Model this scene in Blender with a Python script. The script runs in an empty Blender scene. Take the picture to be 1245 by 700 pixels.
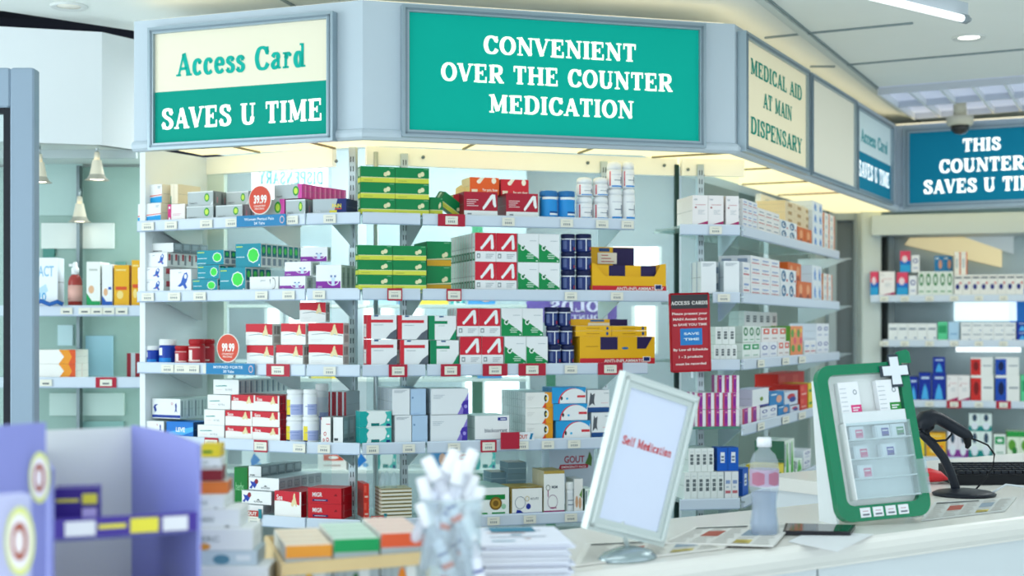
import bpy, math, random
from mathutils import Vector, Matrix
random.seed(7)
SC = bpy.context.scene
COL = SC.collection
F, CX, HY, EYE = 1729.0, 622.5, 400.0, 1.5      # 50 mm lens on 36 mm, 1245 px wide, horizon row, eye height

# ------------------------------------------------------------------ camera
cd = bpy.data.cameras.new('camera'); cam = bpy.data.objects.new('camera', cd); COL.objects.link(cam)
cam.location = (0, 0, EYE); cam.rotation_euler = (math.pi/2, 0, 0)
cd.lens = 50; cd.sensor_width = 36; cd.shift_y = 50/1245.0; cd.clip_start = .05
cd.dof.use_dof = True; cd.dof.focus_distance = 3.95; cd.dof.aperture_fstop = 2.9
SC.camera = cam
# ------------------------------------------------------------------ world, lights, exposure
w = bpy.data.worlds.new('world'); SC.world = w; w.use_nodes = True
bg = w.node_tree.nodes['Background']; bg.inputs[0].default_value = (.80, .93, 1.0, 1); bg.inputs[1].default_value = 1.35
vs = SC.view_settings
SC.display_settings.display_device = 'sRGB'
vs.view_transform = 'Standard'; vs.look = 'None'; vs.exposure = 0.17; vs.gamma = 1; vs.use_curve_mapping = False
def area(name, loc, rot, sx, sy, power, col):
    l = bpy.data.lights.new(name, 'AREA'); l.shape = 'RECTANGLE'; l.size = sx; l.size_y = sy; l.energy = power; l.color = col
    o = bpy.data.objects.new(name, l); COL.objects.link(o); o.location = loc; o.rotation_euler = rot; return o
area('ceiling_panel_light', (-.4, 1.9, 2.56), (0, 0, 0), 2.6, .6, 9, (.95, .98, 1))
area('ceiling_panel_light', (2.3, 4.2, 2.56), (0, 0, .3), 1.2, .8, 9, (.93, .98, 1))
area('shopfront_daylight', (-1.2, -2.2, 1.9), (math.radians(78), 0, -.15), 4.0, 1.8, 34, (.86, .95, 1))
area('side_window_daylight', (-3.6, 2.6, 1.7), (math.radians(90), 0, math.radians(-72)), 2.4, 1.8, 40, (.88, .97, 1))  # added fill from the left for the dark carton sides, no known window
area('back_room_light', (-.35, 5.8, 2.5), (0, 0, 0), 1.7, .8, 56, (.95, 1, 1))  # added lamp behind the glass, lights the carton sides from the rear
area('ceiling_panel_light', (2.75, 5.7, 2.56), (0, 0, 0), .8, .8, 12, (.95, 1, 1))

# ------------------------------------------------------------------ materials
def lin(h):
    h = h.lstrip('#'); r = [int(h[i:i+2], 16)/255 for i in (0, 2, 4)]
    return tuple(c/12.92 if c <= .04045 else ((c+.055)/1.055)**2.4 for c in r) + (1,)
_m = {}
def M(hexc, rough=.45, metal=0., emit=0., noise=0., kind='p', alpha=1.):
    key = (hexc, rough, metal, emit, noise, kind, alpha)
    if key in _m: return _m[key]
    m = bpy.data.materials.new(f'{kind}_{hexc}'); m.use_nodes = True; nt = m.node_tree
    b = nt.nodes['Principled BSDF']; c = lin(hexc)
    b.inputs['Base Color'].default_value = c; b.inputs['Roughness'].default_value = rough; b.inputs['Metallic'].default_value = metal
    b.inputs['Specular IOR Level'].default_value = .5 if (rough < .2 or metal) else .22
    if emit:
        b.inputs['Emission Color'].default_value = c; b.inputs['Emission Strength'].default_value = emit
    if noise:
        n = nt.nodes.new('ShaderNodeTexNoise'); n.inputs['Scale'].default_value = 9; n.inputs['Detail'].default_value = 4
        tc = nt.nodes.new('ShaderNodeTexCoord'); nt.links.new(tc.outputs['Object'], n.inputs['Vector'])
        r = nt.nodes.new('ShaderNodeMix'); r.data_type = 'RGBA'
        r.inputs[6].default_value = tuple(x*(1-noise) for x in c[:3])+(1,); r.inputs[7].default_value = tuple(min(1, x*(1+noise)) for x in c[:3])+(1,)
        nt.links.new(n.outputs['Fac'], r.inputs[0]); nt.links.new(r.outputs[2], b.inputs['Base Color'])
    if kind == 'glass':          # thin clear sheet
        out = nt.nodes['Material Output']; mx = nt.nodes.new('ShaderNodeMixShader'); tr = nt.nodes.new('ShaderNodeBsdfTransparent')
        tr.inputs[0].default_value = c; mx.inputs[0].default_value = 1-alpha
        nt.links.new(b.outputs[0], mx.inputs[1]); nt.links.new(tr.outputs[0], mx.inputs[2]); nt.links.new(mx.outputs[0], out.inputs[0])
    _m[key] = m; return m
WHITE = M('#f2f4f6', .45); GLASSM = M('#f3f9f9', .04, kind='glass', alpha=.10)
SHELFG = M('#deebeb', .12, kind='glass', alpha=.32); GEDGE = M('#3c7f6c', .15); STEEL = M('#b9c4c8', .28, .85); DSTEEL = M('#6f7c80', .3, .85)
STRIP = M('#d3deec', .3); ALU = M('#9fb0ba', .35, .5); FASC = M('#c9d6e0', .5, noise=.02); CLEAR = M('#f4fafc', .05, kind='glass', alpha=.16)

# ------------------------------------------------------------------ text shapes
_bf = {}
def bfont(s, bold=0.):
    k = (s, bold)
    if k not in _bf:
        c = bpy.data.curves.new('t', 'FONT'); c.body = s; c.offset = bold; c.resolution_u = 3; c.size = 1.37
        o = bpy.data.objects.new('t', c); COL.objects.link(o)
        dg = bpy.context.evaluated_depsgraph_get(); me = bpy.data.meshes.new_from_object(o.evaluated_get(dg))
        vv = [(v.co.x, v.co.y) for v in me.vertices]; ff = [list(p.vertices) for p in me.polygons]
        bpy.data.objects.remove(o); bpy.data.curves.remove(c); bpy.data.meshes.remove(me)
        if vv:
            x0 = min(v[0] for v in vv); x1 = max(v[0] for v in vv)
            vv = [(v[0]-x0, v[1]) for v in vv]
        else: x0, x1 = 0, 1
        _bf[k] = (vv, ff, x1-x0)
    return _bf[k]
T_, t_ = .235, .125
def _l(x0, y0, x1, y1, w): return ('l', [(x0, y0), (x1, y1)], w)
def _c(*p): return ('c', list(p), 0)
def _o(cx, cy, rx, ry): return ('o', (cx, cy, rx, ry), 0)
def _s(x, y, w): return ('s', (x, y, w), 0)
_st = lambda x, y1=1, b=.38: [_l(x, 0, x, y1, T_), _s(x, 0, b)]
_ps = lambda: _st(.2)+[_s(.18, 1, .3), _c((.2, .95), (.45, .955), (.63, .9), (.69, .73), (.63, .55), (.45, .49), (.2, .49))]
GL = {
 'A': (.86, [_l(.14, .03, .42, .97, .11), _l(.42, .97, .72, .03, T_), _l(.24, .32, .62, .32, t_), _s(.13, 0, .28), _s(.73, 0, .34)]),
 'C': (.84, [_c((.74, .70), (.64, .88), (.45, .95), (.25, .85), (.15, .5), (.25, .15), (.45, .05), (.64, .1), (.76, .28)), _l(.74, .64, .74, .98, t_)]),
 'D': (.9, _st(.2)+[_s(.2, 1, .38), _c((.2, .95), (.48, .95), (.69, .8), (.76, .5), (.69, .2), (.48, .05), (.2, .05))]),
 'E': (.8, _st(.2)+[_s(.2, 1, .38), _l(.2, .95, .7, .95, t_), _l(.2, .05, .72, .05, t_), _l(.2, .52, .5, .52, t_), _l(.67, .7, .67, 1, .08), _l(.7, 0, .7, .32, .08), _l(.5, .38, .5, .66, .07)]),
 'H': (.96, _st(.2)+_st(.76)+[_s(.2, 1, .38), _s(.76, 1, .38), _l(.2, .52, .76, .52, t_)]),
 'I': (.4, _st(.2)+[_s(.2, 1, .38)]),
 'L': (.74, _st(.2)+[_s(.2, 1, .38), _l(.2, .05, .66, .05, t_), _l(.66, 0, .66, .34, .08)]),
 'M': (1.08, [_l(.18, 0, .18, 1, .1), _l(.18, 1, .5, .1, T_), _l(.5, .1, .84, 1, .1), _l(.86, 0, .86, 1, T_), _s(.16, 0, .28), _s(.88, 0, .34), _s(.14, 1, .26), _s(.9, 1, .3)]),
 'N': (.92, [_l(.17, 0, .17, 1, .1), _l(.17, .98, .75, .04, T_), _l(.76, 0, .76, 1, .1), _s(.17, 0, .3), _s(.14, 1, .3), _s(.76, 1, .3)]),
 'O': (.92, [_o(.46, .5, .33, .455)]),
 'P': (.78, _ps()), 'R': (.88, _ps()+[_l(.42, .5, .72, .05, T_), _s(.76, 0, .24)]),
 'S': (.74, [_c((.61, .72), (.54, .89), (.37, .95), (.2, .88), (.17, .71), (.31, .57), (.5, .46), (.61, .28), (.54, .11), (.35, .05), (.18, .13), (.12, .3)), _l(.61, .66, .61, .98, .08), _l(.12, .02, .12, .36, .08)]),
 'T': (.8, [_l(.4, 0, .4, 1, T_), _s(.4, 0, .38), _l(.06, .95, .74, .95, t_), _l(.08, .68, .08, 1, .08), _l(.72, .68, .72, 1, .08)]),
 'U': (.9, [_l(.2, 1, .2, .33, T_), _c((.2, .36), (.26, .13), (.45, .05), (.64, .13), (.7, .36)), _l(.7, .33, .7, 1, .1), _s(.2, 1, .38), _s(.7, 1, .3)]),
 'V': (.84, [_l(.13, .97, .42, .03, T_), _l(.42, .03, .71, .97, .1), _s(.12, 1, .34), _s(.72, 1, .28)]),
 'Y': (.82, [_l(.13, .97, .42, .45, T_), _l(.42, .45, .7, .97, .1), _l(.42, 0, .42, .48, T_), _s(.42, 0, .38), _s(.12, 1, .34), _s(.7, 1, .28)]),
 'a': (.62, [_l(.44, .06, .44, .46, .16), _c((.14, .5), (.22, .62), (.34, .65), (.42, .58), (.44, .44)), _c((.44, .38), (.26, .34), (.14, .19), (.24, .05), (.44, .12)), _l(.44, .04, .58, .05, .08)]),
 'c': (.58, [_c((.48, .5), (.4, .62), (.3, .65), (.18, .55), (.13, .34), (.18, .13), (.32, .04), (.5, .14)), ('o', (.45, .53, .03, .03), 0)]),
 'd': (.7, [_o(.28, .34, .16, .29), _l(.5, 0, .5, .98, .15), _s(.45, 1, .2), _s(.56, 0, .2)]),
 'e': (.6, [_c((.14, .38), (.34, .38), (.49, .4), (.45, .57), (.31, .65), (.17, .56), (.12, .34), (.18, .13), (.33, .04), (.52, .16))]),
 'f': (.46, [_l(.22, 0, .22, .8, .15), _c((.22, .78), (.28, .94), (.44, .95)), _l(.08, .63, .42, .63, .08), _s(.22, 0, .34)]),
 'i': (.38, [_l(.2, 0, .2, .66, .15), ('o', (.19, .87, .05, .05), 0), _s(.2, 0, .34), _s(.14, .68, .2)]),
 'l': (.38, [_l(.2, 0, .2, 1, .15), _s(.2, 0, .34), _s(.14, 1, .2)]),
 'n': (.74, [_l(.18, 0, .18, .66, .15), _c((.18, .5), (.32, .64), (.46, .62), (.54, .44)), _l(.54, .46, .54, 0, .15), _s(.18, 0, .32), _s(.54, 0, .32), _s(.12, .68, .2)]),
 'o': (.64, [_o(.32, .34, .19, .3)]),
 'r': (.54, [_l(.18, 0, .18, .66, .15), _c((.18, .42), (.28, .6), (.42, .62)), ('o', (.42, .56, .035, .035), 0), _s(.18, 0, .34), _s(.12, .68, .2)]),
 's': (.52, [_c((.42, .5), (.36, .61), (.26, .65), (.16, .58), (.16, .46), (.28, .37), (.4, .28), (.41, .14), (.3, .04), (.17, .07), (.11, .18)), _l(.42, .46, .42, .66, .06), _l(.11, .03, .11, .23, .06)]),
 't': (.46, [_l(.2, .12, .2, .86, .15), _l(.06, .63, .42, .63, .08), _c((.2, .16), (.27, .05), (.42, .1))]),
 ' ': (.42, []),
}
def catmull(p, n=6):
    q = [p[0]]+p+[p[-1]]; out = []
    for i in range(1, len(q)-2):
        a, b, c, d = q[i-1], q[i], q[i+1], q[i+2]
        for k in range(n):
            t = k/n
            out.append(tuple(.5*(2*b[j]+(c[j]-a[j])*t+(2*a[j]-5*b[j]+4*c[j]-d[j])*t*t+(3*b[j]-a[j]-3*c[j]+d[j])*t**3) for j in (0, 1)))
    out.append(p[-1]); return out
def serif_text(s, space=.05):
    V, Fc = [], []; x = 0
    for ch in s:
        adv, st = GL[ch]
        for kind, d, wd in st:
            if kind == 's':
                cx, y, wv = d; h = .085
                ys = (y, y+h) if y < .3 else (y-h, y)
                b = len(V); V += [(x+cx-wv/2, ys[0]), (x+cx+wv/2, ys[0]), (x+cx+wv/2, ys[1]), (x+cx-wv/2, ys[1])]; Fc.append([b, b+1, b+2, b+3]); continue
            if kind == 'o':
                cx, cy, rx, ry = d; pts = [(cx+rx*math.cos(a*math.pi/12), cy+ry*math.sin(a*math.pi/12)) for a in range(25)]
            elif kind == 'c': pts = catmull(d)
            else: pts = d
            n = len(pts); L, R = [], []
            for i, p in enumerate(pts):
                a = pts[max(i-1, 0)]; c = pts[min(i+1, n-1)]
                if kind == 'o': a = pts[(i-1) % (n-1)]; c = pts[(i+1) % (n-1)]
                tx, ty = c[0]-a[0], c[1]-a[1]; L_ = math.hypot(tx, ty) or 1; tx /= L_; ty /= L_
                ww = wd or (t_+(T_-t_)*abs(ty)**1.3)
                if kind == 'o' and d[2] < .08: ww = .09
                L.append((x+p[0]-ty*ww/2, p[1]+tx*ww/2)); R.append((x+p[0]+ty*ww/2, p[1]-tx*ww/2))
            b = len(V); V += L+R
            for i in range(n-1): Fc.append([b+n+i, b+n+i+1, b+i+1, b+i])
        x += adv+space
    return V, Fc, x-space

# ------------------------------------------------------------------ mesh builder
class MB:
    def __init__(s): s.v = []; s.f = []; s.m = []; s.mats = []; s.sm = []
    def mi(s, m):
        if m not in s.mats: s.mats.append(m)
        return s.mats.index(m)
    def add(s, vs_, fs, m, smooth=False):
        b = len(s.v); s.v += [tuple(v) for v in vs_]; i = s.mi(m)
        for f in fs: s.f.append([b+k for k in f]); s.m.append(i); s.sm.append(smooth)
    def box(s, x0, y0, z0, x1, y1, z1, m, side=None, top=None, back=None):
        side = side or m; top = top or side; back = back or m
        V = [(x0, y0, z0), (x1, y0, z0), (x1, y1, z0), (x0, y1, z0), (x0, y0, z1), (x1, y0, z1), (x1, y1, z1), (x0, y1, z1)]
        for f, mm in (([0, 1, 5, 4], m), ([2, 3, 7, 6], back), ([1, 2, 6, 5], side), ([3, 0, 4, 7], side), ([4, 5, 6, 7], top), ([3, 2, 1, 0], top)):
            s.add([V[k] for k in f], [[0, 1, 2, 3]], mm)
    def bbox(s, x0, y0, z0, x1, y1, z1, m, b=.004):      # bevelled box
        P = []
        for z, i in ((z0, b), (z0+b, 0), (z1-b, 0), (z1, b)):
            P.append([(x0+b+i, y0+i, z), (x1-b-i, y0+i, z), (x1-i, y0+b+i, z), (x1-i, y1-b-i, z), (x1-b-i, y1-i, z), (x0+b+i, y1-i, z), (x0+i, y1-b-i, z), (x0+i, y0+b+i, z)])
        V = sum(P, []); Fs = [list(range(7, -1, -1)), list(range(24, 32))]
        for r in range(3):
            for k in range(8): Fs.append([r*8+k, r*8+(k+1) % 8, r*8+8+(k+1) % 8, r*8+8+k])
        s.add(V, Fs, m)
    def hexa(s, P, m):           # 8 corners, bottom ring then top ring
        s.add(P, [[3, 2, 1, 0], [4, 5, 6, 7], [0, 1, 5, 4], [1, 2, 6, 5], [2, 3, 7, 6], [3, 0, 4, 7]], m)
    def prism(s, pts, ax, a, b, m):     # polygon extruded along an axis: ax 'y': pts are x,z ; 'z': x,y ; 'x': y,z
        def P(p, q): return {'y': (p[0], q, p[1]), 'z': (p[0], p[1], q), 'x': (q, p[0], p[1])}[ax]
        n = len(pts); V = [P(p, a) for p in pts]+[P(p, b) for p in pts]
        s.add(V, [list(range(n)), list(range(2*n-1, n-1, -1))]+[[i, (i+1) % n, n+(i+1) % n, n+i] for i in range(n)], m)
    def lathe(s, prof, m, seg=20, c=(0, 0, 0), smooth=True, caps=True):
        V = []; n = len(prof)
        for k in range(seg):
            a = 2*math.pi*k/seg
            for r, z in prof: V.append((c[0]+r*math.cos(a), c[1]+r*math.sin(a), c[2]+z))
        Fs = []
        for k in range(seg):
            k2 = (k+1) % seg
            for i in range(n-1): Fs.append([k*n+i, k2*n+i, k2*n+i+1, k*n+i+1])
        if caps and prof[0][0] > 1e-5: Fs.append([k*n for k in range(seg)][::-1])
        if caps and prof[-1][0] > 1e-5: Fs.append([k*n+n-1 for k in range(seg)])
        s.add(V, Fs, m, smooth)
    def tube(s, path, r, m, seg=8, taper=None):
        path = [Vector(p) for p in path]; n = len(path); V = []
        up = Vector((0, 0, 1))
        for i, p in enumerate(path):
            t = (path[min(i+1, n-1)]-path[max(i-1, 0)]).normalized()
            a = t.cross(up)
            if a.length < .05: a = t.cross(Vector((1, 0, 0)))
            a.normalize(); b = t.cross(a); rr = r if taper is None else taper[i]
            for k in range(seg):
                q = 2*math.pi*k/seg; V.append(p+a*rr*math.cos(q)+b*rr*math.sin(q))
        Fs = [[i*seg+k, i*seg+(k+1) % seg, (i+1)*seg+(k+1) % seg, (i+1)*seg+k] for i in range(n-1) for k in range(seg)]
        Fs += [list(range(seg))[::-1], [(n-1)*seg+k for k in range(seg)]]
        s.add(V, Fs, m, True)
    def flat(s, shape, fn, m):   # 2-D polygon(s) mapped by fn(x,y)->xyz
        V, Fs = shape; s.add([fn(*p) for p in V], Fs, m)
    def build(s, name, parent=None, label=None, cat=None, group=None, kind=None, mat=None):
        me = bpy.data.meshes.new(name); me.from_pydata(s.v, [], s.f)
        for m in s.mats: me.materials.append(m)
        me.polygons.foreach_set('material_index', s.m); me.polygons.foreach_set('use_smooth', s.sm); me.update()
        o = bpy.data.objects.new(name, me); COL.objects.link(o)
        if mat is not None: o.matrix_world = mat
        if parent: o.parent = parent
        tag(o, label, cat, group, kind); return o
def tag(o, label=None, cat=None, group=None, kind=None):
    for k, v in (('label', label), ('category', cat), ('group', group), ('kind', kind)):
        if v: o[k] = v
def empty(name, loc=(0, 0, 0), rz=0, label=None, cat=None, group=None, mat=None):
    o = bpy.data.objects.new(name, None); COL.objects.link(o); o.location = loc; o.rotation_euler = (0, 0, rz); o.empty_display_size = .05
    if mat is not None: o.matrix_world = mat
    tag(o, label, cat, group); return o
def at(px, py, Y): return Vector(((px-CX)/F*Y, Y, EYE-(py-HY)/F*Y))
def rect(x0, y0, x1, y1): return ([(x0, y0), (x1, y0), (x1, y1), (x0, y1)], [[0, 1, 2, 3]])
def poly(*p): return (list(p), [list(range(len(p)))])
def ell(cx, cy, rx, ry, n=20): return ([(cx+rx*math.cos(2*math.pi*k/n), cy+ry*math.sin(2*math.pi*k/n)) for k in range(n)], [list(range(n))])
def ring(cx, cy, rx, ry, f=.75, n=20):
    V = ell(cx, cy, rx, ry, n)[0]+ell(cx, cy, rx*f, ry*f, n)[0]
    return (V, [[k, (k+1) % n, n+(k+1) % n, n+k] for k in range(n)])
def txt(s, x, y, h, asp=1., bold=0., maxw=None, fit=None):   # lettering in face units; asp = face height / face width
    V, Fs, W = bfont(s, bold); sx = h*asp
    if fit: sx = fit/W
    elif maxw and W*sx > maxw: sx = maxw/W
    return ([(x+a*sx, y+b*h) for a, b in V], Fs)

# ------------------------------------------------------------------ wall-like vertical runs seen in the photo
class Seg:
    def __init__(s, pa, Ya, pb, Yb):
        s.pa = pa; s.pb = pb; s.P = Vector(((pa-CX)/F*Ya, Ya)); Q = Vector(((pb-CX)/F*Yb, Yb)); d = Q-s.P; s.L = d.length; s.t = d.normalized()
        s.n = Vector((-s.t.y, s.t.x)); s.yaw = math.atan2(s.t.y, s.t.x)
        if s.n.y < 0: s.n = -s.n
    def hit(s, px, d=0.):        # along-run position of picture column px at depth d
        u = (px-CX)/F; P = s.P+s.n*d            # P.x + a t.x = u (P.y + a t.y)
        return (u*P.y-P.x)/(s.t.x-u*s.t.y)
    def xy(s, a, d=0.): return s.P+s.t*a+s.n*d
    def z(s, px, py, d=0.): return EYE-(py-HY)/F*s.xy(s.hit(px, d), d).y
    def mat(s, a, d, z): p = s.xy(a, d); return Matrix.Translation((p.x, p.y, z)) @ Matrix.Rotation(s.yaw, 4, 'Z')
Z5 = [1.8696, 1.629, 1.3865, 1.139, .896]; ZR = [1.857, 1.626, 1.396, 1.170, .921]; ZB = [1.678, 1.444, 1.13, .836]
LA = Seg(168, 4.88, 373, 4.55); LB = Seg(373, 4.55, 439, 4.5); MD = Seg(440, 4.5, 771, 4.787)
R1 = Seg(826, 4.84, 900, 4.88); R2 = Seg(900.5, 4.885, 1019, 6.53); BW = Seg(1058, 7.5, 1260, 7.264); CB = Seg(-30, 5.25, 172, 5.25)

MITRE = {}
for s0_, s1_ in ((LA, LB), (LB, MD), (R1, R2)):
    h_ = math.tan(abs(s1_.yaw-s0_.yaw)/2); MITRE[(id(s0_), 1)] = h_; MITRE[(id(s1_), 0)] = h_
# ================================================================== SETTING
def struct(mb, name): return mb.build(name, kind='structure')
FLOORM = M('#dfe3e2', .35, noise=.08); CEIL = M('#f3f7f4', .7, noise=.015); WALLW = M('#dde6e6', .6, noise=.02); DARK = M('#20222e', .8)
mb = MB(); mb.box(-6, -3, -.05, 6, 11, 0, FLOORM); struct(mb, 'floor')
# ceiling slab whose left edge stops short of the wall cabinet bulkhead
CZ = 2.6
mb = MB(); mb.prism([(-6, -3), (5.5, -3), (5.5, 9.0), (.9, 9.0), (-1.40, 5.24), (-1.76, 4.92), (-6, 4.3)], 'z', CZ, CZ+.05, CEIL)
struct(mb, 'ceiling')
mb = MB(); mb.box(-6, 3.9, 2.9, .5, 9.2, 2.95, DARK); struct(mb, 'ceiling')  # dark sheets behind the gap: the void's shade put into their colour
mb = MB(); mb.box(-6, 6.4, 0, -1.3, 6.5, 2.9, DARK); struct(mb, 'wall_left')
mb = MB(); mb.box(-6, 8.6, 0, 5.6, 8.7, 2.9, M('#c9dfd9', .6, noise=.02)); struct(mb, 'wall_back')
mb = MB(); mb.box(3.6, 3.0, 0, 3.7, 8.6, CZ, WALLW); struct(mb, 'wall_right')
# ceiling joints and trims (thin strips fixed under the slab)
JT = M('#8b9a9e', .6)
def cline(p, q, wd=.012, m=JT, name='trim_1', dz=.006):
    def c(px, py): Y = (CZ-EYE)*F/(HY-py); return Vector(((px-CX)/F*Y, Y))
    a, b = c(*p), c(*q); d = (b-a).normalized(); n = Vector((-d.y, d.x))*wd/2; z1 = CZ-.0005
    P = [a-n, b-n, b+n, a+n]; m_ = MB(); m_.hexa([(v.x, v.y, z1-dz) for v in P]+[(v.x, v.y, z1) for v in P], m); struct(m_, name)
cline((336, -6), (364, 10), .012)
cline((978, 40), (1110, 27)); cline((1030, 78), (1245, 59)); cline((1062, 108), (1245, 92), .008)
cline((910, -14), (1118, 152), .03, M('#d4dcda', .6), 'trim_2', .01); cline((920, -14), (1124, 152), .006)
cline((930, 45), (978, 40)); cline((985, 80), (1015, 80))

# fascia (light boxes above the shelves)
FP = [(163, 4.740), (441, 4.43), (893, 4.782), (1090, 7.157), (1300, 6.80)]
FS = [Seg(FP[i][0], FP[i][1], FP[i+1][0], FP[i+1][1]) for i in range(4)]
FT, FB = 2.525, 2.125
fp = [Vector(((p-CX)/F*Y, Y)) for p, Y in FP]
def offs(d):                     # polyline shifted inward by d
    out = []
    for i, p in enumerate(fp):
        ns = [FS[k].n for k in (i-1, i) if 0 <= k < 4]; n = sum(ns, Vector((0, 0))).normalized(); out.append(p+n*(d/max(.35, n.dot(ns[0]))))
    return out
def strip_wall(mb, prof, m):     # prof = list of (inset, z), closed section swept along the fascia
    rings = [[(q.x, q.y, z) for q in offs(d)] for d, z in prof]; n = len(prof)
    for i in range(4):
        for k in range(n):
            k2 = (k+1) % n; mb.add([rings[k][i], rings[k][i+1], rings[k2][i+1], rings[k2][i]], [[0, 1, 2, 3]], m)
    for i in (0, 4): mb.add([rings[k][i] for k in range(n)], [list(range(n))], m)
mb = MB(); strip_wall(mb, [(0, FT), (0, FB), (-.010, FB-.004), (-.016, FB-.014), (-.014, FB-.026), (-.004, FB-.034), (.022, FB-.034), (.022, FB), (.03, FT)], FASC)
struct(mb, 'wall_fascia')
WARM = M('#fff3c4', .6, emit=.9)
mb = MB(); strip_wall(mb, [(.045, FT+.012), (.045, FT), (.10, FT), (.10, FT+.012)], M('#fff1cc', .6, emit=.8))
mb.build('cove_light_strip', label='warm light strip glowing along the top of the sign fascia', cat='strip light')
mb = MB(); strip_wall(mb, [(.03, FB+.012), (.03, FB), (.40, FB+.0), (.40, FB+.012)], M('#fbeebc', .6, emit=.8))
mb.build('soffit_light_panel', label='warm translucent light panel under the fascia above the shelves', cat='light panel')
mb = MB(); strip_wall(mb, [(.03, 2.50), (.03, FB+.014), (.55, FB+.014), (.55, 2.50)], WALLW); struct(mb, 'wall_bulkhead')
for sg_, a_ in ((FS[0], .25), (FS[0], .55), (FS[1], .42), (FS[1], .84), (FS[2], .22), (FS[2], .75), (FS[2], 1.3), (FS[2], 1.85)):
    mb = MB(); mb.box(-.004, .032, 0, .004, .38, .006, M('#8a8468', .6)); mb.build('trim_30', mat=sg_.mat(a_, 0, FB-.0065), kind='structure')

# ---- lit signs
SG = None
def sign(seg, pa, pb, ytl, ybl, label, name='illuminated_sign', panels=None, letters=(), fr=.022, group=None):
    a0, a1 = seg.hit(pa, -.03), seg.hit(pb, -.03); z1 = seg.z(pa, ytl, -.03); z0 = seg.z(pa, ybl, -.03); W, H = a1-a0, z1-z0
    e = empty(name, label=label, cat='sign', group=group, mat=seg.mat(a0, -.002, z0))
    f = MB()
    for x0, y0, x1, y1 in ((0, 0, W, fr), (0, H-fr, W, H), (0, fr, fr, H-fr), (W-fr, fr, W, H-fr)):
        f.box(x0, -.032, y0, x1, 0, y1, ALU)
    g = fr*.45
    for x0, y0, x1, y1 in ((g, g, W-g, g*1.6), (g, H-g*1.6, W-g, H-g), (g, g, g*1.6, H-g), (W-g*1.6, g, W-g, H-g)):
        f.box(x0, -.035, y0, x1, -.032, y1, M('#7d8e99', .4, .4))
    f.build('frame', e)
    p = MB()
    for x0, y0, x1, y1, col, em in panels:
        p.box(fr+(W-2*fr)*x0, -.020, fr+(H-2*fr)*y0, fr+(W-2*fr)*x1, -.004, fr+(H-2*fr)*y1, M(col, .85, emit=em))
    p.build('light_panel', e)
    l = MB()
    for s, x0, x1, y, h, col, em in letters:
        V, Fs, TW = serif_text(s); m = M(col, .8, emit=em); iw, ih = W-2*fr, H-2*fr
        sx = (x1-x0)*iw/TW
        l.add([(fr+x0*iw+vx*sx, -.0215, fr+y*ih+vy*h*ih) for vx, vy in V], Fs, m)
    l.build('lettering', e); return e
CREAM, TEAL = '#fbf6e2', '#0fa596'
sign(FS[0], 180, 405, 34, 183, 'cream and teal lit sign reading Access Card SAVES U TIME left of the main sign',
     panels=[(0, .47, 1, 1, '#f3ecd4', .06), (0, 0, 1, .47, '#089483', .14)],
     letters=[('Access Card', .13, .88, .60, .21, '#12a596', .25), ('SAVES U TIME', .04, .97, .125, .19, '#fbfbf6', .5)])
sign(FS[1], 489, 858, 5, 166, 'large teal lit sign reading CONVENIENT OVER THE COUNTER MEDICATION',
     panels=[(0, 0, 1, 1, '#02a08f', .28)],
     letters=[('CONVENIENT', .245, .775, .685, .155, '#fffff0', .55), ('OVER THE COUNTER', .105, .905, .435, .155, '#fffff0', .55), ('MEDICATION', .265, .765, .18, .155, '#fffff0', .55)])
sign(FS[2], 906, 984, 37, 184, 'cream lit sign reading MEDICAL AID AT MAIN DISPENSARY in green letters',
     panels=[(0, 0, 1, 1, '#f1e6c6', .16)],
     letters=[('MEDICAL AID', .08, .92, .70, .15, '#2a9683', .05), ('AT MAIN', .27, .74, .435, .15, '#2a9683', .05), ('DISPENSARY', .08, .92, .14, .16, '#2a9683', .05)])
sign(FS[2], 986.5, 1041.5, 88, 213, 'blank cream lit panel between the MEDICAL AID sign and the corner sign', panels=[(0, 0, 1, 1, '#e2dfcf', .14)], fr=.018)
sign(FS[2], 1042, 1085.5, 126, 233, 'narrow white and teal lit sign reading Access Card SAVES U TIME beside the corner',
     panels=[(0, .49, 1, 1, '#cfe0e2', .12), (0, 0, 1, .49, '#0c7a98', .15)], fr=.018,
     letters=[('Access Card', .12, .9, .62, .17, '#3f9fa6', .1), ('SAVES U TIME', .06, .95, .17, .2, '#f4fbfb', .7)])
sign(FS[3], 1098, 1290, 155, 255, 'blue teal lit sign reading THIS COUNTER SAVES U TIME on the far wall',
     panels=[(0, 0, 1, 1, '#0b7694', .22)], fr=.03,
     letters=[('THIS', .375, .64, .70, .175, '#f6fbf4', .95), ('COUNTER', .21, .80, .415, .185, '#f6fbf4', .95), ('SAVES U TIME', .10, .94, .13, .19, '#f6fbf4', .95)])

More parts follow.
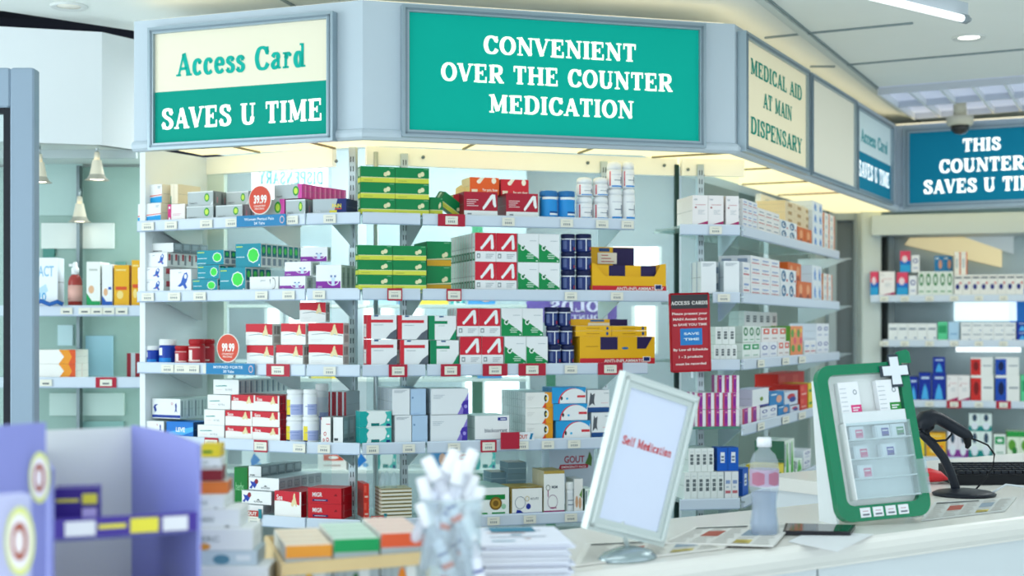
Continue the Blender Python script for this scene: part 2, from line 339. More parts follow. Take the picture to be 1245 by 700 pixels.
# ================================================================== SHELVING
def panel(seg, pa, pb, d, z0, z1, th, m, name, kind='structure', **k):
    a0, a1 = seg.hit(pa, d), seg.hit(pb, d); mb = MB(); mb.box(0, 0, 0, a1-a0, th, z1-z0, m)
    return mb.build(name, mat=seg.mat(a0, d, z0), kind=kind, **k)
SN = ['top shelf', 'second shelf', 'third shelf', 'fourth shelf', 'lowest shelf']
def shelf(seg, pa, pb, z, label, depth=.31, glass=True, strip=True, h=.037, group='display shelves', lvl=0, tint=None):
    a0, a1 = seg.hit(pa), seg.hit(pb); W = a1-a0
    e = empty('display_shelf', label=label, cat='shelf', group=group, mat=seg.mat(a0, 0, z-.012))
    b = MB(); m0, m1 = MITRE.get((id(seg), 0), 0) if pa in (seg.pa, ) else 0, MITRE.get((id(seg), 1), 0) if abs(pb-seg.pb) < 1.5 else 0
    b.prism([(0, .004), (W, .004), (W-depth*m1, depth), (depth*m0, depth)], 'z', 0, .008, tint or SHELFG)
    b.box(.001, .0025, .0005, W-.001, .0038, .0075, GEDGE); b.build('shelf_board', e)
    if strip:
        s = MB(); s.prism([(.002, -h+.012), (-.006, -h+.014), (-.007, .009), (-.004, .013), (.002, .012)], 'x', .0015, W-.0015, STRIP)
        s.box(.0015, -.0085, -h+.012, W-.0015, -.006, -h+.015, M('#9db0c6', .4)); s.build('price_rail', e)
    return e
def bracket(seg, px, z, label, L=.26, hgt=.085, d=.01):
    a = seg.hit(px, d+.2); mb = MB(); mb.prism([(0, 0), (L, 0), (L, -hgt), (L-.03, -hgt)], 'x', -.0015, .0015, STEEL)
    mb.prism([(0, 0), (L, 0), (L, -.006), (0, -.006)], 'x', -.007, .007, STEEL)
    mb.build('shelf_bracket', mat=seg.mat(a, d, z-.0125), label=label, cat='bracket', group='triangular steel shelf brackets')
def upright(seg, px, d, z0, z1, label):
    a = seg.hit(px, d); mb = MB(); H = z1-z0
    mb.box(-.012, 0, 0, .012, .022, H, STEEL)
    z = .02
    while z < H-.03:
        for x in (-.006, .003): mb.box(x, -.0006, z, x+.003, 0, z+.018, M('#31383b', .6))
        z += .032
    mb.build('shelf_upright', mat=seg.mat(a, d, z0), label=label, cat='post', group='slotted steel shelf uprights')
# back panels: opaque wall boards left, clear glass elsewhere, standing in for mirrors
OPQ = M('#cfdcd2', .5, noise=.02)
panel(LA, 174, 232, .33, .6, 2.12, .02, OPQ, 'wall_backboard'); panel(LA, 236, 272, .33, .6, 2.12, .02, OPQ, 'wall_backboard')
panel(LA, 274, 402, .335, .6, 2.058, .006, GLASSM, 'window_1'); panel(MD, 446, 823, .34, .6, 2.058, .006, GLASSM, 'window_2')
panel(R1, 829, 898, .34, .6, 2.058, .006, GLASSM, 'window_3'); panel(R2, 925, 1008, .34, .6, 2.058, .006, GLASSM, 'window_4')
HB = M('#fffbee', .5, noise=.01)
for i, (sg, a, b) in enumerate(((LA, 174, 404), (MD, 446, 823), (R1, 829, 905), (R2, 925, 1012))):
    panel(sg, a, b, .325, 2.06, 2.122, .025, HB, 'trim_%d' % (3+i))
mb = MB()
for sn_, (sg, px, py) in enumerate(((LA, 248, 207), (LA, 410, 196), (MD, 514, 191), (MD, 714, 198), (MD, 807, 201), (R1, 836, 206), (R1, 854, 213))):
    a = sg.hit(px, .325); p = sg.xy(a, .322); mb = MB(); mb.lathe([(0, 0), (.006, .001), (.006, .004), (0, .005)], DSTEEL, 12)
    mb.build('mirror_screw', mat=Matrix.Translation((p.x, p.y, sg.z(px, py, .322))) @ Matrix.Rotation(sg.yaw, 4, 'Z') @ Matrix.Rotation(math.pi/2, 4, 'X'),
             label=f"small round steel screw, {('first', 'second', 'third', 'fourth', 'fifth', 'sixth', 'seventh')[sn_]} from the left in the cream header board", cat='screw', group='screws in the cream header board')
mb = MB(); mb.box(-.012, 0, 0, .012, .33, 1.52, M('#e9eff2', .45)); mb.build('wall_end_panel', mat=LA.mat(LA.hit(172, 0), .005, .6), kind='structure')
mb = MB(); mb.box(-.008, 0, 0, .008, .012, 1.5, M('#1f3a36', .3)); mb.build('trim_8', mat=MD.mat(MD.hit(823, .32), .318, .6), kind='structure')

for i, z in enumerate(Z5):
    shelf(LA, 168, 372.5, z, f'{SN[i]} of the left bay, glass board with pale price rail')
    shelf(LB, 373.5, 438.5, z, f'{SN[i]} of the narrow corner bay, glass board with pale price rail')
    if i != 3: shelf(MD, 440, 511 if i < 2 else 517, z, f'{SN[i]} of the middle bay, short left length of pale price rail')
    else: shelf(MD, 440, 517, z, 'fourth shelf of the middle bay, short left length of pale price rail')
    shelf(MD, 513 if i < 2 else 518.5, (771, 812, 787, 745, 745)[i], z, f'{SN[i]} of the middle bay, long glass board with pale price rail')
    shelf(R1, 826 if i != 1 else 866, 899.5, ZR[i], f'{SN[i]} of the right bay, front length before the turn', strip=(i not in (3,)))
    shelf(R2, 901.5, 1019 if i < 3 else (992 if i == 4 else 1005), ZR[i], f'{SN[i]} of the right bay, long length after the turn')
for i in range(3):
    for px, dd in ((232, 0), (352, 0)): bracket(LA, px, Z5[i], f"{'left' if px == 232 else 'right'} steel bracket under the {SN[i]} of the left bay")
for i in range(5):
    bracket(LB, 425, Z5[i], f'steel bracket under the {SN[i]} of the corner bay')
    for px in (500, 735): bracket(MD, px, Z5[i], f'steel bracket under the {SN[i]} of the middle bay {"near its left end" if px == 500 else "near its right end"}')
    bracket(R1, 880, ZR[i], f'steel bracket under the {SN[i]} of the right bay')
    if i < 4: bracket(R2, 985, ZR[i], f'steel bracket under the {SN[i]} of the far end of the right bay')
upright(LA, 232, .30, .6, 2.1, 'slotted steel upright against the left bay back board')
upright(LB, 428, .24, .6, 2.11, 'slotted steel upright beside the green cartons, left of the corner pair')
upright(MD, 492, .31, .6, 2.1, 'slotted steel upright behind the green cartons at the corner')
upright(MD, 735, .31, .6, 2.1, 'slotted steel upright behind the white bottles of the middle bay')
upright(R1, 852, .31, .6, 2.1, 'slotted steel upright at the left of the right bay')
upright(R2, 935, .31, .6, 2.1, 'slotted steel upright near the turn of the right bay')
mb = MB(); mb.tube([(0, 0, 0), (0, 0, 1.5)], .008, STEEL); a = MD.hit(457, .3); p = MD.xy(a, .3)
mb.build('support_pole', mat=Matrix.Translation((p.x, p.y, .6)), label='thin round steel pole at the corner between left and middle bays', cat='pole')

# ================================================================== CARTON DESIGNS (unit face coordinates)
W_, G_ = '#f1f3f5', '#b9c3c8'
BAR = [('#7d8890', rect(.2, .25, .8, .75)), ('#c9d0d4', rect(.3, .3, .36, .7)), ('#c9d0d4', rect(.45, .3, .5, .7)), ('#c9d0d4', rect(.6, .3, .68, .7))]
def lines(x, y, w_, n, col='#aab4bc', h=.035, g=.075): return [(col, rect(x, y-i*g, x+w_*(1-.18*(i % 3)), y-i*g+h)) for i in range(n)]
def arc_band(col1, y0=.48, h=.22):   # white curved field below a red one
    pts = [(0, 0), (1, 0), (1, y0-.16)]+[(1-k/10, y0-.16+.16*math.sin((k/10)*math.pi*.62)) for k in range(1, 11)]
    return (pts, [list(range(len(pts)))])
FIGURE = ([(.62, .48), (.66, .62), (.70, .72), (.71, .84), (.74, .94), (.78, .92), (.78, .82), (.81, .68), (.84, .52), (.85, .42), (.80, .44), (.76, .52), (.70, .42), (.66, .42)], [list(range(14))])
K = {
 'wave': dict(base=W_, side='#e8e2d2', front=[('#1f9fdf', poly((.0, .02), (1, .02), (1, .36), (0, .26))), ('#e0413c', poly((0, .3), (1, .42), (1, .46), (0, .36))), ('#e0413c', ell(.18, .38, .05, .09))]+lines(.78, .86, .16, 2), desc='white carton with blue wave and red line'),
 'pinkend': dict(base='#f3ece8', side='#e9e2d8', front=[('#d2307c', rect(0, 0, .2, 1)), (W_, ell(.1, .8, .05, .08)), (W_, ell(.1, .15, .05, .08))]+lines(.3, .4, .5, 2, '#e2b7c4'), desc='white carton with magenta end band'),
 'cream': dict(base='#efe6d2', side='#e6dcc4', front=[('#2f8f7c', rect(.0, .0, .1, .4)), ('#d8d0bb', rect(.45, .0, .5, 1))], desc='plain cream carton'),
 'leaf': dict(base='#b7c1c3', side='#8c989e', front=[('#e8eef0', rect(0, .93, 1, 1)), ('#2e9b3c', ell(.76, .55, .10, .30)), ('#c8e455', ell(.76, .55, .065, .2)), ('#4b5458', txt('TABLETS', .06, .12, .12, .5)), ('#dfe6e8', poly((.88, 0), (1, 0), (1, .3)))], right=[('#5e6a70', rect(.1, .1, .3, .9)), ('#cf8f9c', rect(.5, .2, .62, .6))], desc='grey carton with green round logo'),
 'pinkleaf': dict(base='#b7c1c3', side='#d94fa8', top='#e05aae', front=[('#d94fa8', poly((.86, 0), (1, 0), (1, 1), (.84, 1))), ('#2e9b3c', ell(.78, .52, .11, .34)), ('#c8e455', ell(.78, .52, .07, .22)), ('#4b5458', txt('TABLETS', .06, .12, .11, .4))], right=[('#b23b8c', rect(0, 0, .12, 1)), ('#e78cc8', rect(.55, .1, .8, .9))], desc='grey and magenta carton with green logo'),
 'pain': dict(base='#b9c3c8', side='#232f6e', front=[('#232f6e', poly((.62, 0), (1, 0), (1, 1), (.74, 1))), ('#232f6e', rect(0, 0, .62, .1)), ('#f4e04a', txt('PAIN', .58, .42, .26, .36, .03)), ('#e8d94a', rect(.5, .05, .72, .26)), ('#e05a3a', rect(.66, .32, .86, .38)), ('#eef2f4', txt('Tablets', .06, .16, .14, .3))], desc='grey and navy carton reading PAIN'),
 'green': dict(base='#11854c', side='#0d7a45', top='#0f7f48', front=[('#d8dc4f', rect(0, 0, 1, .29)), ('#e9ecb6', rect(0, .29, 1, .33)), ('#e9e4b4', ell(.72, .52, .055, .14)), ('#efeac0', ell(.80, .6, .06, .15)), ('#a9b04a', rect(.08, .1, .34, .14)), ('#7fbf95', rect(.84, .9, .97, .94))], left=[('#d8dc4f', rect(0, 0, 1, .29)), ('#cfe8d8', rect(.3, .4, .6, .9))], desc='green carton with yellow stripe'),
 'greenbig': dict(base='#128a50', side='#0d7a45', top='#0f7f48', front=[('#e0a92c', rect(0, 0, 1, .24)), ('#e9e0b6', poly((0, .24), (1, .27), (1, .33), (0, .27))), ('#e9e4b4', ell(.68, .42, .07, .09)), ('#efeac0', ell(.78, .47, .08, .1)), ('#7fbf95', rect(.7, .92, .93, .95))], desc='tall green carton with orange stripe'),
 'redarch': dict(base=W_, side='#f0f1ef', left_base='#f4faf7', front=[('#d2263a', rect(0, .36, 1, 1)), ('#f7f8f8', poly((.26, .48), (.36, .44), (.82, .84), (.78, .92), (.70, .92))), ('#f7f8f8', poly((.74, .90), (.86, .90), (.90, .50), (.84, .44), (.76, .5))), ('#f7f8f8', ell(.31, .475, .06, .06)), ('#f7f8f8', ell(.82, .49, .07, .07)), ('#f7f8f8', ell(.78, .89, .08, .05)), ('#8d979d', rect(.08, .12, .24, .28)), ('#e8ecee', rect(.11, .15, .2, .24))]+lines(.5, .24, .4, 3, '#b4bcc2', .025, .06), left=[('#0f7f55', rect(.06, .04, .94, .34)), ('#cfe5dc', rect(.3, .1, .7, .28)), ('#cfe2d8', rect(.4, .45, .6, .92)), ('#d2263a', rect(.93, 0, 1, 1))], desc='red and white carton with white arch logo'),
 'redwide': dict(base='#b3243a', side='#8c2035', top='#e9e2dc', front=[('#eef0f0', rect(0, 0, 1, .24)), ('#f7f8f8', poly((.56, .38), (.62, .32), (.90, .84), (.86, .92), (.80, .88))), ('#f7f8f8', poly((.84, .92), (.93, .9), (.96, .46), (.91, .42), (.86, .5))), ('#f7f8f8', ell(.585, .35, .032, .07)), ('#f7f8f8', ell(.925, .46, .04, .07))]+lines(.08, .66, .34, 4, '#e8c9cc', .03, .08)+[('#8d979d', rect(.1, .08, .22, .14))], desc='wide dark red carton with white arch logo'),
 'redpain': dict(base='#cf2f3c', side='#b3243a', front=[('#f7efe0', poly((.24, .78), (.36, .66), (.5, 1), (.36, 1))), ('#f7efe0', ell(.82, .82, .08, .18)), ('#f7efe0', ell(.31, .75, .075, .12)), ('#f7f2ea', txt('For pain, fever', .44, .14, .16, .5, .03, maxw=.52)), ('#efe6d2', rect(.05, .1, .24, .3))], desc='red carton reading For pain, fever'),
 'orangepain': dict(base='#e8642e', side='#f0d9a8', front=[('#f7efe0', poly((.24, .78), (.36, .66), (.5, 1), (.36, 1))), ('#f7efe0', ell(.82, .82, .08, .18)), ('#f7efe0', ell(.31, .75, .075, .12)), ('#f7f2ea', txt('For pain, fever', .44, .2, .16, .5, .03, maxw=.52)), ('#efe6d2', rect(.06, .1, .26, .3))], desc='orange carton reading For pain, fever'),
 'greentri': dict(base=W_, side='#e7efec', front=[('#0f8f4d', poly((0, 0), (1, 0), (1, .12), (0, .66))), ('#eef6f1', ring(.24, .5, .11, .1, .6)), ('#0c6b3a', ell(.24, .5, .05, .045)), ('#0c6b3a', ell(.3, .55, .035, .03)), ('#cfe8d8', rect(.46, .27, .72, .30)), ('#cfe8d8', rect(.40, .2, .78, .23)), ('#cfe8d8', rect(.44, .13, .74, .16)), ('#cfe8d8', rect(.86, .03, .95, .07)), ('#b9c3c8', rect(.55, .74, .9, .76))], desc='white carton with green diagonal corner'),
 'octa': dict(base='#0a8fa3', side='#dfe3e2', top='#e6e9e8', front=[('#f4fbf4', ell(.76, .5, .175, .34, 8)), ('#3fdc4e', ell(.76, .5, .15, .29, 8)), ('#c9e34c', rect(.03, .82, .28, .88)), ('#d5eef2', rect(.03, .42, .38, .46)), ('#d5eef2', rect(.03, .08, .34, .12))], right=[('#0c6d78', rect(.1, .45, .9, .95)), ('#4bc75a', ell(.5, .72, .22, .15)), ('#7f8f9c', rect(.2, .08, .8, .38))], desc='teal carton with bright green octagon'),
 'octabig': dict(base='#0a8fa3', side='#d9dcda', top='#e6e9e8', front=[('#f4fbf4', ell(.70, .5, .24, .33, 8)), ('#3fdc4e', ell(.70, .5, .21, .29, 8)), ('#c9e34c', rect(.03, .85, .28, .89)), ('#d5eef2', rect(.03, .42, .36, .45)), ('#e9f5f5', ell(.94, .08, .025, .04))], right=[('#0c6d78', rect(.1, .45, .9, .95)), ('#4bc75a', ell(.5, .72, .25, .15)), ('#7f8f9c', rect(.2, .08, .8, .38))], desc='large teal carton with green octagon'),
 'bluefig': dict(base=W_, side='#dcdedc', front=[('#2f5fb8', poly((.58, .3), (.68, .42), (.72, .75), (.80, .92), (.86, .80), (.84, .55), (.80, .38), (.86, .22), (.80, .14), (.74, .3), (.66, .26))), ('#eef2f6', ell(.79, .74, .03, .09)), ('#8f9aa2', txt('gesic', .36, .78, .09, .5, .01)), ('#c03a4a', rect(.73, .3, .76, .38))], right=[('#b54a52', rect(.2, .45, .5, .9)), ('#858d92', rect(.55, .15, .85, .85))], desc='white carton with blue kneeling figure'),
 'bluesq': dict(base=W_, side='#e4e9ea', front=[('#2f5fb8', poly((.36, .26), (.52, .40), (.60, .66), (.68, .82), (.80, .86), (.86, .70), (.80, .46), (.74, .36), (.82, .18), (.72, .12), (.62, .3), (.48, .22))), (W_, ell(.74, .68, .06, .1)), ('#8f9aa2', txt('gesic', .42, .84, .06, 1, .01))], desc='squarish white carton with blue figure'),
 'purple': dict(base=W_, side='#dde4e4', front=[('#8c2fa2', rect(0, 0, .97, .34)), ('#f1f3f5', ring(.68, .34, .23, .17, .84)), ('#cfe0f4', poly((.58, .62), (.62, .36), (.62, .16), (.74, .16), (.74, .36), (.79, .62), (.72, .5), (.65, .5))), ('#6f86b8', rect(.57, .5, .65, .58)), ('#6f86b8', rect(.72, .5, .80, .58)), ('#f1e6f4', txt('tablets', .06, .08, .1, .5))], right=[('#a9b8ae', rect(.2, .1, .8, .9)), ('#7e8d92', rect(.35, .2, .6, .7))], desc='white carton with purple base band'),
 'eye': dict(base='#eef0ef', side='#dfe3e3', front=[('#8f9aa2', txt('grave', .38, .68, .13, .45, .01)), ('#4a4f55', poly((.7, .8), (.76, .86), (.78, .5), (.76, .2), (.72, .5))), ('#4a4f55', ring(.82, .5, .09, .42, .86)), ('#f1f3f5', rect(.73, .0, .80, 1))], desc='long white carton with dark curved head drawing'),
 'redman': dict(base='#f3f3f2', side='#d8d4cf', front=[('#cf2234', rect(0, .48, 1, 1)), ('#f3f3f2', arc_band('', .62)), ('#9aa3a8', poly((.1, .46), (.5, .54), (.98, .42), (.98, .38), (.5, .5), (.1, .44))), ('#ecd9a8', FIGURE)]+lines(.06, .22, .4, 2, '#dcdcda', .02, .07), right=[('#8c8480', rect(.18, .52, .82, .9)), ('#b0a8a4', rect(.18, .1, .82, .42)), ('#d8d4cf', rect(.4, .5, .46, .9))], desc='red and white carton with cream human figure'),
 'spa': dict(base='#f6f3ef', side='#b3202f', front=[('#cf2234', rect(0, .46, .94, 1)), ('#f6f3ef', arc_band('', .62)), ('#ecd9a8', FIGURE), ('#f8f3ee', txt('Spa', .08, .66, .2, .6, .02))], right=[('#7f1a26', rect(.1, .1, .3, .9)), ('#e0c9b8', rect(.6, 0, .8, 1))], desc='red and white carton reading Spa'),
 'redcross': dict(base=W_, side='#e4eaea', left_base='#d2263a', front=[('#d8303e', rect(0, 0, .14, 1)), ('#d8303e', rect(0, .68, .88, .80)), ('#5d6570', poly((.62, 0), (1, 0), (1, .42), (.8, .26))), ('#2a5a8a', rect(.24, .93, .38, .99)), ('#a9b4bc', rect(.22, .57, .55, .59))], left=[('#f3efec', rect(.1, .08, .8, .62))], desc='white carton with red side and red bar'),
 'greencross': dict(base=W_, side='#e4eaea', left_base='#0f7f55', front=[('#0f8a5c', rect(0, 0, .22, 1)), ('#0f8a5c', rect(0, .66, .68, .78)), ('#0f8a5c', poly((.76, 0), (1, 0), (1, .46))), ('#2a5a8a', rect(.38, .93, .54, .99)), ('#a9c4bc', rect(.34, .57, .58, .59))], desc='white carton with green side and green bar'),
 'nyre': dict(base='#f4f5f3', side='#cfd6d8', front=[('#1a9490', poly((.08, .58), (.5, .62), (.56, .56), (.1, .53))), ('#8f9aa2', txt('N Y R E', .48, .26, .13, .45, .01)), ('#ebc8c8', rect(.1, .3, .36, .33))], right=[('#7f8f9c', rect(.1, .1, .45, .9)), ('#b7c6ce', rect(.6, .1, .8, .9))], desc='white carton with thin teal line'),
 'bluerun': dict(base=W_, side='#cfdcd8', front=[('#1f3f9a', rect(0, .04, 1, .18)), ('#1f3f9a', poly((.04, .55), (.1, .7), (.22, .72), (.12, .6), (.16, .4), (.1, .3), (.07, .48))), ('#1f3f9a', poly((.80, .3), (.83, .5), (.82, .72), (.86, .8), (.88, .66), (.87, .46), (.9, .3), (.85, .4))), ('#d04a58', ring(.71, .76, .035, .07, .7))], right=[('#8a9a9c', rect(.15, .1, .35, .9)), ('#b7c6c2', rect(.6, .1, .8, .9))], desc='white carton with blue stripe and runner'),
 'leve': dict(base='#1d78cf', side='#1b3f6e', front=[('#4fb4f0', poly((.1, 0), (.6, .12), (1, .4), (1, .7), (.5, .5), (.1, .3))), ('#f6f7f2', txt('LEVE', .36, .34, .30, .4, .04))], desc='blue carton reading LEVE'),
 'redsilver': dict(base='#8f1f2c', side='#a9b4ba', front=[('#b9c3c8', rect(.3, 0, .62, 1))], desc='dark red and silver slim carton'),
 'dots': dict(base='#f4f1ee', side='#b4bcb9', front=[('#c8323c', ring(.42, .36, .14, .08, .6)), ('#c8323c', ring(.68, .14, .14, .08, .6)), ('#c8323c', ring(.3, .12, .1, .06, .6)), ('#c8323c', rect(.55, .72, .95, .75)), ('#c8323c', rect(.0, .9, .06, 1))], right=[('#8d9c9a', rect(.1, .1, .9, .9))], desc='white carton with small red rings'),
 'tealcloud': dict(base='#eef5f3', side='#e9f0ee', left_base='#17a3a0', front=[('#15a5a2', rect(0, 0, .2, 1)), ('#15a5a2', poly((.2, 0), (.26, .3), (.22, .6), (.3, .85), (.2, 1))), ('#3fb9b2', poly((.6, .1), (.8, .3), (.86, .7), (.8, .95), (1, 1), (1, .05))), ('#127a78', rect(.36, .08, .62, .26)), ('#1c3f7a', rect(.84, .06, .96, .22)), ('#f2f7f7', ell(.9, .45, .04, .08))], desc='teal and white carton with cloudy print'),
 'tallwhite': dict(base='#edf1f4', side='#d3dbe0', front=lines(.1, .92, .75, 3, '#9aa6b0', .015, .035), left=[('#a3b4c8', rect(.1, 0, .3, 1))], desc='plain tall white carton'),
 'paleblue': dict(base='#b5d0ec', side='#9fb6cc', front=[('#6f94bf', ell(.14, .66, .06, .04)), ('#9bbce0', rect(.04, .04, .6, .06))], left=[('#7f9ab8', rect(.1, 0, .3, 1))], desc='plain pale blue carton'),
 'lilac': dict(base='#ebeff3', side='#c9d3da', front=[('#8f7fd0', poly((.70, 0), (1, 0), (1, .86))), ('#4a35a8', poly((.84, 0), (1, 0), (1, .56), (.86, .52), (.8, .36), (.86, .2))), ('#a79ae0', ell(.92, .3, .045, .07))]+lines(.06, .74, .3, 3, '#b9c3cc', .02, .06), left=[('#8fa0b0', rect(.1, 0, .3, 1))], desc='white carton with purple diagonal end'),
 'black': dict(base='#f3f4f5', side='#c9d6d2', front=[('#3a4a66', txt('blackcurrant', .28, .34, .16, .5, .01, fit=.66)), ('#2a3490', rect(.66, .80, .93, .93)), ('#1f4f8a', rect(0, 0, 1, .06)), ('#eef0ff', rect(.74, .84, .9, .88))], desc='white carton reading blackcurrant'),
 'orangebird': dict(base='#f4f3ef', side='#b4c4c6', left_base='#eaf3f4', front=[('#f0a022', rect(.70, 0, 1, 1)), ('#f4f3ef', ell(.74, .62, .1, .3)), ('#1d2224', ell(.73, .62, .055, .22)), ('#f2d24a', ell(.755, .60, .03, .1)), ('#e2502e', poly((.60, 0), (.72, .36), (.76, 0)))]+lines(.06, .7, .26, 3, '#d4d4d0', .025, .09), left=[('#bccbce', rect(.15, .02, .4, .98)), ('#f6fcfc', rect(.6, .02, .8, .98))], desc='white carton with orange end and bird'),
 'bluearc': dict(base='#2a9fdc', side='#3f86b4', front=[('#d8323e', ([(.18+.92*0, 0)]+[(.62-.44*math.cos(k*math.pi/20), .95*math.sin(k*math.pi/20)*1.0) for k in range(0, 21)][:21], [list(range(22))])), ('#f4f6f7', ([(.66-.44*math.cos(k*math.pi/20), .92*math.sin(k*math.pi/20)) for k in range(0, 21)], [list(range(21))])), ('#d8323e', rect(.74, .36, .98, .5)), ('#2b3a3a', ell(.28, .32, .03, .12)), ('#3ab4e4', ell(.44, .3, .035, .07)), ('#f4f6f7', rect(.94, .0, 1, .36)), ('#f4f6f7', rect(.98, .5, 1, .8))], desc='blue and white carton with red arc'),
 'dog': dict(base='#f0f2f3', side='#c3ccd2', front=[('#1f4f8c', rect(0, 0, 1, .22)), ('#5a6068', poly((.06, .26), (.14, .9), (.22, .78), (.34, .86), (.30, .5), (.34, .3), (.22, .4))), ('#e8c8ca', rect(.62, .4, .95, .43)), ('#a9b4bc', rect(.75, .84, .97, .87))], desc='white carton with grey dog and blue band'),
 'rooster': dict(base='#f4f5f5', side='#a9b4ba', front=[('#2343a8', poly((.02, .15), (.1, .4), (.05, .7), (.16, .62), (.22, .8), (.3, .62), (.26, .38), (.2, .12), (.14, .3), (.1, .08))), ('#8f2436', ell(.26, .68, .06, .2)), ('#5b6468', txt('ROOSTER', .42, .14, .12, .4, .02)), ('#3d4448', poly((.5, .3), (.56, .42), (.62, .3)))], right=BAR, desc='white carton with blue and red rooster'),
 'herb': dict(base='#0f7f35', side='#7a7a1f', front=[('#8fd09a', txt('herbs', .12, .45, .2, 1, .01, maxw=.75))], desc='square green carton'),
 'plaingrey': dict(base='#eef0f0', side='#93a0a6', front=[('#4b5458', rect(.1, .1, .5, .2))], right=[('#6f7c82', rect(.1, .08, .9, .2)), ('#5f6c72', rect(0, 0, .06, 1)), ('#a9b6bc', rect(.2, .35, .8, .85))], desc='small white carton with grey ends'),
 'migr': dict(base='#c8202c', side='#b01a26', top='#b82030', front=[('#f4eeee', txt('MIGR', .14, .44, .28, .32, .03)), ('#3a1f5a', rect(.14, .14, .6, .28)), ('#e6d8ea', rect(.2, .19, .54, .22)), ('#8c1620', poly((.78, .5), (.84, .66), (.88, .5)))], right=[('#e89a9a', rect(.2, .1, .23, .95))], desc='deep red carton reading MIGR'),
 'pills': dict(base='#f2f5f2', side='#cfdcd6', top='#a8c4bc', front=[('#12863f', rect(.03, .56, .9, .74)), ('#7a5a22', ell(.66, .42, .16, .24)), ('#b98f3c', ring(.66, .42, .12, .18, .6)), ('#3a9a5a', rect(.05, .04, .2, .1)), ('#3a9a5a', rect(.3, .04, .45, .1)), ('#3a9a5a', rect(.56, .04, .9, .1)), ('#9fd0b0', ell(.86, .3, .06, .1))], desc='white carton with green bar and brown seal'),
 'acute': dict(base='#f7f7f5', side='#9a8238', top='#b89c4a', front=[('#8a7430', rect(0, .95, 1, 1)), ('#8a7430', rect(0, 0, .04, 1)), ('#2a3a9c', rect(.04, 0, 1, .04)), ('#8a94a4', ring(.3, .42, .17, .24, .9)), ('#c8b060', ring(.52, .56, .07, .1, .8)), ('#2a3a9c', ell(.56, .27, .075, .11)), ('#2a3a9c', poly((.16, .04), (.4, .04), (.3, .14), (.2, .16))), ('#5c6a78', txt('ACUTE', .62, .52, .08, .75, .01))], desc='white and gold carton reading ACUTE'),
 'msm': dict(base='#f7f7f5', side='#cfc7a8', top='#b89c4a', front=[('#b89c4a', rect(0, .93, 1, 1)), ('#a02f6e', rect(0, 0, 1, .05)), ('#a98fa4', ring(.42, .26, .25, .17, .9)), ('#5c5a4a', ring(.2, .6, .1, .07, .8)), ('#5c6a78', txt('MSM', .38, .58, .07, 1.5, .01)), ('#a02f6e', rect(.18, .38, .22, .54)), ('#a02f6e', rect(.3, .1, .6, .13))], desc='tall white and gold carton reading MSM'),
 'goldflat': dict(base='#efe9d8', side='#efe9d8', top='#cfc6a0', front=[('#8f7a3a', rect(0, .72, 1, 1)), ('#55706a', rect(0, 0, 1, .12))], left=[('#8f7a3a', rect(0, .72, 1, 1))], desc='flat white and gold carton'),
 'bluegrey': dict(base='#6f8c98', side='#7c98a4', top='#5c5a44', front=[('#9db4bf', rect(.02, .44, .98, .5))], left=[('#9db4bf', rect(.02, .44, .98, .5))], desc='blue grey shrink wrapped carton'),
 'feet': dict(base='#f3f0ec', side='#c4ccd0', front=[('#d9a884', ell(.3, .3, .16, .18)), ('#d9a884', ell(.68, .26, .16, .18)), ('#6f9a4a', poly((.6, .5), (.95, .7), (.9, .4)))], desc='white carton with skin coloured picture'),
 'fever': dict(base='#f4eff0', side='#e4dfe0', front=[('#b02a6a', poly((.2, .04), (1, .16), (1, .02), (.0, .0))), ('#8f9aa8', txt('Complete', .08, .84, .07, .6, .01)), ('#d8a0a4', rect(.2, .68, .85, .70)), ('#b06a70', ell(.2, .6, .07, .03))]+lines(.35, .5, .45, 4, '#c4c8ce', .015, .04), desc='white carton with pink swoosh'),
 'smallblue': dict(base='#f0f0f2', side='#dfe2e8', front=[('#8fa4cf', rect(.16, .55, .8, .68)), ('#c86a74', rect(.1, .2, .86, .3)), ('#c4ccd8', rect(.2, .4, .6, .46))], left=[('#8f9fb8', rect(.2, .3, .8, .7))], desc='small white carton with blue and red print'),
 'smallred': dict(base='#f4f0ec', side='#e8e4e0', front=[('#c4504a', rect(.1, .12, .9, .22)), ('#8f9aa8', rect(.2, .5, .8, .62))], left=[('#9aa4b4', rect(.2, .3, .8, .7))], desc='small cream carton with red line'),
 'swirl': dict(base='#eef1f4', side='#dfe4ea', front=[('#2f6f9c', ring(.4, .5, .28, .4, .55)), ('#2b3a66', ell(.46, .56, .08, .12)), ('#c04a50', rect(.72, .15, .9, .3))], desc='white carton with dark blue swirl'),
 'tan': dict(base='#ead6b0', side='#d8c49c', front=[('#b89460', rect(.3, .3, .72, .75))], desc='tan carton with brown square'),
 'orange': dict(base='#dd6a2c', side='#c85a22', front=[('#f0a878', ell(.5, .55, .22, .3)), ('#a8431a', poly((.1, 0), (.9, 0), (.5, .35)))], desc='bright orange carton'),
 'bluespeck': dict(base='#edf3f8', side='#d5e3ee', front=[('#2f7fcf', poly((.4, .1), (.75, .5), (.5, .9), (.35, .5))), ('#7fb4e4', ell(.7, .25, .12, .12))], desc='white carton with blue speckled print'),
 'orangeside': dict(base='#f3f0ea', side='#e06a2c', left_base='#e8823a', front=[('#e06a2c', rect(.82, 0, 1, 1)), ('#c9d0d4', rect(.2, .3, .6, .7))], left=[('#7fb43c', rect(.2, .3, .7, .6))], desc='white carton with orange edge'),
 'barcode': dict(base='#eef2f0', side='#dfe8e4', front=[('#6b7478', rect(.28, .3, .78, .44)), ('#6b7478', rect(.28, .47, .78, .6)), ('#6b7478', rect(.28, .63, .78, .74)), ('#c4ccd0', rect(.2, .84, .8, .86))], desc='slim white carton with grey barcode'),
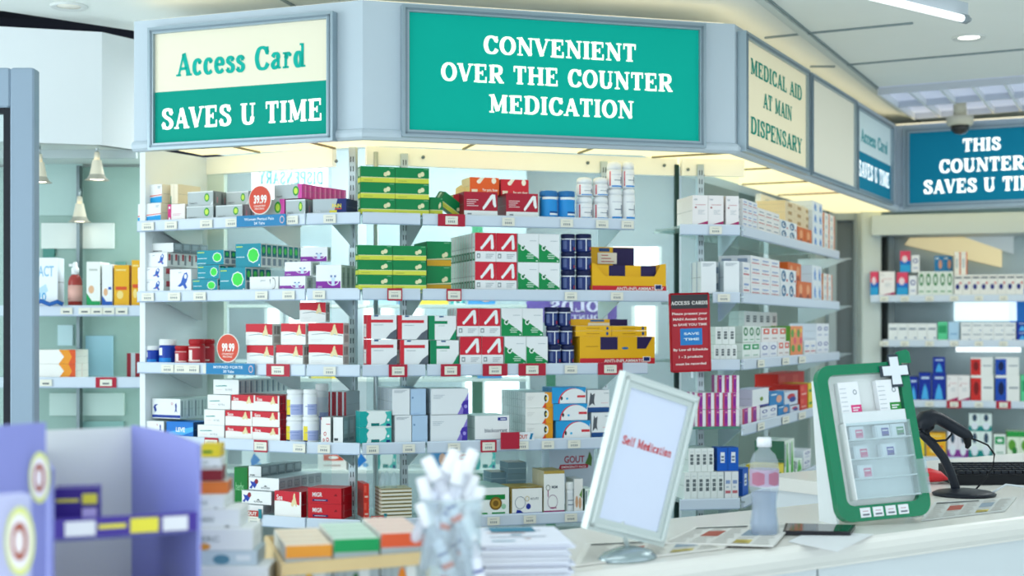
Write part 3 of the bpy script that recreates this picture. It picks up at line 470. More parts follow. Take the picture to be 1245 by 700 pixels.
 'bluelogo': dict(base='#eef0f6', side='#dfe2ec', front=[('#3a4a9c', ring(.5, .66, .32, .14, .6)), ('#b9c0d8', rect(.2, .2, .8, .3))], desc='white carton with indigo oval'),
 'greenlogo': dict(base='#eef4f0', side='#dfe8e2', front=[('#1f9a5c', rect(.1, .6, .9, .92)), ('#eaf4ee', rect(.3, .7, .7, .82)), ('#b9d0c4', rect(.2, .2, .8, .3))], desc='white carton with green label block'),
 'redlogo': dict(base='#f3efee', side='#e4dedc', front=[('#e0583c', rect(.2, .55, .9, .92)), ('#f3efee', ell(.55, .74, .18, .1)), ('#c9b4b0', rect(.2, .2, .8, .3))], desc='white carton with coral label block'),
 'tropic': dict(base='#f0905c', side='#5fa03c', left_base='#6aa83f', front=[('#4f9f3c', ell(.3, .75, .22, .14)), ('#e84f6a', ell(.7, .5, .2, .12)), ('#4f9f3c', ell(.4, .25, .25, .12)), ('#f4d04a', ell(.7, .85, .14, .08))], desc='colourful orange and green carton'),
 'magenta': dict(base='#b03a9a', side='#efe9ee', left_base='#f1eef0', front=[('#f1eef0', rect(.62, 0, 1, 1)), ('#c8506a', rect(0, 0, .2, 1)), ('#8f2f9c', ell(.4, .45, .16, .3)), ('#d99ab8', rect(.3, .8, .55, .88))], left=[('#a83a86', rect(0, 0, .5, 1))], desc='magenta carton with white end'),
 'whitegreen': dict(base='#eef1f4', side='#d4d0e4', front=[('#7fa03c', ell(.55, .42, .1, .12)), ('#3a3f9c', rect(0, 0, 1, .08))], desc='white carton with small green print'),
 'bluebaby': dict(base='#2a86c4', side='#1f6ea8', front=[('#e8a88c', ell(.66, .48, .2, .28)), ('#dfeaf2', rect(.1, .8, .5, .9))], desc='blue carton with round pink picture'),
 'redblue': dict(base='#d8e0ee', side='#c4ccdc', front=[('#c8323c', ell(.5, .62, .3, .22)), ('#2a4a9c', ell(.6, .4, .26, .2))], desc='white carton with red and blue print'),
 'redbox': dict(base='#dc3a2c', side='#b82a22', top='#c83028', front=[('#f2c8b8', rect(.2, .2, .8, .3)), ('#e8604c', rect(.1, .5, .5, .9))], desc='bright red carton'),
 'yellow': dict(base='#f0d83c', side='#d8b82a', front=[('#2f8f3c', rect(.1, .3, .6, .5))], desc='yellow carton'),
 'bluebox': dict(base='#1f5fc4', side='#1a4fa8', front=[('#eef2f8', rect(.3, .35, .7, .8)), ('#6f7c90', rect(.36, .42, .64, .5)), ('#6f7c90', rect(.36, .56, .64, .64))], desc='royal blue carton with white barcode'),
 'leafgreen': dict(base='#e8f2ea', side='#4a7f6a', front=[('#4fb43c', poly((.3, 0), (.45, .9), (.6, .95), (.6, .4), (.75, .7), (.85, .1))), ('#8a9ca4', rect(.05, .3, .25, .9))], desc='white carton with green leaf print'),
 'snore': dict(base='#2470c8', side='#1a4fa8', front=[('#e04a6a', rect(0, .55, 1, 1)), ('#f4d8e0', ell(.45, .62, .25, .16)), ('#2fa4dc', rect(0, 0, 1, .35))], desc='pink and blue carton'),
 'greenoval': dict(base='#e4ece6', side='#c4d0ca', front=[('#2f7f4a', ring(.5, .66, .34, .26, .55)), ('#55a070', rect(.2, .15, .8, .2))], desc='narrow white carton with green oval'),
 'navydot': dict(base='#ecebe8', side='#d4d4d4', front=[('#2a2f7c', ell(.4, .42, .24, .14)), ('#c8504a', ell(.75, .6, .12, .06)), ('#5c6470', rect(.1, .82, .9, .9))], desc='white carton with navy dot'),
 'whiteprint': dict(base='#eef1f2', side='#dde2e4', front=[('#8f9aa8', rect(.12, .62, .88, .74)), ('#3a6fa8', ell(.8, .15, .08, .06))], desc='white carton with thin grey print'),
 'mint': dict(base='#5fd09a', side='#4ab884', front=[('#2f9f6a', rect(.1, .4, .9, .8))], desc='mint green carton'),
 'lightblue': dict(base='#b4d6f0', side='#9cc0dc', front=[('#8fb8dc', rect(.15, .3, .85, .4))], desc='light blue carton'),
 'bluedrop': dict(base='#0f2f9c', side='#0c2680', front=[('#4fb4f0', poly((.2, .05), (.8, .05), (.68, .4), (.5, .62), (.34, .4))), ('#c8dcf4', rect(.2, .78, .85, .86))], desc='deep blue carton with light blue drop'),
 'redpix': dict(base='#eef0ee', side='#dfe2e0', front=[('#d2302e', rect(0, 0, .46, .9)), ('#7f1a1c', ell(.24, .5, .12, .26)), ('#8f9aa8', rect(.56, .5, .94, .56))], desc='white carton with red square picture'),
 'bluepix': dict(base='#eef0ee', side='#dfe2e0', front=[('#1f4fb8', rect(0, 0, .46, .9)), ('#0c2050', ell(.24, .5, .12, .26)), ('#8f9aa8', rect(.56, .5, .94, .56))], desc='white carton with blue square picture'),
 'pinkback': dict(base='#e8e4ee', side='#c4c0d4', front=[('#8f3a9c', rect(0, 0, 1, .3)), ('#e4eaf4', ell(.5, .28, .3, .2)), ('#3a4f66', ell(.5, .75, .2, .2))], desc='white carton with violet base'),
 'tealback': dict(base='#e4f0ee', side='#b4d0cc', front=[('#1a8f8c', rect(0, 0, 1, .3)), ('#e4eaf4', ell(.5, .28, .3, .2)), ('#3a4f66', ell(.5, .75, .2, .2))], desc='white carton with teal base'),
 'apple': dict(base='#e4f0dc', side='#8fb86a', front=[('#5fa03c', ell(.4, .5, .3, .2)), ('#2f7f3c', ell(.6, .3, .2, .14)), ('#2f9f4a', rect(0, .8, 1, 1))], desc='pale green fruit carton'),
 'act': dict(base='#f2f6fa', side='#d8e2ea', front=[('#8fc4e4', txt('ACT', .18, .62, .22, 1.9, .02, fit=.66)), ('#bfe0f2', poly((.1, .1), (.6, .32), (.5, .46), (.1, .34))), ('#4aa4d8', txt('10', .22, .12, .17, 1.9, .02, fit=.3))], desc='large white and blue carton reading ACT'),
 'greenheel': dict(base='#f2f4f0', side='#dfe4dc', front=[('#1f9f5c', poly((0, 0), (1, 0), (1, .12), (.4, .12), (0, .3))), ('#e8b890', ell(.35, .38, .2, .09)), ('#c4c8c4', rect(.2, .8, .8, .84))], desc='tall white carton with green foot'),
 'blueheel': dict(base='#f2f4f4', side='#dfe4e4', front=[('#2a5fb8', poly((0, 0), (1, 0), (1, .12), (.4, .12), (0, .26))), ('#2a5fb8', rect(.6, .4, .9, .46)), ('#e8b890', ell(.35, .34, .2, .09))], desc='tall white carton with blue foot'),
 'amber': dict(base='#f0b42a', side='#d89a1c', front=[('#e0582c', rect(.1, .4, .85, .48)), ('#f7dc8a', ell(.4, .28, .22, .1)), ('#f7dc8a', rect(.1, .86, .8, .9))], desc='amber yellow carton'),
 'sunset': dict(base='#f4f2ee', side='#e8e2d8', front=[('#f09a2c', poly((.62, 0), (1, 0), (1, 1), (.62, 1), (.74, .5))), ('#e05a2c', poly((.84, 0), (1, 0), (1, 1), (.84, 1), (.92, .5)))], desc='white carton with orange glow end'),
}
ORD = ['front', 'second deep', 'third deep', 'fourth deep', 'fifth deep', 'sixth deep', 'seventh deep', 'eighth deep', 'ninth deep', 'tenth deep', 'eleventh deep', 'twelfth deep']
CORD = ['first', 'second', 'third', 'fourth', 'fifth', 'sixth', 'seventh', 'eighth']
def carton_mesh(name, kd, w, h, t, simple=False):
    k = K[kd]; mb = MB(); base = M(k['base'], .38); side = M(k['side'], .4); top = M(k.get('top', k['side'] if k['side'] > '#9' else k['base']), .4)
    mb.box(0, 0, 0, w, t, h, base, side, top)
    e = .0004
    for i, (c, sh) in enumerate(k['front']):
        y = -e-.00012*i
        mb.flat(sh, lambda x, z: (min(max(x, 0), 1)*w, y, min(max(z, 0), 1)*h), M(c, .38))
    if 'left_base' in k: mb.flat(rect(0, 0, 1, 1), lambda x, z: (-e, t*x, z*h), M(k['left_base'], .38))
    for i, (c, sh) in enumerate(k.get('left', ())):
        mb.flat(sh, lambda x, z: (-e*1.5-.0001*i, t*(1-x), z*h), M(c, .4))
    for i, (c, sh) in enumerate(k.get('right', ())):
        mb.flat(sh, lambda x, z: (w+e+.0001*i, t*x, z*h), M(c, .4))
    # tuck-flap seams of the end closures and a fold line on top
    sm = M('#8d9496', .7); g = max(.0006, .012*h)
    for x in (-e*2.2, w+e*2.2): mb.add([(x, t*.06, h*.5-g/2), (x, t*.94, h*.5-g/2), (x, t*.94, h*.5+g/2), (x, t*.06, h*.5+g/2)], [[0, 1, 2, 3]], sm)
    mb.add([(w*.02, t*.9, h+e), (w*.98, t*.9, h+e), (w*.98, t*.9+g, h+e), (w*.02, t*.9+g, h+e)], [[0, 1, 2, 3]], sm)
    me = bpy.data.meshes.new(name); me.from_pydata(mb.v, [], mb.f)
    for m in mb.mats: me.materials.append(m)
    me.polygons.foreach_set('material_index', mb.m); me.update(); return me
CARTONS = []
SECT = {}    # what stands where, for the ticket labels
def R(seg, zs, lv, p0, p1, yt, kd, rows=1, cols=1, n=1, t=.035, d0=.012, yb=None, note='', bay='', name='medicine_carton', zb=None):
    d = d0; a0, a1 = seg.hit(p0, d), seg.hit(p1, d)
    zbase = zs[lv]-.0035 if yb is None else seg.z(p0, yb, d)
    if zb is not None: zbase = zb
    ztop = seg.z(p0, yt, d); w = (a1-a0)/cols; h = (ztop-zbase)/rows
    me = carton_mesh(name, kd, w-.0012, h-.0006, t-.001)
    ds = K[kd]['desc']; bayw = bay or {id(LA): 'left bay', id(LB): 'corner bay', id(MD): 'middle bay', id(R1): 'right bay', id(R2): 'right bay', id(BW): 'far wall', id(CB): 'left cabinet'}[id(seg)]
    sn = SN[lv]
    for r in range(rows):
        rw = {1: '', 2: ('lower', 'upper')[r % 2], 3: ('bottom', 'middle', 'top')[r % 3]}.get(rows, CORD[min(r, 7)]+' layer up')
        for c in range(cols):
            cw = {1: '', 2: ('left', 'right')[c % 2], 3: ('left', 'centre', 'right')[c % 3]}.get(cols, CORD[min(c, 7)]+' from left')
            for k_ in range(n):
                if k_ and ((a0+c*w) < (d+(k_+1)*t)*MITRE.get((id(seg), 0), -9) or (a0+c*w+w) > seg.L-(d+(k_+1)*t)*MITRE.get((id(seg), 1), -9)): continue
                if k_ and d+(k_+1)*t > .315: continue
                o = bpy.data.objects.new(name, me); COL.objects.link(o)
                j = random.uniform(-.006, .006)
                o.matrix_world = seg.mat(a0+c*w+.0006+random.uniform(-.0003, .0003), d+k_*t+(random.uniform(0, .0015) if k_ == 0 else 0), zbase+r*h+.0003) @ Matrix.Rotation(j if (k_ == 0 and t < .05) else 0, 4, 'Z')
                pos = ', '.join(x for x in (note, ' '.join(q for q in (rw, cw) if q), ORD[min(k_, 11)] if n > 1 else '') if x)
                lab = f"{ds}, {pos+', ' if pos else ''}{bayw} {sn}"
                for alt in (f"{ds}, {pos}, {bayw.split()[0]} {sn}", f"{ds.replace(' with ', ', ', 1).replace(' and ', ' ')}, {pos}, {bayw.split()[0]} {sn}"):
                    if len(lab.split()) > 16: lab = alt
                tag(o, lab, 'carton', f'{ds}s, {bayw} {sn}'); CARTONS.append(o)
    SECT.setdefault((id(seg), lv), []).append((p0, p1, ds, d0))
    return zbase+rows*h
# ---- left bay, top shelf
R(LA, Z5, 0, 167.5, 195.5, 248, 'wave', n=2, t=.10); R(LA, Z5, 0, 173, 197, 225, 'wave', n=1, t=.09, d0=.03, yb=247.8, note='upper')
R(LA, Z5, 0, 204, 225, 248.5, 'pinkend', n=3, t=.05); R(LA, Z5, 0, 207, 216, 224, 'cream', n=2, t=.06, d0=.05, yb=248)
R(LA, Z5, 0, 226.5, 259, 251, 'leaf', n=4, t=.04); R(LA, Z5, 0, 228, 259, 233.5, 'leaf', n=5, t=.04, d0=.02, yb=250.8, note='upper')
R(LA, Z5, 0, 262, 294.5, 250, 'leaf', n=4, t=.04, note='right stack'); R(LA, Z5, 0, 275, 302, 233.5, 'leaf', n=3, t=.04, d0=.07, yb=249.8, note='upper right stack')
R(LA, Z5, 0, 309, 346, 243.5, 'pinkleaf', n=4, t=.04); R(LA, Z5, 0, 347, 371, 243, 'leaf', n=3, t=.04, note='far right')
R(LA, Z5, 0, 333, 367, 225, 'pinkleaf', n=9, t=.028, d0=.015, yb=242.5, note='upper')
R(LB, Z5, 0, 380, 421, 242, 'pain', n=3, t=.05)
# ---- left bay, second shelf
R(LA, Z5, 1, 167.5, 198.5, 325, 'bluefig', rows=2, n=3, t=.07)
R(LA, Z5, 1, 175, 203, 307.5, 'bluefig', n=6, t=.035, d0=.02, yb=324.8, note='topmost'); R(LA, Z5, 1, 183, 211, 296, 'plaingrey', n=4, t=.045, d0=.04, yb=307.3)
R(LA, Z5, 1, 206.5, 232.5, 327.5, 'bluesq', n=2, t=.06)
R(LA, Z5, 1, 234, 264.5, 339.5, 'octa', n=3, t=.035); R(LA, Z5, 1, 240, 266.5, 322.5, 'octa', n=3, t=.04, d0=.015, yb=339.3, note='middle'); R(LA, Z5, 1, 239, 272, 304.5, 'octa', n=5, t=.035, d0=.025, yb=322.3, note='topmost')
R(LA, Z5, 1, 267, 298.5, 325.5, 'octabig', n=4, t=.035); R(LA, Z5, 1, 286, 317, 296.5, 'octabig', n=8, t=.03, d0=.04, yb=325.2, note='upper')
R(LA, Z5, 1, 303.5, 338.5, 336.5, 'eye', n=2, t=.05); R(LA, Z5, 1, 339.5, 371, 336, 'purple', n=3, t=.05, note='lower')
R(LA, Z5, 1, 346, 378, 318.5, 'purple', n=3, t=.05, d0=.02, yb=335.8, note='middle'); R(LB, Z5, 1, 365, 398, 300.5, 'purple', n=6, t=.03, d0=.06, yb=318, note='topmost')
R(LB, Z5, 1, 384, 415, 322, 'purple', n=5, t=.04, note='tall')
# ---- left bay, third shelf
R(LA, Z5, 2, 300, 333, 419.5, 'redman', n=3, t=.045, note='lower left'); R(LA, Z5, 2, 335.5, 368, 419, 'redman', n=3, t=.045, note='lower right')
R(LB, Z5, 2, 375, 417, 418.5, 'redman', n=4, t=.05, note='lower'); R(LA, Z5, 2, 298.5, 331, 393.5, 'redman', n=2, t=.05, yb=419.3, note='upper left')
R(LA, Z5, 2, 341.5, 371.5, 393, 'redman', n=2, t=.05, yb=418.8, note='upper right'); R(LB, Z5, 2, 374.5, 417.5, 392.5, 'redman', n=4, t=.05, yb=418.3, note='upper')
R(LB, Z5, 2, 364, 396, 367.5, 'redman', n=6, t=.035, d0=.06, yb=391.5, note='topmost')
# ---- left bay, fourth shelf
R(LA, Z5, 3, 172, 199, 511, 'bluerun', n=2, t=.06, note='lower'); R(LA, Z5, 3, 185, 219.5, 484, 'bluerun', n=7, t=.035, d0=.035, yb=508, note='upper')
R(LA, Z5, 3, 202, 235, 512, 'leve', n=2, t=.045)
zz = R(LA, Z5, 3, 240, 272.5, 516, 'nyre', n=2, t=.06, note='bottom'); R(LA, Z5, 3, 248, 273, 497.5, 'nyre', n=2, t=.06, d0=.015, zb=zz, note='third down')
R(LA, Z5, 3, 252, 280, 479.5, 'nyre', n=2, t=.06, d0=.03, yb=497, note='second down'); R(LA, Z5, 3, 259, 290, 461, 'nyre', n=9, t=.03, d0=.04, yb=479, note='topmost')
R(LA, Z5, 3, 274, 340.5, 517, 'spa', cols=2, n=2, t=.06, note='bottom'); R(LA, Z5, 3, 274, 340, 498.5, 'spa', cols=2, n=2, t=.06, d0=.012, yb=516.7, note='middle')
R(LA, Z5, 3, 281, 339.5, 479.5, 'spa', cols=2, n=2, t=.06, d0=.012, yb=498.2, note='topmost')
R(LB, Z5, 3, 390, 402, 507, 'dots', n=3, t=.05); R(LB, Z5, 3, 405, 417, 507, 'plaingrey', n=3, t=.05); R(LB, Z5, 3, 399, 421, 476, 'redsilver', cols=3, n=2, t=.06, d0=.1, yb=507)
# ---- left bay, lowest shelf
R(LA, Z5, 4, 286, 320, 612, 'rooster', n=3, t=.05, note='bottom'); R(LA, Z5, 4, 294, 330, 595.5, 'rooster', n=3, t=.05, d0=.02, yb=611.5, note='middle')
R(LA, Z5, 4, 302, 339, 579.5, 'rooster', n=6, t=.04, d0=.03, yb=595, note='topmost'); R(LA, Z5, 4, 333.5, 366, 596, 'spa', n=3, t=.05)
R(LA, Z5, 4, 284.5, 301, 567.5, 'herb', n=1, t=.06, d0=.10); R(LA, Z5, 4, 302, 317.5, 566, 'plaingrey', n=5, t=.045, d0=.05, yb=579)
R(LB, Z5, 4, 374, 415, 592.5, 'migr', rows=2, n=3, t=.09)
R(MD, Z5, 4, 442, 449, 588, 'redbox', rows=2, n=2, t=.1, d0=.06)
# ---- middle bay
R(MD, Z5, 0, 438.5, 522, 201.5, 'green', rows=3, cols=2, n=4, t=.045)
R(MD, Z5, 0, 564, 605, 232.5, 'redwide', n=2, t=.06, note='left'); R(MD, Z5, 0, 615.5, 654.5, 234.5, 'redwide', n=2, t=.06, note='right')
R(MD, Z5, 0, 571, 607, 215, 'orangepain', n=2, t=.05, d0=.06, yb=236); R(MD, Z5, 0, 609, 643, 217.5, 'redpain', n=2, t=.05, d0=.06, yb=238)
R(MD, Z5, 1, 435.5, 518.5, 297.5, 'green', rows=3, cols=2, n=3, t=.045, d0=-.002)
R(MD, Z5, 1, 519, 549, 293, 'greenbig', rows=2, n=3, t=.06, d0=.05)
R(MD, Z5, 1, 577.5, 628.5, 282.5, 'redarch', rows=2, cols=2, n=9, t=.033); R(MD, Z5, 1, 629.5, 680.5, 283.5, 'greentri', rows=2, cols=2, n=3, t=.05)
R(MD, Z5, 2, 446, 483, 412.5, 'redcross', cols=1, n=3, t=.05, note='lower left'); R(MD, Z5, 2, 486.5, 521, 413, 'redcross', n=3, t=.05, note='lower right'); R(MD, Z5, 2, 523, 558, 413.5, 'greencross', n=3, t=.05, note='lower')
R(MD, Z5, 2, 446, 482.5, 382.5, 'redcross', n=3, t=.05, d0=.016, yb=412, note='upper left'); R(MD, Z5, 2, 483.5, 520, 383, 'redcross', n=3, t=.05, d0=.016, yb=412.5, note='upper right'); R(MD, Z5, 2, 521, 555, 383.5, 'greencross', n=8, t=.03, d0=.016, yb=413, note='upper')
R(MD, Z5, 2, 559, 612, 409, 'redarch', cols=2, n=3, t=.04, note='lower'); R(MD, Z5, 2, 555.5, 608.5, 374.5, 'redarch', cols=2, n=3, t=.04, d0=.014, yb=408.5, note='upper')
R(MD, Z5, 2, 613.5, 666, 409, 'greentri', cols=2, n=3, t=.05, note='lower'); R(MD, Z5, 2, 609.5, 660.5, 374.5, 'greentri', cols=2, n=3, t=.05, d0=.014, yb=408.5, note='upper')
R(MD, Z5, 3, 437, 476, 500, 'tealcloud', rows=2, n=2, t=.06)
R(MD, Z5, 3, 480, 500.5, 505, 'tallwhite', n=4, t=.03, note='lower'); R(MD, Z5, 3, 501, 520, 505, 'paleblue', n=4, t=.03, note='lower')
R(MD, Z5, 3, 477, 498.5, 472.5, 'tallwhite', n=8, t=.028, d0=.02, yb=504.6, note='upper'); R(MD, Z5, 3, 499, 518, 472.5, 'paleblue', n=8, t=.028, d0=.02, yb=504.6, note='upper')
R(MD, Z5, 3, 523.5, 568.5, 504.5, 'lilac', n=4, t=.035, note='lower'); R(MD, Z5, 3, 524, 570, 472.5, 'lilac', n=4, t=.035, d0=.01, yb=504.2, note='upper')
R(MD, Z5, 3, 577.5, 619.5, 505.5, 'black', n=3, t=.05)
R(MD, Z5, 3, 639, 672.5, 477, 'orangebird', rows=3, n=12, t=.022, d0=.02)
R(MD, Z5, 3, 676, 718, 511.5, 'bluearc', n=2, t=.05, note='bottom'); R(MD, Z5, 3, 673, 714.5, 491, 'bluearc', n=2, t=.05, d0=.012, yb=511.2, note='middle'); R(MD, Z5, 3, 671, 712.5, 471, 'bluearc', n=2, t=.05, d0=.018, yb=490.7, note='topmost')
R(MD, Z5, 3, 719, 741, 501.5, 'dog', n=2, t=.06, note='lower'); R(MD, Z5, 3, 714, 741, 474, 'dog', n=2, t=.06, d0=.018, yb=501.2, note='upper')
R(MD, Z5, 4, 464, 501, 594.5, 'goldflat', rows=8, n=1, t=.10, d0=.03)
R(MD, Z5, 4, 571, 619, 593.5, 'pills', n=3, t=.07); R(MD, Z5, 4, 621, 659.5, 592.5, 'acute', n=2, t=.06); R(MD, Z5, 4, 661, 686.5, 572.5, 'msm', n=2, t=.06)
R(MD, Z5, 4, 617, 640, 562, 'bluegrey', rows=4, n=1, t=.09, d0=.14); R(MD, Z5, 4, 597, 616, 574, 'bluegrey', rows=3, n=1, t=.09, d0=.16, note='low stack')
R(MD, Z5, 4, 698, 709, 582, 'feet', n=2, t=.04); R(MD, Z5, 4, 711, 722, 594, 'leafgreen', n=2, t=.04)
# ---- right bay, front length
R(R1, ZR, 0, 842, 880, 237, 'fever', cols=2, n=3, t=.06, note='pair'); R(R1, ZR, 0, 882.5, 898.5, 238, 'fever', n=3, t=.06, note='single')
R(R1, ZR, 1, 852.5, 871, 317.5, 'tallwhite', n=3, t=.06, note='left'); R(R1, ZR, 1, 880, 899, 317, 'tallwhite', n=3, t=.06, note='right')
R(R1, ZR, 2, 868, 896, 419, 'barcode', cols=4, n=2, t=.06, note='lower'); R(R1, ZR, 2, 870, 894, 397, 'barcode', cols=3, n=2, t=.06, d0=.03, yb=418.6, note='upper')
R(R1, ZR, 3, 848, 899, 498, 'magenta', cols=5, n=2, t=.06, note='bottom'); R(R1, ZR, 3, 848, 899, 477.5, 'magenta', cols=5, n=2, t=.06, d0=.015, yb=497.6, note='middle'); R(R1, ZR, 3, 872, 899, 456, 'magenta', cols=3, n=2, t=.06, d0=.03, yb=477.2, note='topmost')
R(R1, ZR, 4, 832, 880, 574, 'barcode', cols=6, n=2, t=.06, note='lower'); R(R1, ZR, 4, 837, 868, 545, 'barcode', cols=4, n=2, t=.06, d0=.02, yb=573.6, note='upper')
R(R1, ZR, 4, 881, 898, 573, 'smallblue', cols=2, n=2, t=.06, note='lower'); R(R1, ZR, 4, 872, 898, 544, 'bluebox', cols=2, n=2, t=.06, d0=.02, yb=572.6, note='upper')
# ---- right bay, receding length (columns: px0, px1, y of the top at px0, kind, rows, cols)
def RR(lv, items, seg=R2, zs=ZR, n=2, t=.06):
    for it in items: R(seg, zs, lv, it[0], it[1], it[2], it[3], rows=it[4], cols=it[5], n=n, t=t, note=it[6] if len(it) > 6 else '')
RR(0, [(903, 921, 241, 'smallblue', 4, 3), (921.5, 948, 252, 'smallred', 3, 3), (949, 969, 266, 'swirl', 2, 2), (970, 987, 243+32, 'orange', 1, 2), (988, 1000.5, 243, 'bluespeck', 4, 2), (1002, 1015, 258, 'orangeside', 4, 2)])
R(R2, ZR, 0, 955, 987, 243, 'tan', rows=3, cols=3, n=2, t=.06, d0=.03, yb=271.5)
RR(1, [(903, 912, 318, 'smallblue', 2, 1), (913, 948, 310, 'smallblue', 4, 3, 'block'), (949, 968, 326, 'swirl', 2, 2), (969, 987, 341, 'orange', 1, 2), (988, 999, 322, 'bluespeck', 2, 2), (1001, 1012, 332, 'orangeside', 3, 2)])
R(R2, ZR, 1, 958, 974, 318, 'orange', cols=2, n=1, t=.06, d0=.03, yb=340, note='upper')
RR(2, [(903, 924, 417, 'greenlogo', 1, 2, 'lower'), (925, 945, 416, 'bluelogo', 1, 2, 'lower'), (946, 960, 415, 'redlogo', 1, 2, 'lower'), (961, 976, 396, 'tropic', 1, 2), (978, 992, 414, 'smallblue', 1, 2), (993, 1008, 393, 'bluelogo', 2, 2, 'far')])
R(R2, ZR, 2, 903, 925, 396, 'greenoval', cols=3, n=1, t=.06, d0=.03, yb=416.5); R(R2, ZR, 2, 926, 956, 398, 'redlogo', cols=3, n=1, t=.06, d0=.03, yb=416, note='upper')
R(R2, ZR, 2, 905, 945, 378, 'barcode', cols=5, n=1, t=.06, d0=.09, yb=397, note='back')
RR(3, [(903, 924, 497, 'magenta', 1, 2, 'low'), (925, 945, 496, 'bluelogo', 1, 2), (946, 960, 494, 'bluebaby', 1, 1), (961, 972, 494, 'redblue', 1, 1, 'lower'), (973, 982, 468, 'redbox', 2, 1), (983, 990, 466, 'yellow', 2, 1)])
R(R2, ZR, 3, 915, 935, 474, 'whitegreen', n=1, t=.08, d0=.02, yb=496); R(R2, ZR, 3, 936, 953, 478, 'bluebaby', n=1, t=.08, d0=.02, yb=495, note='upper'); R(R2, ZR, 3, 954, 970, 477, 'redblue', n=1, t=.08, d0=.02, yb=494, note='upper'); R(R2, ZR, 3, 946, 978, 455, 'redbox', cols=2, n=1, t=.10, d0=.12, yb=485, note='back')
RR(4, [(903, 910, 570, 'bluebox', 1, 1, 'end'), (944, 953, 566, 'yellow', 1, 1), (954, 966, 536, 'leafgreen', 1, 2, 'tall'), (967, 976, 560, 'leafgreen', 1, 1, 'short'), (977, 986, 548, 'bluelogo', 2, 1)])
# ---- far wall
for it in ((1058, 1068, 330, 'snore', 1, 1), (1069, 1088, 330, 'fever', 1, 1), (1090, 1104, 331, 'snore', 1, 1, 'right'), (1105, 1115, 335, 'bluelogo', 1, 1), (1116, 1159, 330, 'greenoval', 1, 5), (1160, 1245, 334, 'navydot', 1, 8)):
    RR(0, [it], BW, ZB, 2, .08)
R(BW, ZB, 0, 1094, 1107, 305, 'snore', n=1, t=.07, d0=.03, yb=331, note='upper'); R(BW, ZB, 0, 1108, 1118, 310, 'bluelogo', n=1, t=.07, d0=.03, yb=331, note='upper')
R(BW, ZB, 0, 1136, 1158, 311, 'bluebaby', cols=2, n=1, t=.07, d0=.09, yb=331, note='upper'); R(BW, ZB, 0, 1160, 1176, 306, 'orangeside', cols=2, n=1, t=.07, d0=.03, yb=334, note='upper')
for it in ((1080, 1139, 393, 'whiteprint', 1, 5), (1140, 1152, 391, 'mint', 1, 1), (1153, 1166, 391, 'lightblue', 1, 1), (1168, 1235, 392, 'whiteprint', 2, 5, 'block'), (1236, 1250, 391, 'bluedrop', 2, 1)):
    RR(1, [it], BW, ZB, 2, .08)
for it in ((1105, 1116, 458, 'bluedrop', 1, 1, 'short'), (1117, 1132, 453, 'bluedrop', 1, 1, 'centre'), (1133, 1150, 453, 'bluedrop', 1, 1, 'right'), (1151, 1179, 456, 'fever', 1, 2), (1180, 1208, 456, 'redpix', 1, 1, 'lower'), (1210, 1240, 456, 'bluepix', 1, 1, 'lower'), (1241, 1256, 456, 'mint', 1, 1, 'edge')):
    RR(2, [it], BW, ZB, 2, .08)
R(BW, ZB, 2, 1134, 1149, 434, 'bluedrop', n=1, t=.07, d0=.03, yb=453, note='upper'); R(BW, ZB, 2, 1180, 1207, 434, 'redpix', n=1, t=.07, d0=.03, yb=456, note='upper'); R(BW, ZB, 2, 1210, 1239, 434, 'bluepix', n=1, t=.07, d0=.03, yb=456, note='upper')
for it in ((1106, 1124, 528, 'yellow', 1, 1), (1126, 1150, 526, 'amber', 1, 1), (1152, 1177, 524, 'pinkback', 1, 2), (1178, 1206, 524, 'tealback', 1, 2), (1208, 1223, 528, 'greenlogo', 1, 1), (1224, 1256, 524, 'apple', 1, 2)):
    RR(3, [it], BW, ZB, 2, .08)
R(BW, ZB, 3, 1178, 1206, 502, 'tealback', cols=2, n=1, t=.07, d0=.03, yb=524, note='upper')

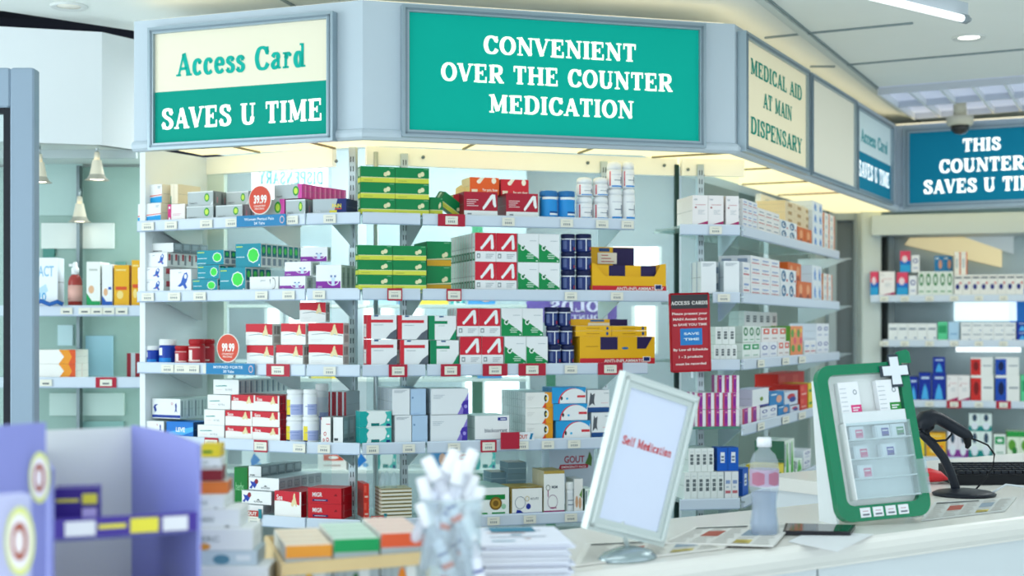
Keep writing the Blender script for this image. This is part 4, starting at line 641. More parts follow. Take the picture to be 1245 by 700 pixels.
# ================================================================== BOTTLES AND JARS
def bottle(seg, zs, lv, px, pw, yt, cols, label, name='pill_bottle', d0=.012, yb=None, zb=None, cap='flat', capf=.2, accents=(), group=None, bodyc=None, zadd=0):
    """px = left column of the silhouette, pw = its width in columns, yt its top row; cols = (body, cap, label)"""
    r0 = (seg.hit(px+pw, d0)-seg.hit(px, d0))/2; a = seg.hit(px+pw/2, d0+r0); r = r0*.97; d = d0+r0
    z0 = zs[lv]-.0035 if zb is None and yb is None else (zb if zb is not None else seg.z(px, yb, d)); H = seg.z(px, yt, d)-z0-.0004
    e = empty(name, label=label, cat='bottle' if 'bottle' in name else 'jar', group=group, mat=seg.mat(a, d, z0+.0003))
    hc = H*capf; hb = H-hc; b = MB()
    b.lathe([(r*.9, 0), (r, r*.1), (r, hb-r*.25), (r*.93, hb-r*.06), (r*.86, hb)], M(cols[0], .3)); b.build('bottle_body', e)
    c = MB()
    if cap == 'dome': prof = [(r*.95, hb), (r*.97, hb+hc*.45), (r*.9, hb+hc*.75), (r*.7, hb+hc*.93), (r*.35, H), (0, H)]
    else: prof = [(r*.96, hb), (r*.98, hb+hc*.1), (r*.98, hb+hc*.85), (r*.92, H), (0, H)]
    c.lathe(prof, M(cols[1], .35), 24)
    if cap != 'dome':
        for k in range(24):
            q = k*math.pi/12; c.box(r*.98*math.cos(q)-.0006, r*.98*math.sin(q)-.0006, hb+hc*.15, r*.98*math.cos(q)+.0006, r*.98*math.sin(q)+.0006, hb+hc*.8, M(cols[1], .35))
    c.build('cap', e)
    l = MB(); e_ = r*1.012
    l.lathe([(e_, hb*.06), (e_, hb*.86)], M(cols[2], .35), 24)
    l.f.pop(); l.f.pop(); l.m.pop(); l.m.pop(); l.sm.pop(); l.sm.pop()
    for (c_, a0, a1, z0_, z1_) in accents:      # wrapped print: angles in degrees, 0 = towards the aisle
        n = max(2, int((a1-a0)/10)); V = []
        for k in range(n+1):
            q = math.radians(-90+a0+(a1-a0)*k/n); V += [(r*1.022*math.cos(q), r*1.022*math.sin(q), hb*z0_), (r*1.022*math.cos(q), r*1.022*math.sin(q), hb*z1_)]
        l.add(V, [[2*k, 2*k+2, 2*k+3, 2*k+1] for k in range(n)], M(c_, .35), True)
    l.build('label_wrap', e); return z0+H
g = 'blue and white bottles on the left bay third shelf'
acc = [('#f2f4f6', -40, 0, .45, .86), ('#1a86d8', -45, 60, .06, .3)]
bottle(LA, Z5, 2, 178.5, 16.5, 420, ('#1d3fa6', '#f0f2f2', '#1d3fa6'), 'short blue and white bottle at the left end of the third shelf', accents=acc, capf=.25)
bottle(LA, Z5, 2, 196, 17, 412, ('#1d3fa6', '#f0f2f2', '#1d3fa6'), 'taller blue and white bottle beside the short one, third shelf', accents=acc, capf=.25)
acc = [('#f4e4dc', -30, 5, .2, .7), ('#f0d8d0', -60, 60, .12, .2), ('#e2b0ac', -60, 60, .8, .86)]
for px, yt, d, lb in ((215, 420, .012, 'short red jar with white letter, left of the taller red jars'), (231.5, 412, .012, 'tall red jar beside the short red jar on the third shelf'), (243, 412, .075, 'tall red jar partly behind another, left of the round price sign')):
    bottle(LA, Z5, 2, px, 16, yt, ('#b3242c', '#b81f28', '#b8303a'), lb, 'medicine_jar', d0=d, accents=acc)
# middle bay top: blue jars and white bottles
acc = [('#f2f6f8', -60, 70, .86, .97), ('#f2f6f8', -10, 70, .16, .24), ('#123f86', -10, 70, .26, .32)]
bottle(MD, Z5, 0, 656, 21.5, 232, ('#2a8edc', '#2f78b8', '#2a93dd'), 'bright blue jar, left of the pair on the top shelf', 'medicine_jar', accents=acc)
bottle(MD, Z5, 0, 678, 20.5, 232.5, ('#2a8edc', '#2f78b8', '#2a93dd'), 'bright blue jar, right of the pair on the top shelf', 'medicine_jar', accents=acc)
acc = [('#d8485a', -58, -48, .12, .9), ('#2a8edc', -40, 60, .06, .14), ('#7f8ca0', -20, 40, .4, .44), ('#7f8ca0', 35, 50, .25, .6), ('#c8ccd8', -40, 60, .7, .73)]
for c, (px, pw) in enumerate(((700.5, 19.5), (720.5, 18.5))):
    for dd in range(3):
        q = ('front', 'second deep', 'third deep')[dd]; side = ('left', 'right')[c]
        z = bottle(MD, Z5, 0, px, pw, 238.5, ('#eef1f4', '#eef1f4', '#f3f4f6'), f'white tablet bottle, lower tier, {side} column, {q}, top shelf', d0=.012+dd*.062, accents=acc, cap='dome', capf=.3, group='white tablet bottles on the top shelf')
        if dd < 3: bottle(MD, Z5, 0, px+.4, pw-.6, 215.5, ('#eef1f4', '#eef1f4', '#f3f4f6'), f'white tablet bottle, upper tier, {side} column, {q}, top shelf', d0=.012+dd*.062, zb=z, accents=acc, cap='dome', capf=.35, group='white tablet bottles on the top shelf')
for c, (px, pw) in enumerate(((738.5, 17.5), (756.5, 15))):
    side = ('left', 'right')[c]
    for dd in range(2):
        q = ('front', 'second deep')[dd]
        z = bottle(MD, Z5, 0, px, pw, 229, ('#eef1f4', '#eef1f4', '#eff2f5'), f'taller white bottle, lower tier, {side} column, {q}, top shelf end', d0=.012+dd*.07, accents=acc[1:], cap='dome', capf=.2, group='taller white bottles at the end of the top shelf')
        bottle(MD, Z5, 0, px-.6, pw, 196.5, ('#eef1f4', '#eef1f4', '#f3f4f6'), f'taller white bottle, upper tier, {side} column, {q}, top shelf end', d0=.012+dd*.07, zb=z, accents=acc, cap='dome', capf=.3, group='taller white bottles at the end of the top shelf')
# navy jars
acc = [('#e4e8f0', -75, 75, .88, .95), ('#e4e8f0', -4, 4, .06, .9), ('#5a6a9c', -62, -30, .2, .8), ('#b03a50', 30, 55, .15, .35), ('#39508c', 12, 60, .4, .8)]
for lv, cols, ybs in ((1, ((682, 17), (700, 18.5)), 284), (2, ((662, 15.5), (678, 15.5)), 375)):
    for c, (px, pw) in enumerate(cols):
        for dd in range(2):
            z = None; H = (443.6-375)/3 if lv == 2 else (350-284)/3
            for r_ in range(3):
                yt = (350.5-H*(r_+1)) if lv == 1 else (442-H*(r_+1)); pp = px+(4-2*r_ if lv == 2 else 0)
                z = bottle(MD, Z5, lv, pp, pw, yt, ('#1c2c66', '#1a2450', '#1f3272'), f"navy vitamin jar, {('bottom', 'middle', 'top')[r_]} of the {('left', 'right')[c]} column, {('front', 'behind')[dd]}, {SN[lv]}", 'vitamin_jar', d0=.012+dd*.06, zb=z, accents=acc, capf=.22, group=f'navy vitamin jars on the {SN[lv]}')
# fourth shelf white bottles
acc = [('#e8d23c', -42, 0, .1, .75), ('#1c2c66', -42, 0, .03, .1), ('#a9b4e0', 2, 95, .1, .55), ('#5f72b8', 15, 60, .3, .34), ('#5f72b8', -20, 60, .44, .47)]
for px, d, q in ((350, .012, 'left front'), (368.7, .012, 'right front')):
    z = bottle(LA if px < 360 else LB, Z5, 3, px, 18.5, 506, ('#eef1f4', '#f2f4f6', '#eceff6'), f'large white bottle with yellow patch, lower {q}, fourth shelf', d0=d, accents=acc, capf=.15)
    if px < 360: bottle(LA, Z5, 3, px+.5, 18, 473, ('#eef1f4', '#f2f4f6', '#eceff6'), 'large white bottle with yellow patch, upper left, fourth shelf', d0=d, zb=z, accents=acc, capf=.15)
    else: bottle(LB, Z5, 3, px+.5, 16, 473, ('#eef1f4', '#f2f4f6', '#eceff6'), 'large white bottle, upper right of the pair, fourth shelf', d0=d, zb=z, accents=acc[2:], capf=.15)
bottle(LB, Z5, 3, 384, 15, 466, ('#eef1f4', '#f4f6f6', '#dde4ee'), 'white lidded bottle standing behind the red ringed carton', d0=.15, accents=acc[2:], capf=.12)
bottle(MD, Z5, 4, 687.5, 9.5, 586, ('#eef1f4', '#f4f6f6', '#e4e8ec'), 'small white bottle beside the tall MSM carton', accents=[('#6f7c90', -40, 50, .3, .34), ('#6f7c90', -40, 50, .5, .54)], capf=.25)
for k, px in enumerate((1134, 1147)): pass
# red spray bottle in the left cabinet
e = empty('spray_bottle', label='red spray bottle with white nozzle in the left cabinet', cat='bottle', mat=CB.mat(CB.hit(91.5, .05), .05, 1.5831))
b = MB(); b.lathe([(.022, 0), (.026, .004), (.026, .095), (.02, .112), (.013, .12)], M('#a83a34', .15)); b.build('bottle_body', e)
b = MB(); b.lathe([(.014, .12), (.014, .142), (.009, .148), (.008, .165), (0, .168)], M('#eef2f4', .3)); b.box(-.022, -.006, .15, 0, .006, .16, M('#eef2f4', .3)); b.build('nozzle', e)
b = MB(); b.lathe([(.0264, .02), (.0264, .08)], M('#e8b4a8', .4)); b.build('label_wrap', e)

# ================================================================== SPECIAL STOCK
# tipped-over green carton on the top shelf
me = carton_mesh('medicine_carton', 'green', .10, .045, .045)
o = bpy.data.objects.new('medicine_carton', me); COL.objects.link(o)
o.matrix_world = MD.mat(MD.hit(533, .05), .05, Z5[0]+.040) @ Matrix.Rotation(math.radians(32), 4, 'Y') @ Matrix.Rotation(math.radians(14), 4, 'Z')
tag(o, 'green carton tipped over beside the green stack on the top shelf', 'carton')
o = bpy.data.objects.new('medicine_carton', carton_mesh('medicine_carton', 'green', .045, .06, .05)); COL.objects.link(o)
o.matrix_world = MD.mat(MD.hit(523.5, .02), .03, Z5[0]-.003) @ Matrix.Rotation(math.radians(6), 4, 'Z'); tag(o, 'green carton standing on end right of the green stack, top shelf', 'carton')
e = empty('opened_carton', label='opened red and cream carton leaning behind the wide red cartons', cat='carton', mat=MD.mat(MD.hit(551, .07), .07, Z5[0]-.003))
b = MB(); b.box(0, 0, 0, .055, .05, .075, M('#c8303a', .4), M('#e8cf9a', .4)); b.build('carton_body', e)
b = MB(); b.prism([(.02, .075), (.06, .075), (.055, .1), (.04, .112), (.022, .1)], 'y', .046, .048, M('#efd9a0', .5)); b.flat(ell(.04, .045, .012, .014), lambda x, z: (x, -.0006, z), M('#f0dca0', .5)); b.build('flap', e)
# yellow display cartons
YEL, RED_, NAVY = M('#efb51f', .4), M('#cf2a35', .4), M('#2c2352', .5)
def tray(seg, lv, p0, p1, yt, label, lid):
    z0 = Z5[lv]-.003; a0, a1 = seg.hit(p0, .012), seg.hit(p1, .012); W = a1-a0; H = seg.z(p0, yt, .012)-z0; D = .14
    e = empty('display_carton', label=label, cat='carton', mat=seg.mat(a0, .012, z0))
    b = MB()
    if lid: fpts = [(0, 0), (W, 0), (W*.985, H), (W*.93, H*.98), (W*.84, H*.55), (W*.17, H*.55), (W*.04, H*.98), (0, H)]
    else: fpts = [(0, 0), (W, 0), (W, H), (0, H)]
    b.prism(fpts, 'y', 0, .002, YEL); b.box(0, .002, 0, .002, D, H, YEL); b.box(W-.002, .002, 0, W, D, H, YEL); b.box(0, .002, 0, W, D, .002, YEL); b.box(0, D, 0, W, D+.002, H, YEL)
    b.build('carton_body', e)
    p = MB(); p.flat(rect(0, 0, W, H*.21), lambda x, z: (x, -.0005, z), RED_)
    p.flat(([(W*.32+x*H*.13, H*.06+y*H*.11) for x, y in bfont('ANTI-INFLAMMATORY', .03)[0]], bfont('ANTI-INFLAMMATORY', .03)[1]), lambda x, z: (x, -.0008, z), M('#f4eee4', .5))
    p.flat(rect(W*.84, H*.08, W*.94, H*.26), lambda x, z: (x, -.0007, z), M('#eef0f4', .5)); p.flat(rect(W*.85, H*.1, W*.93, H*.24), lambda x, z: (x, -.0009, z), M('#1c2c66', .5))
    if not lid:
        p.flat(rect(W*.27, H*.52, W*.50, H*.98), lambda x, z: (x, -.0006, z), NAVY); p.flat(poly((W*.76, H*.55), (W*.88, H*.55), (W*.97, H*.98), (W*.76, H*.98)), lambda x, z: (x, -.0006, z), NAVY)
        p.flat(ell(W*.60, H*.57, W*.045, H*.045), lambda x, z: (x, -.0006, z), M('#2f6fa8', .5)); p.flat(rect(W*.08, H*.63, W*.24, H*.65), lambda x, z: (x, -.0006, z), M('#b07a1a', .5))
    p.build('printed_front', e)
    if lid:
        n = MB()
        for k, m in enumerate((YEL, NAVY, YEL, NAVY)):
            x0, x1 = (.03, .24, .46, .67)[k], (.24, .46, .67, .88)[k]; n.box(W*x0, .012, .004, W*x1, .05, H*.93, m)
        n.build('inner_packs', e)
        l = MB(); l.box(W*.0, .09, H*.2, W*.70, .094, H*1.62, YEL); l.box(W*.41, .0885, H*.95, W*.70, .0898, H*1.6, NAVY)
        l.box(W*.2, .0875, H*1.02, W*.46, .0888, H*1.42, M('#f3ead6', .5)); l.box(W*.22, .087, H*1.46, W*.36, .0888, H*1.58, M('#2a4f86', .5))
        for q in range(3): l.box(W*.25, .0868, H*(1.09+q*.11), W*(.42-.04*q), .0875, H*(1.12+q*.11), M('#c0504a', .5))
        l.build('raised_lid', e)
tray(MD, 1, 720, 810, 319.5, 'yellow display carton with raised lid reading ANTI-INFLAMMATORY, second shelf', True)
tray(MD, 2, 705, 796, 409, 'closed yellow display carton reading ANTI-INFLAMMATORY, third shelf', False)
YK = dict(base='#f0b81f', side='#d89a1c', top='#eeb21c', front=[('#2a4f86', ell(.88, .5, .035, .34)), ('#b98418', rect(.3, .42, .66, .56))], desc='flat yellow carton'); K['flaty'] = YK
zt = MD.z(705, 409, .012)+.0006
zt = R(MD, Z5, 2, 700, 787, 402, 'flaty', cols=2, t=.12, d0=.014, zb=zt, note='lower pair'); zt = R(MD, Z5, 2, 700, 787, 396, 'flaty', cols=2, t=.12, d0=.016, zb=zt, note='upper pair')
e = empty('opened_carton', label='yellow and navy carton lid lying on the flat yellow cartons', cat='carton', mat=MD.mat(MD.hit(694, .05), .05, zt+.0005))
b = MB(); b.box(0, 0, 0, .14, .09, .022, YEL); b.box(.14, 0, .0, .205, .09, .022, NAVY); b.build('carton_body', e)
b = MB(); b.flat(rect(.07, .014, .12, .02), lambda x, z: (x, -.0006, z), M('#2f6fa8', .5)); b.flat(rect(.062, .001, .14, .01), lambda x, z: (x, -.0006, z), M('#efe4cc', .5)); b.build('printed_front', e)
# gout pack board
e = empty('gout_pack', label='grey white pack reading GOUT EMERGENCY PACK on the lowest shelf', cat='carton', mat=MD.mat(MD.hit(668, .2), .2, Z5[4]))
W = MD.hit(722, .2)-MD.hit(668, .2); zz = MD.z(668, 575, .2)-Z5[4]; zt = MD.z(668, 543, .2)-Z5[4]
b = MB(); b.box(0, 0, 0, W, .08, zt, M('#c3ccda', .45)); b.build('carton_body', e)
b = MB(); V, Fs, w_ = bfont('GOUT', .03); b.add([(W*.33+x*.024*.8, -.0008, zz+.034+y*.024) for x, y in V], Fs, M('#a82440', .4))
b.flat(poly((W*.2, zz+.01), (W*.86, zz+.014), (W*.88, zz+.028), (W*.24, zz+.028)), lambda x, z: (x, -.0006, z), M('#b8243c', .4))
V, Fs, w_ = bfont('EMERGENCY PACK', .02); b.add([(W*.27+x*W*.56/w_, -.0010, zz+.0155+y*.008) for x, y in V], Fs, M('#f2e4e6', .4))
b.flat(poly((W*.8, zz+.03), (W*.86, zz+.05), (W*.9, zz+.072), (W*.96, zz+.05), (W*.94, zz+.02)), lambda x, z: (x, -.0007, z), M('#55783a', .5)); b.build('printed_front', e)
# small stand-up figure pieces: glass bottles behind gold cartons
for k in range(3):
    b = MB(); b.lathe([(.011, 0), (.011, .03), (.005, .038), (.005, .05), (0, .052)], CLEAR, 12); p = MD.xy(MD.hit(464+k*7, .07), .06+.02*(k % 2))
    b.build('glass_dropper', mat=Matrix.Translation((p.x, p.y, MD.z(464, 594.5, .03)+.0006)), label=('left', 'middle', 'right')[k]+' small clear bottle standing on the gold carton stack', cat='bottle', group='clear bottles on the gold stack')

# ---- price tickets on the rails
TK, TKR = M('#ebe9dc', .5), M('#b4243c', .4)
TICKS = []
ORDS = ['first', 'second', 'third', 'fourth', 'fifth', 'sixth', 'seventh', 'eighth', 'ninth', 'tenth', 'eleventh', 'twelfth', 'thirteenth', 'fourteenth', 'fifteenth']
PLAN = {(0, 'LA'): (180, 208, 251, 282, 355), (0, 'MD'): (549, 618, 689, 732, 763), (1, 'LA'): (180, 212, 243, 318, 351), (1, 'MD'): (480, 552, 694, 750), (2, 'LA'): (204, 220, 235, 255, 338),
        (2, 'MD'): (484, 548, 602, 647, 694, 742), (3, 'LA'): (257, 317, 364), (3, 'MD'): (453, 497, 552, 594, 635, 666, 698), (4, 'MD'): (461, 600, 644, 694), (0, 'BW'): (1075, 1100, 1130, 1160, 1190, 1220), (0, 'R2'): (925, 955, 975)}
def TORD(seg, lv, px):
    nm = {id(LA): 'LA', id(LB): 'LB', id(MD): 'MD', id(R1): 'R1', id(R2): 'R2', id(BW): 'BW'}[id(seg)]
    if nm == 'BW' and lv == 2: return ORDS[(1130, 1160, 1190, 1220).index(px)]
    p = PLAN.get((lv, nm)) or PLAN.get((0, nm) if nm in ('BW', 'R2') else (lv, nm)) or (px,)
    return ORDS[p.index(px)] if px in p else 'first'
def ticket(seg, zs, lv, px, red=0, wpx=15, out=False):
    TICKS.append((id(seg), lv, px, red, out))
    a = seg.hit(px, -.01); hw = (seg.hit(px+wpx/2, -.01)-a); bayw = {id(LA): 'left bay', id(LB): 'corner bay', id(MD): 'middle bay', id(R1): 'right bay', id(R2): 'right bay', id(BW): 'far wall'}[id(seg)]
    b = MB()
    if red: b.box(-hw*red, -.0015, -.006, hw*red, .0, .034, TKR)
    b.box(-hw, -.0025, .0, hw, -.0015, .027, TK)
    g = M('#8d9498', .6)
    for i in range(4): b.box(-hw*.55+i*hw*.3, -.0029, .006, -hw*.38+i*hw*.3, -.0025, .013, g)
    b.box(-hw*.6, -.0029, .019, hw*.5, -.0025, .0205, M('#a8aca8', .6))
    if out:
        b.box(-hw*1.3, -.003, .027, hw*.75, -.001, .046, M('#b5382e', .4)); b.box(hw*.75, -.003, .022, hw*1.25, -.001, .052, M('#1a7f8c', .4))
        V, Fs, w_ = bfont('OUT', .04); b.add([(-hw*1.1+x*hw*1.6/w_, -.0034, .031+y*.011) for x, y in V], Fs, M('#f2ece4', .5))
    b.build('price_ticket', mat=seg.mat(a, -.0095, zs[lv]-.033), label=f"{'red backed ' if red else ('OUT marked ' if out else '')}price ticket, {TORD(seg, lv, px)} from the left on the {bayw} {SN[lv]} rail", cat='price ticket', group='price tickets on the shelf rails')
for lv, s, pxs in ((0, LA, (180, 208, 251, 282, 355)), (0, LB, (401,)), (0, MD, (618, 689, 732, 763)), (1, LA, (180, 212, 243, 318, 351)), (1, LB, (388,)), (1, MD, (694, 750)),
                   (2, LA, (204, 220, 235, 255)), (2, LB, (401,)), (2, MD, (694,)), (3, LB, (394,)), (3, MD, (453, 497, 552, 635, 666, 698)), (4, MD, (600, 644, 694)),
                   (3, LA, (364,))):
    for p in pxs: ticket(s, Z5, lv, p)
for lv, s, px, rd in ((0, MD, 549, 2.2), (1, MD, 480, 1.2), (1, MD, 552, 1.2), (2, LA, 338, 1.9), (2, MD, 484, 1.5), (2, MD, 548, 1.6), (2, MD, 602, 2.0), (2, MD, 647, 2.2), (2, MD, 742, 2.0), (3, LA, 257, 1.1), (3, LA, 317, 1.1), (3, MD, 594, 1.3)):
    ticket(s, Z5, lv, px, red=rd)
ticket(LA, Z5, 4, 309, out=True); ticket(MD, Z5, 4, 461, out=True)
for lv in (0, 1, 2):
    for px in ((1075, 1100, 1130, 1160, 1190, 1220) if lv < 2 else (1130, 1160, 1190, 1220)): ticket(BW, ZB, lv, px, wpx=10, red=(1.8 if lv == 2 and px in (1160, 1220) else 0))
for lv, px in ((0, 870), (1, 880)): ticket(R1, ZR, lv, px)
for lv in (2, 3, 4):
    for px in (925, 955, 975): ticket(R2, ZR, lv, px, wpx=8)
b = MB(); b.box(-.032, -.002, 0, .032, 0, .055, TKR); b.build('red_shelf_card', mat=MD.mat(MD.hit(620, -.012), -.0125, Z5[3]-.03), label='plain dark red card clipped to the rail beside the blackcurrant carton', cat='shelf card')
b = MB(); b.box(0, 0, 0, .075, .002, .028, M('#eef2f6', .5)); V, Fs, w_ = bfont('OUT', .04); b.add([(.022+x*.03/w_, -.0006, .007+y*.013) for x, y in V], Fs, M('#c8452e', .5)); b.flat(poly((.058, .004), (.066, .004), (.072, .024), (.063, .024)), lambda x, z: (x, -.0006, z), M('#1a7fac', .5))
b.build('shelf_card', mat=MD.mat(MD.hit(622, -.002), -.011, Z5[3]-.004), label='small white card reading OUT beside the plain red card', cat='shelf card')
# round price signs on clips
def roundsign(px, py, lv, text, strip, p0, p1, label):
    seg = LA; a = seg.hit(px, -.02); z = seg.z(px, py, -.02)
    e = empty('price_sign', label=label, cat='price sign', mat=seg.mat(a, -.02, z)); r = .046
    b = MB(); b.flat(ell(0, 0, r, r, 40), lambda x, z_: (x, 0, z_), M('#f4efe8', .35)); b = MB()
    prof = ell(0, 0, r, r*1.03, 40)[0]; b.prism(prof, 'y', 0, .002, M('#f4efe8', .35)); b.flat(ell(0, 0, r*.94, r*.97, 40), lambda x, z_: (x, -.0005, z_), M('#d8472f', .3))
    b.build('sign_disc', e)
    l = MB(); V, Fs, w_ = bfont(text, .05); l.add([(-.024+x*.052/w_, -.0009, -.010+y*.026) for x, y in V], Fs, M('#fbf8f2', .3))
    for q, (s_, y_) in enumerate((('CONSISTENT', -.022), ('PRICING', -.031))):
        V, Fs, w_ = bfont(s_, .03); l.add([(-.024+.004*q+x*(.048-.010*q)/w_, -.0009, y_+y*.0055) for x, y in V], Fs, M('#f6dcd0', .3))
    l.build('lettering', e)
    a0, a1 = seg.hit(p0, -.014)-a, seg.hit(p1, -.014)-a; zt = Z5[lv]-z+.001
    s_ = MB(); s_.box(a0, .004, zt-.036, a1, .006, zt, M('#1a7fb4', .35)); V, Fs, w_ = bfont(strip[0], .02)
    s_.add([(a0+(a1-a0)*.16+x*(a1-a0)*.6/w_, .0034, zt-.017+y*.009) for x, y in V], Fs, M('#eaf4fa', .4)); V, Fs, w_ = bfont(strip[1], .02)
    s_.add([(a0+(a1-a0)*.36+x*(a1-a0)*.22/w_, .0034, zt-.031+y*.009) for x, y in V], Fs, M('#eaf4fa', .4)); s_.flat(ring(a1-.015, zt-.018, .009, .012), lambda x, z_: (x, .0034, z_), M('#e8c4c8', .4))
    s_.build('name_strip', e)
roundsign(316, 243, 0, '39.99', ('Women Period Pain', '24 Tabs'), 288, 348, 'round orange red price sign reading 39.99 above a blue strip, top shelf')
roundsign(277, 423, 2, '99.99', ('MYPAID FORTE', '30 Tabs'), 251, 310, 'round orange red price sign reading 99.99 above a blue strip, third shelf')
# access card sign
e = empty('access_card_sign', label='red ACCESS CARDS notice in a clear holder hanging from the second shelf', cat='sign', mat=Matrix.Translation(at(816, 453, 4.62)) @ Matrix.Rotation(.30, 4, 'Z') @ Matrix.Rotation(-.03, 4, 'Y'))
W, H = .142, .258
b = MB(); b.bbox(0, 0, 0, W, .003, H, M('#b02330', .22), .006); b.build('notice_board', e)
b = MB(); b.flat(rect(.006, H*.80, W-.006, H-.006), lambda x, z: (x, -.0006, z), M('#3b3a3e', .3))
b.flat(rect(W*.25, H*.34, W*.80, H*.55), lambda x, z: (x, -.0006, z), M('#2a7fc8', .3))
for s_, y_, h_, x0, x1, c in (('ACCESS CARDS', .85, .045, .04, .96, '#f2ece8'), ('Please present your', .725, .03, .06, .94, '#f0d8d4'), ('MAIN Access Card', .655, .03, .08, .92, '#f0d8d4'), ('to SAVE YOU TIME', .585, .03, .08, .92, '#f0d8d4'), ('SAVE', .47, .03, .34, .72, '#d8ecfa'), ('TIME', .40, .03, .34, .72, '#d8ecfa'),
                        ('By Law all Schedule', .27, .03, .07, .93, '#f0d8d4'), ('1 - 2 products', .18, .03, .2, .8, '#f0d8d4'), ('must be recorded', .09, .03, .12, .88, '#f0d8d4')):
    V, Fs, w_ = serif_text(s_) if s_ == 'ACCESS CARDS' else bfont(s_, .05); b.add([(W*x0+x*W*(x1-x0)/w_, -.001, H*y_+y*H*h_) for x, y in V], Fs, M(c, .4))
b.build('lettering', e)
b = MB(); b.box(W*.5, .0035, -.02, W*.56, .008, H*.92, STEEL); b.box(W*.5, .008, H*.86, W*.56, .23, H*.9, STEEL); b.build('clip_rod', e)

# ================================================================== BACK ROOM behind the glass, made up in place of mirror reflections
def slab(name, p0, p1, y0, y1, Y, m, th=.02, **k):
    a, c = at(p0, y1, Y), at(p1, y0, Y); b = MB(); b.box(a.x, Y, a.z, c.x, Y+th, c.z, m); return b.build(name, **k)
slab('wall_partition', 262, 640, 150, 640, 6.6, M('#98a8ae', .6, noise=.03), .05, kind='structure')
slab('wall_partition', 640, 850, 150, 640, 7.0, M('#a4b2ba', .6, noise=.03), .05, kind='structure')
BRIGHT = M('#f4fdff', .5, emit=1.5)  # added glowing panes for the bright patches the mirrors show
for i, (p0, p1, y0, y1) in enumerate(((326, 340, 372, 440), (352, 384, 300, 440), (446, 476, 366, 420), (500, 512, 366, 400), (566, 580, 455, 520), (745, 800, 300, 345), (772, 796, 372, 430), (590, 640, 455, 505))):
    a, c = at(p0, y1, 6.5), at(p1, y0, 6.5)
    e = empty('window_%d' % (5+i)); e['kind'] = 'structure'; e.location = (a.x, 6.5, a.z); W, H = c.x-a.x, c.z-a.z
    b = MB(); b.box(0, 0, 0, W, .02, H, BRIGHT); b.build('window_pane', e); b = MB()
    for q in ((-.015, 0, 0, H), (W, W+.015, 0, H)): b.box(q[0], -.01, q[2], q[1], .03, q[3], M('#cfd8d8', .5))
    b.build('window_frame', e)
# reversed sign hung behind the glass, standing in for its mirror reflection
e = empty('hanging_sign', label='white sign with teal DISPENSARY lettering seen from behind, upper left glass', cat='sign', mat=Matrix.Translation(at(306, 262, 6.2)))
W = at(398, 0, 6.2).x-at(306, 0, 6.2).x; H = (262-204)/F*6.2
b = MB(); b.box(0, 0, 0, W, .02, H, M('#dfe9ec', .6, emit=.15)); b.build('sign_board', e)
V, Fs, w_ = serif_text('DISPENSARY'); b = MB(); b.add([(W*.95-x*.034, -.002, H*.66+y*.055) for x, y in V if 1], Fs, M('#0a8791', .6)); b.build('lettering', e)
b = MB(); b.tube([(.03, .01, H), (.03, .01, CZ-at(306, 262, 6.2).z-.002)], .004, STEEL); b.tube([(W-.03, .01, H), (W-.03, .01, CZ-at(306, 262, 6.2).z-.002)], .004, STEEL); b.build('hanger', e)
e = empty('purple_banner', label='purple banner with white back to front lettering behind the third shelf', cat='banner', mat=Matrix.Translation(at(640, 392, 5.9)))
W = (750-640)/F*5.9; b = MB(); b.box(0, 0, 0, W, .01, (392-363)/F*5.9, M('#5b3aa0', .5)); b.build('banner_sheet', e)
b = MB(); V, Fs, w_ = serif_text('COLDS'); b.add([(W*.95-x*.2/w_*1.3, -.002, .045+y*.045) for x, y in V], Fs, M('#d8d4f0', .5)); V, Fs, w_ = serif_text('COUNT'); b.add([(W*.9-x*.15/w_, -.002, .012+y*.02) for x, y in V], Fs, M('#d8d4f0', .5)); b.build('lettering', e)
b = MB(); a = at(568, 0, 6.0); b.box(0, 0, 0, .045, .045, 2.0, M('#0c7a52', .4)); b.build('green_column', mat=Matrix.Translation((a.x+.02, 6.0, 0)), label='slim green column behind the glass of the fourth shelf', cat='column')
b = MB(); a = at(664, 0, 6.0); b.box(0, 0, 0, .04, .04, 1.4, M('#0c7a52', .4)); b.build('green_column', mat=Matrix.Translation((a.x, 6.0, 0)), label='second slim green column, behind the blue arc cartons', cat='column')
# stock on a low rack in the back room
rk = MB(); a = at(262, 0, 5.9); c = at(640, 0, 5.9)
for z in (.93, 1.30, 1.60): rk.box(a.x, 5.75, z-.012, c.x, 6.0, z, M('#dfe8e6', .4))
for x in (a.x, (a.x+c.x)/2, c.x-.03): rk.box(x, 6.0, 0, x+.03, 6.03, 1.75, STEEL)
rk.build('storage_rack', label='pale rack of mixed stock standing behind the glass', cat='rack')
pal = ['yellow', 'leafgreen', 'bluespeck', 'lightblue', 'mint', 'whiteprint', 'smallblue', 'redlogo', 'tealcloud', 'bluebaby']
STW = ['far left', 'second', 'third', 'fourth', 'fifth', 'sixth', 'seventh', 'eighth', 'ninth', 'tenth', 'eleventh', 'twelfth', 'thirteenth', 'fourteenth', 'fifteenth', 'sixteenth', 'seventeenth']
for z, nm in ((.93, 'low'), (1.30, 'middle'), (1.60, 'upper')):
    x = a.x+.02; i = 0
    while x < c.x-.12:
        w_ = random.uniform(.06, .12); kd = random.choice(pal); h_ = random.uniform(.05, .11)
        if random.random() < (.75 if z < 1.2 else .45):
            o = bpy.data.objects.new('stock_carton', carton_mesh('stock_carton', kd, w_, h_, .08)); COL.objects.link(o); o.location = (x, 5.77, z+.0005)
            tag(o, f"{K[kd]['desc']}, {STW[i]} on the {nm} rack behind glass", 'carton', f"{K[kd]['desc']}s on the {nm} rack board behind the glass")
        x += w_+.01; i += 1

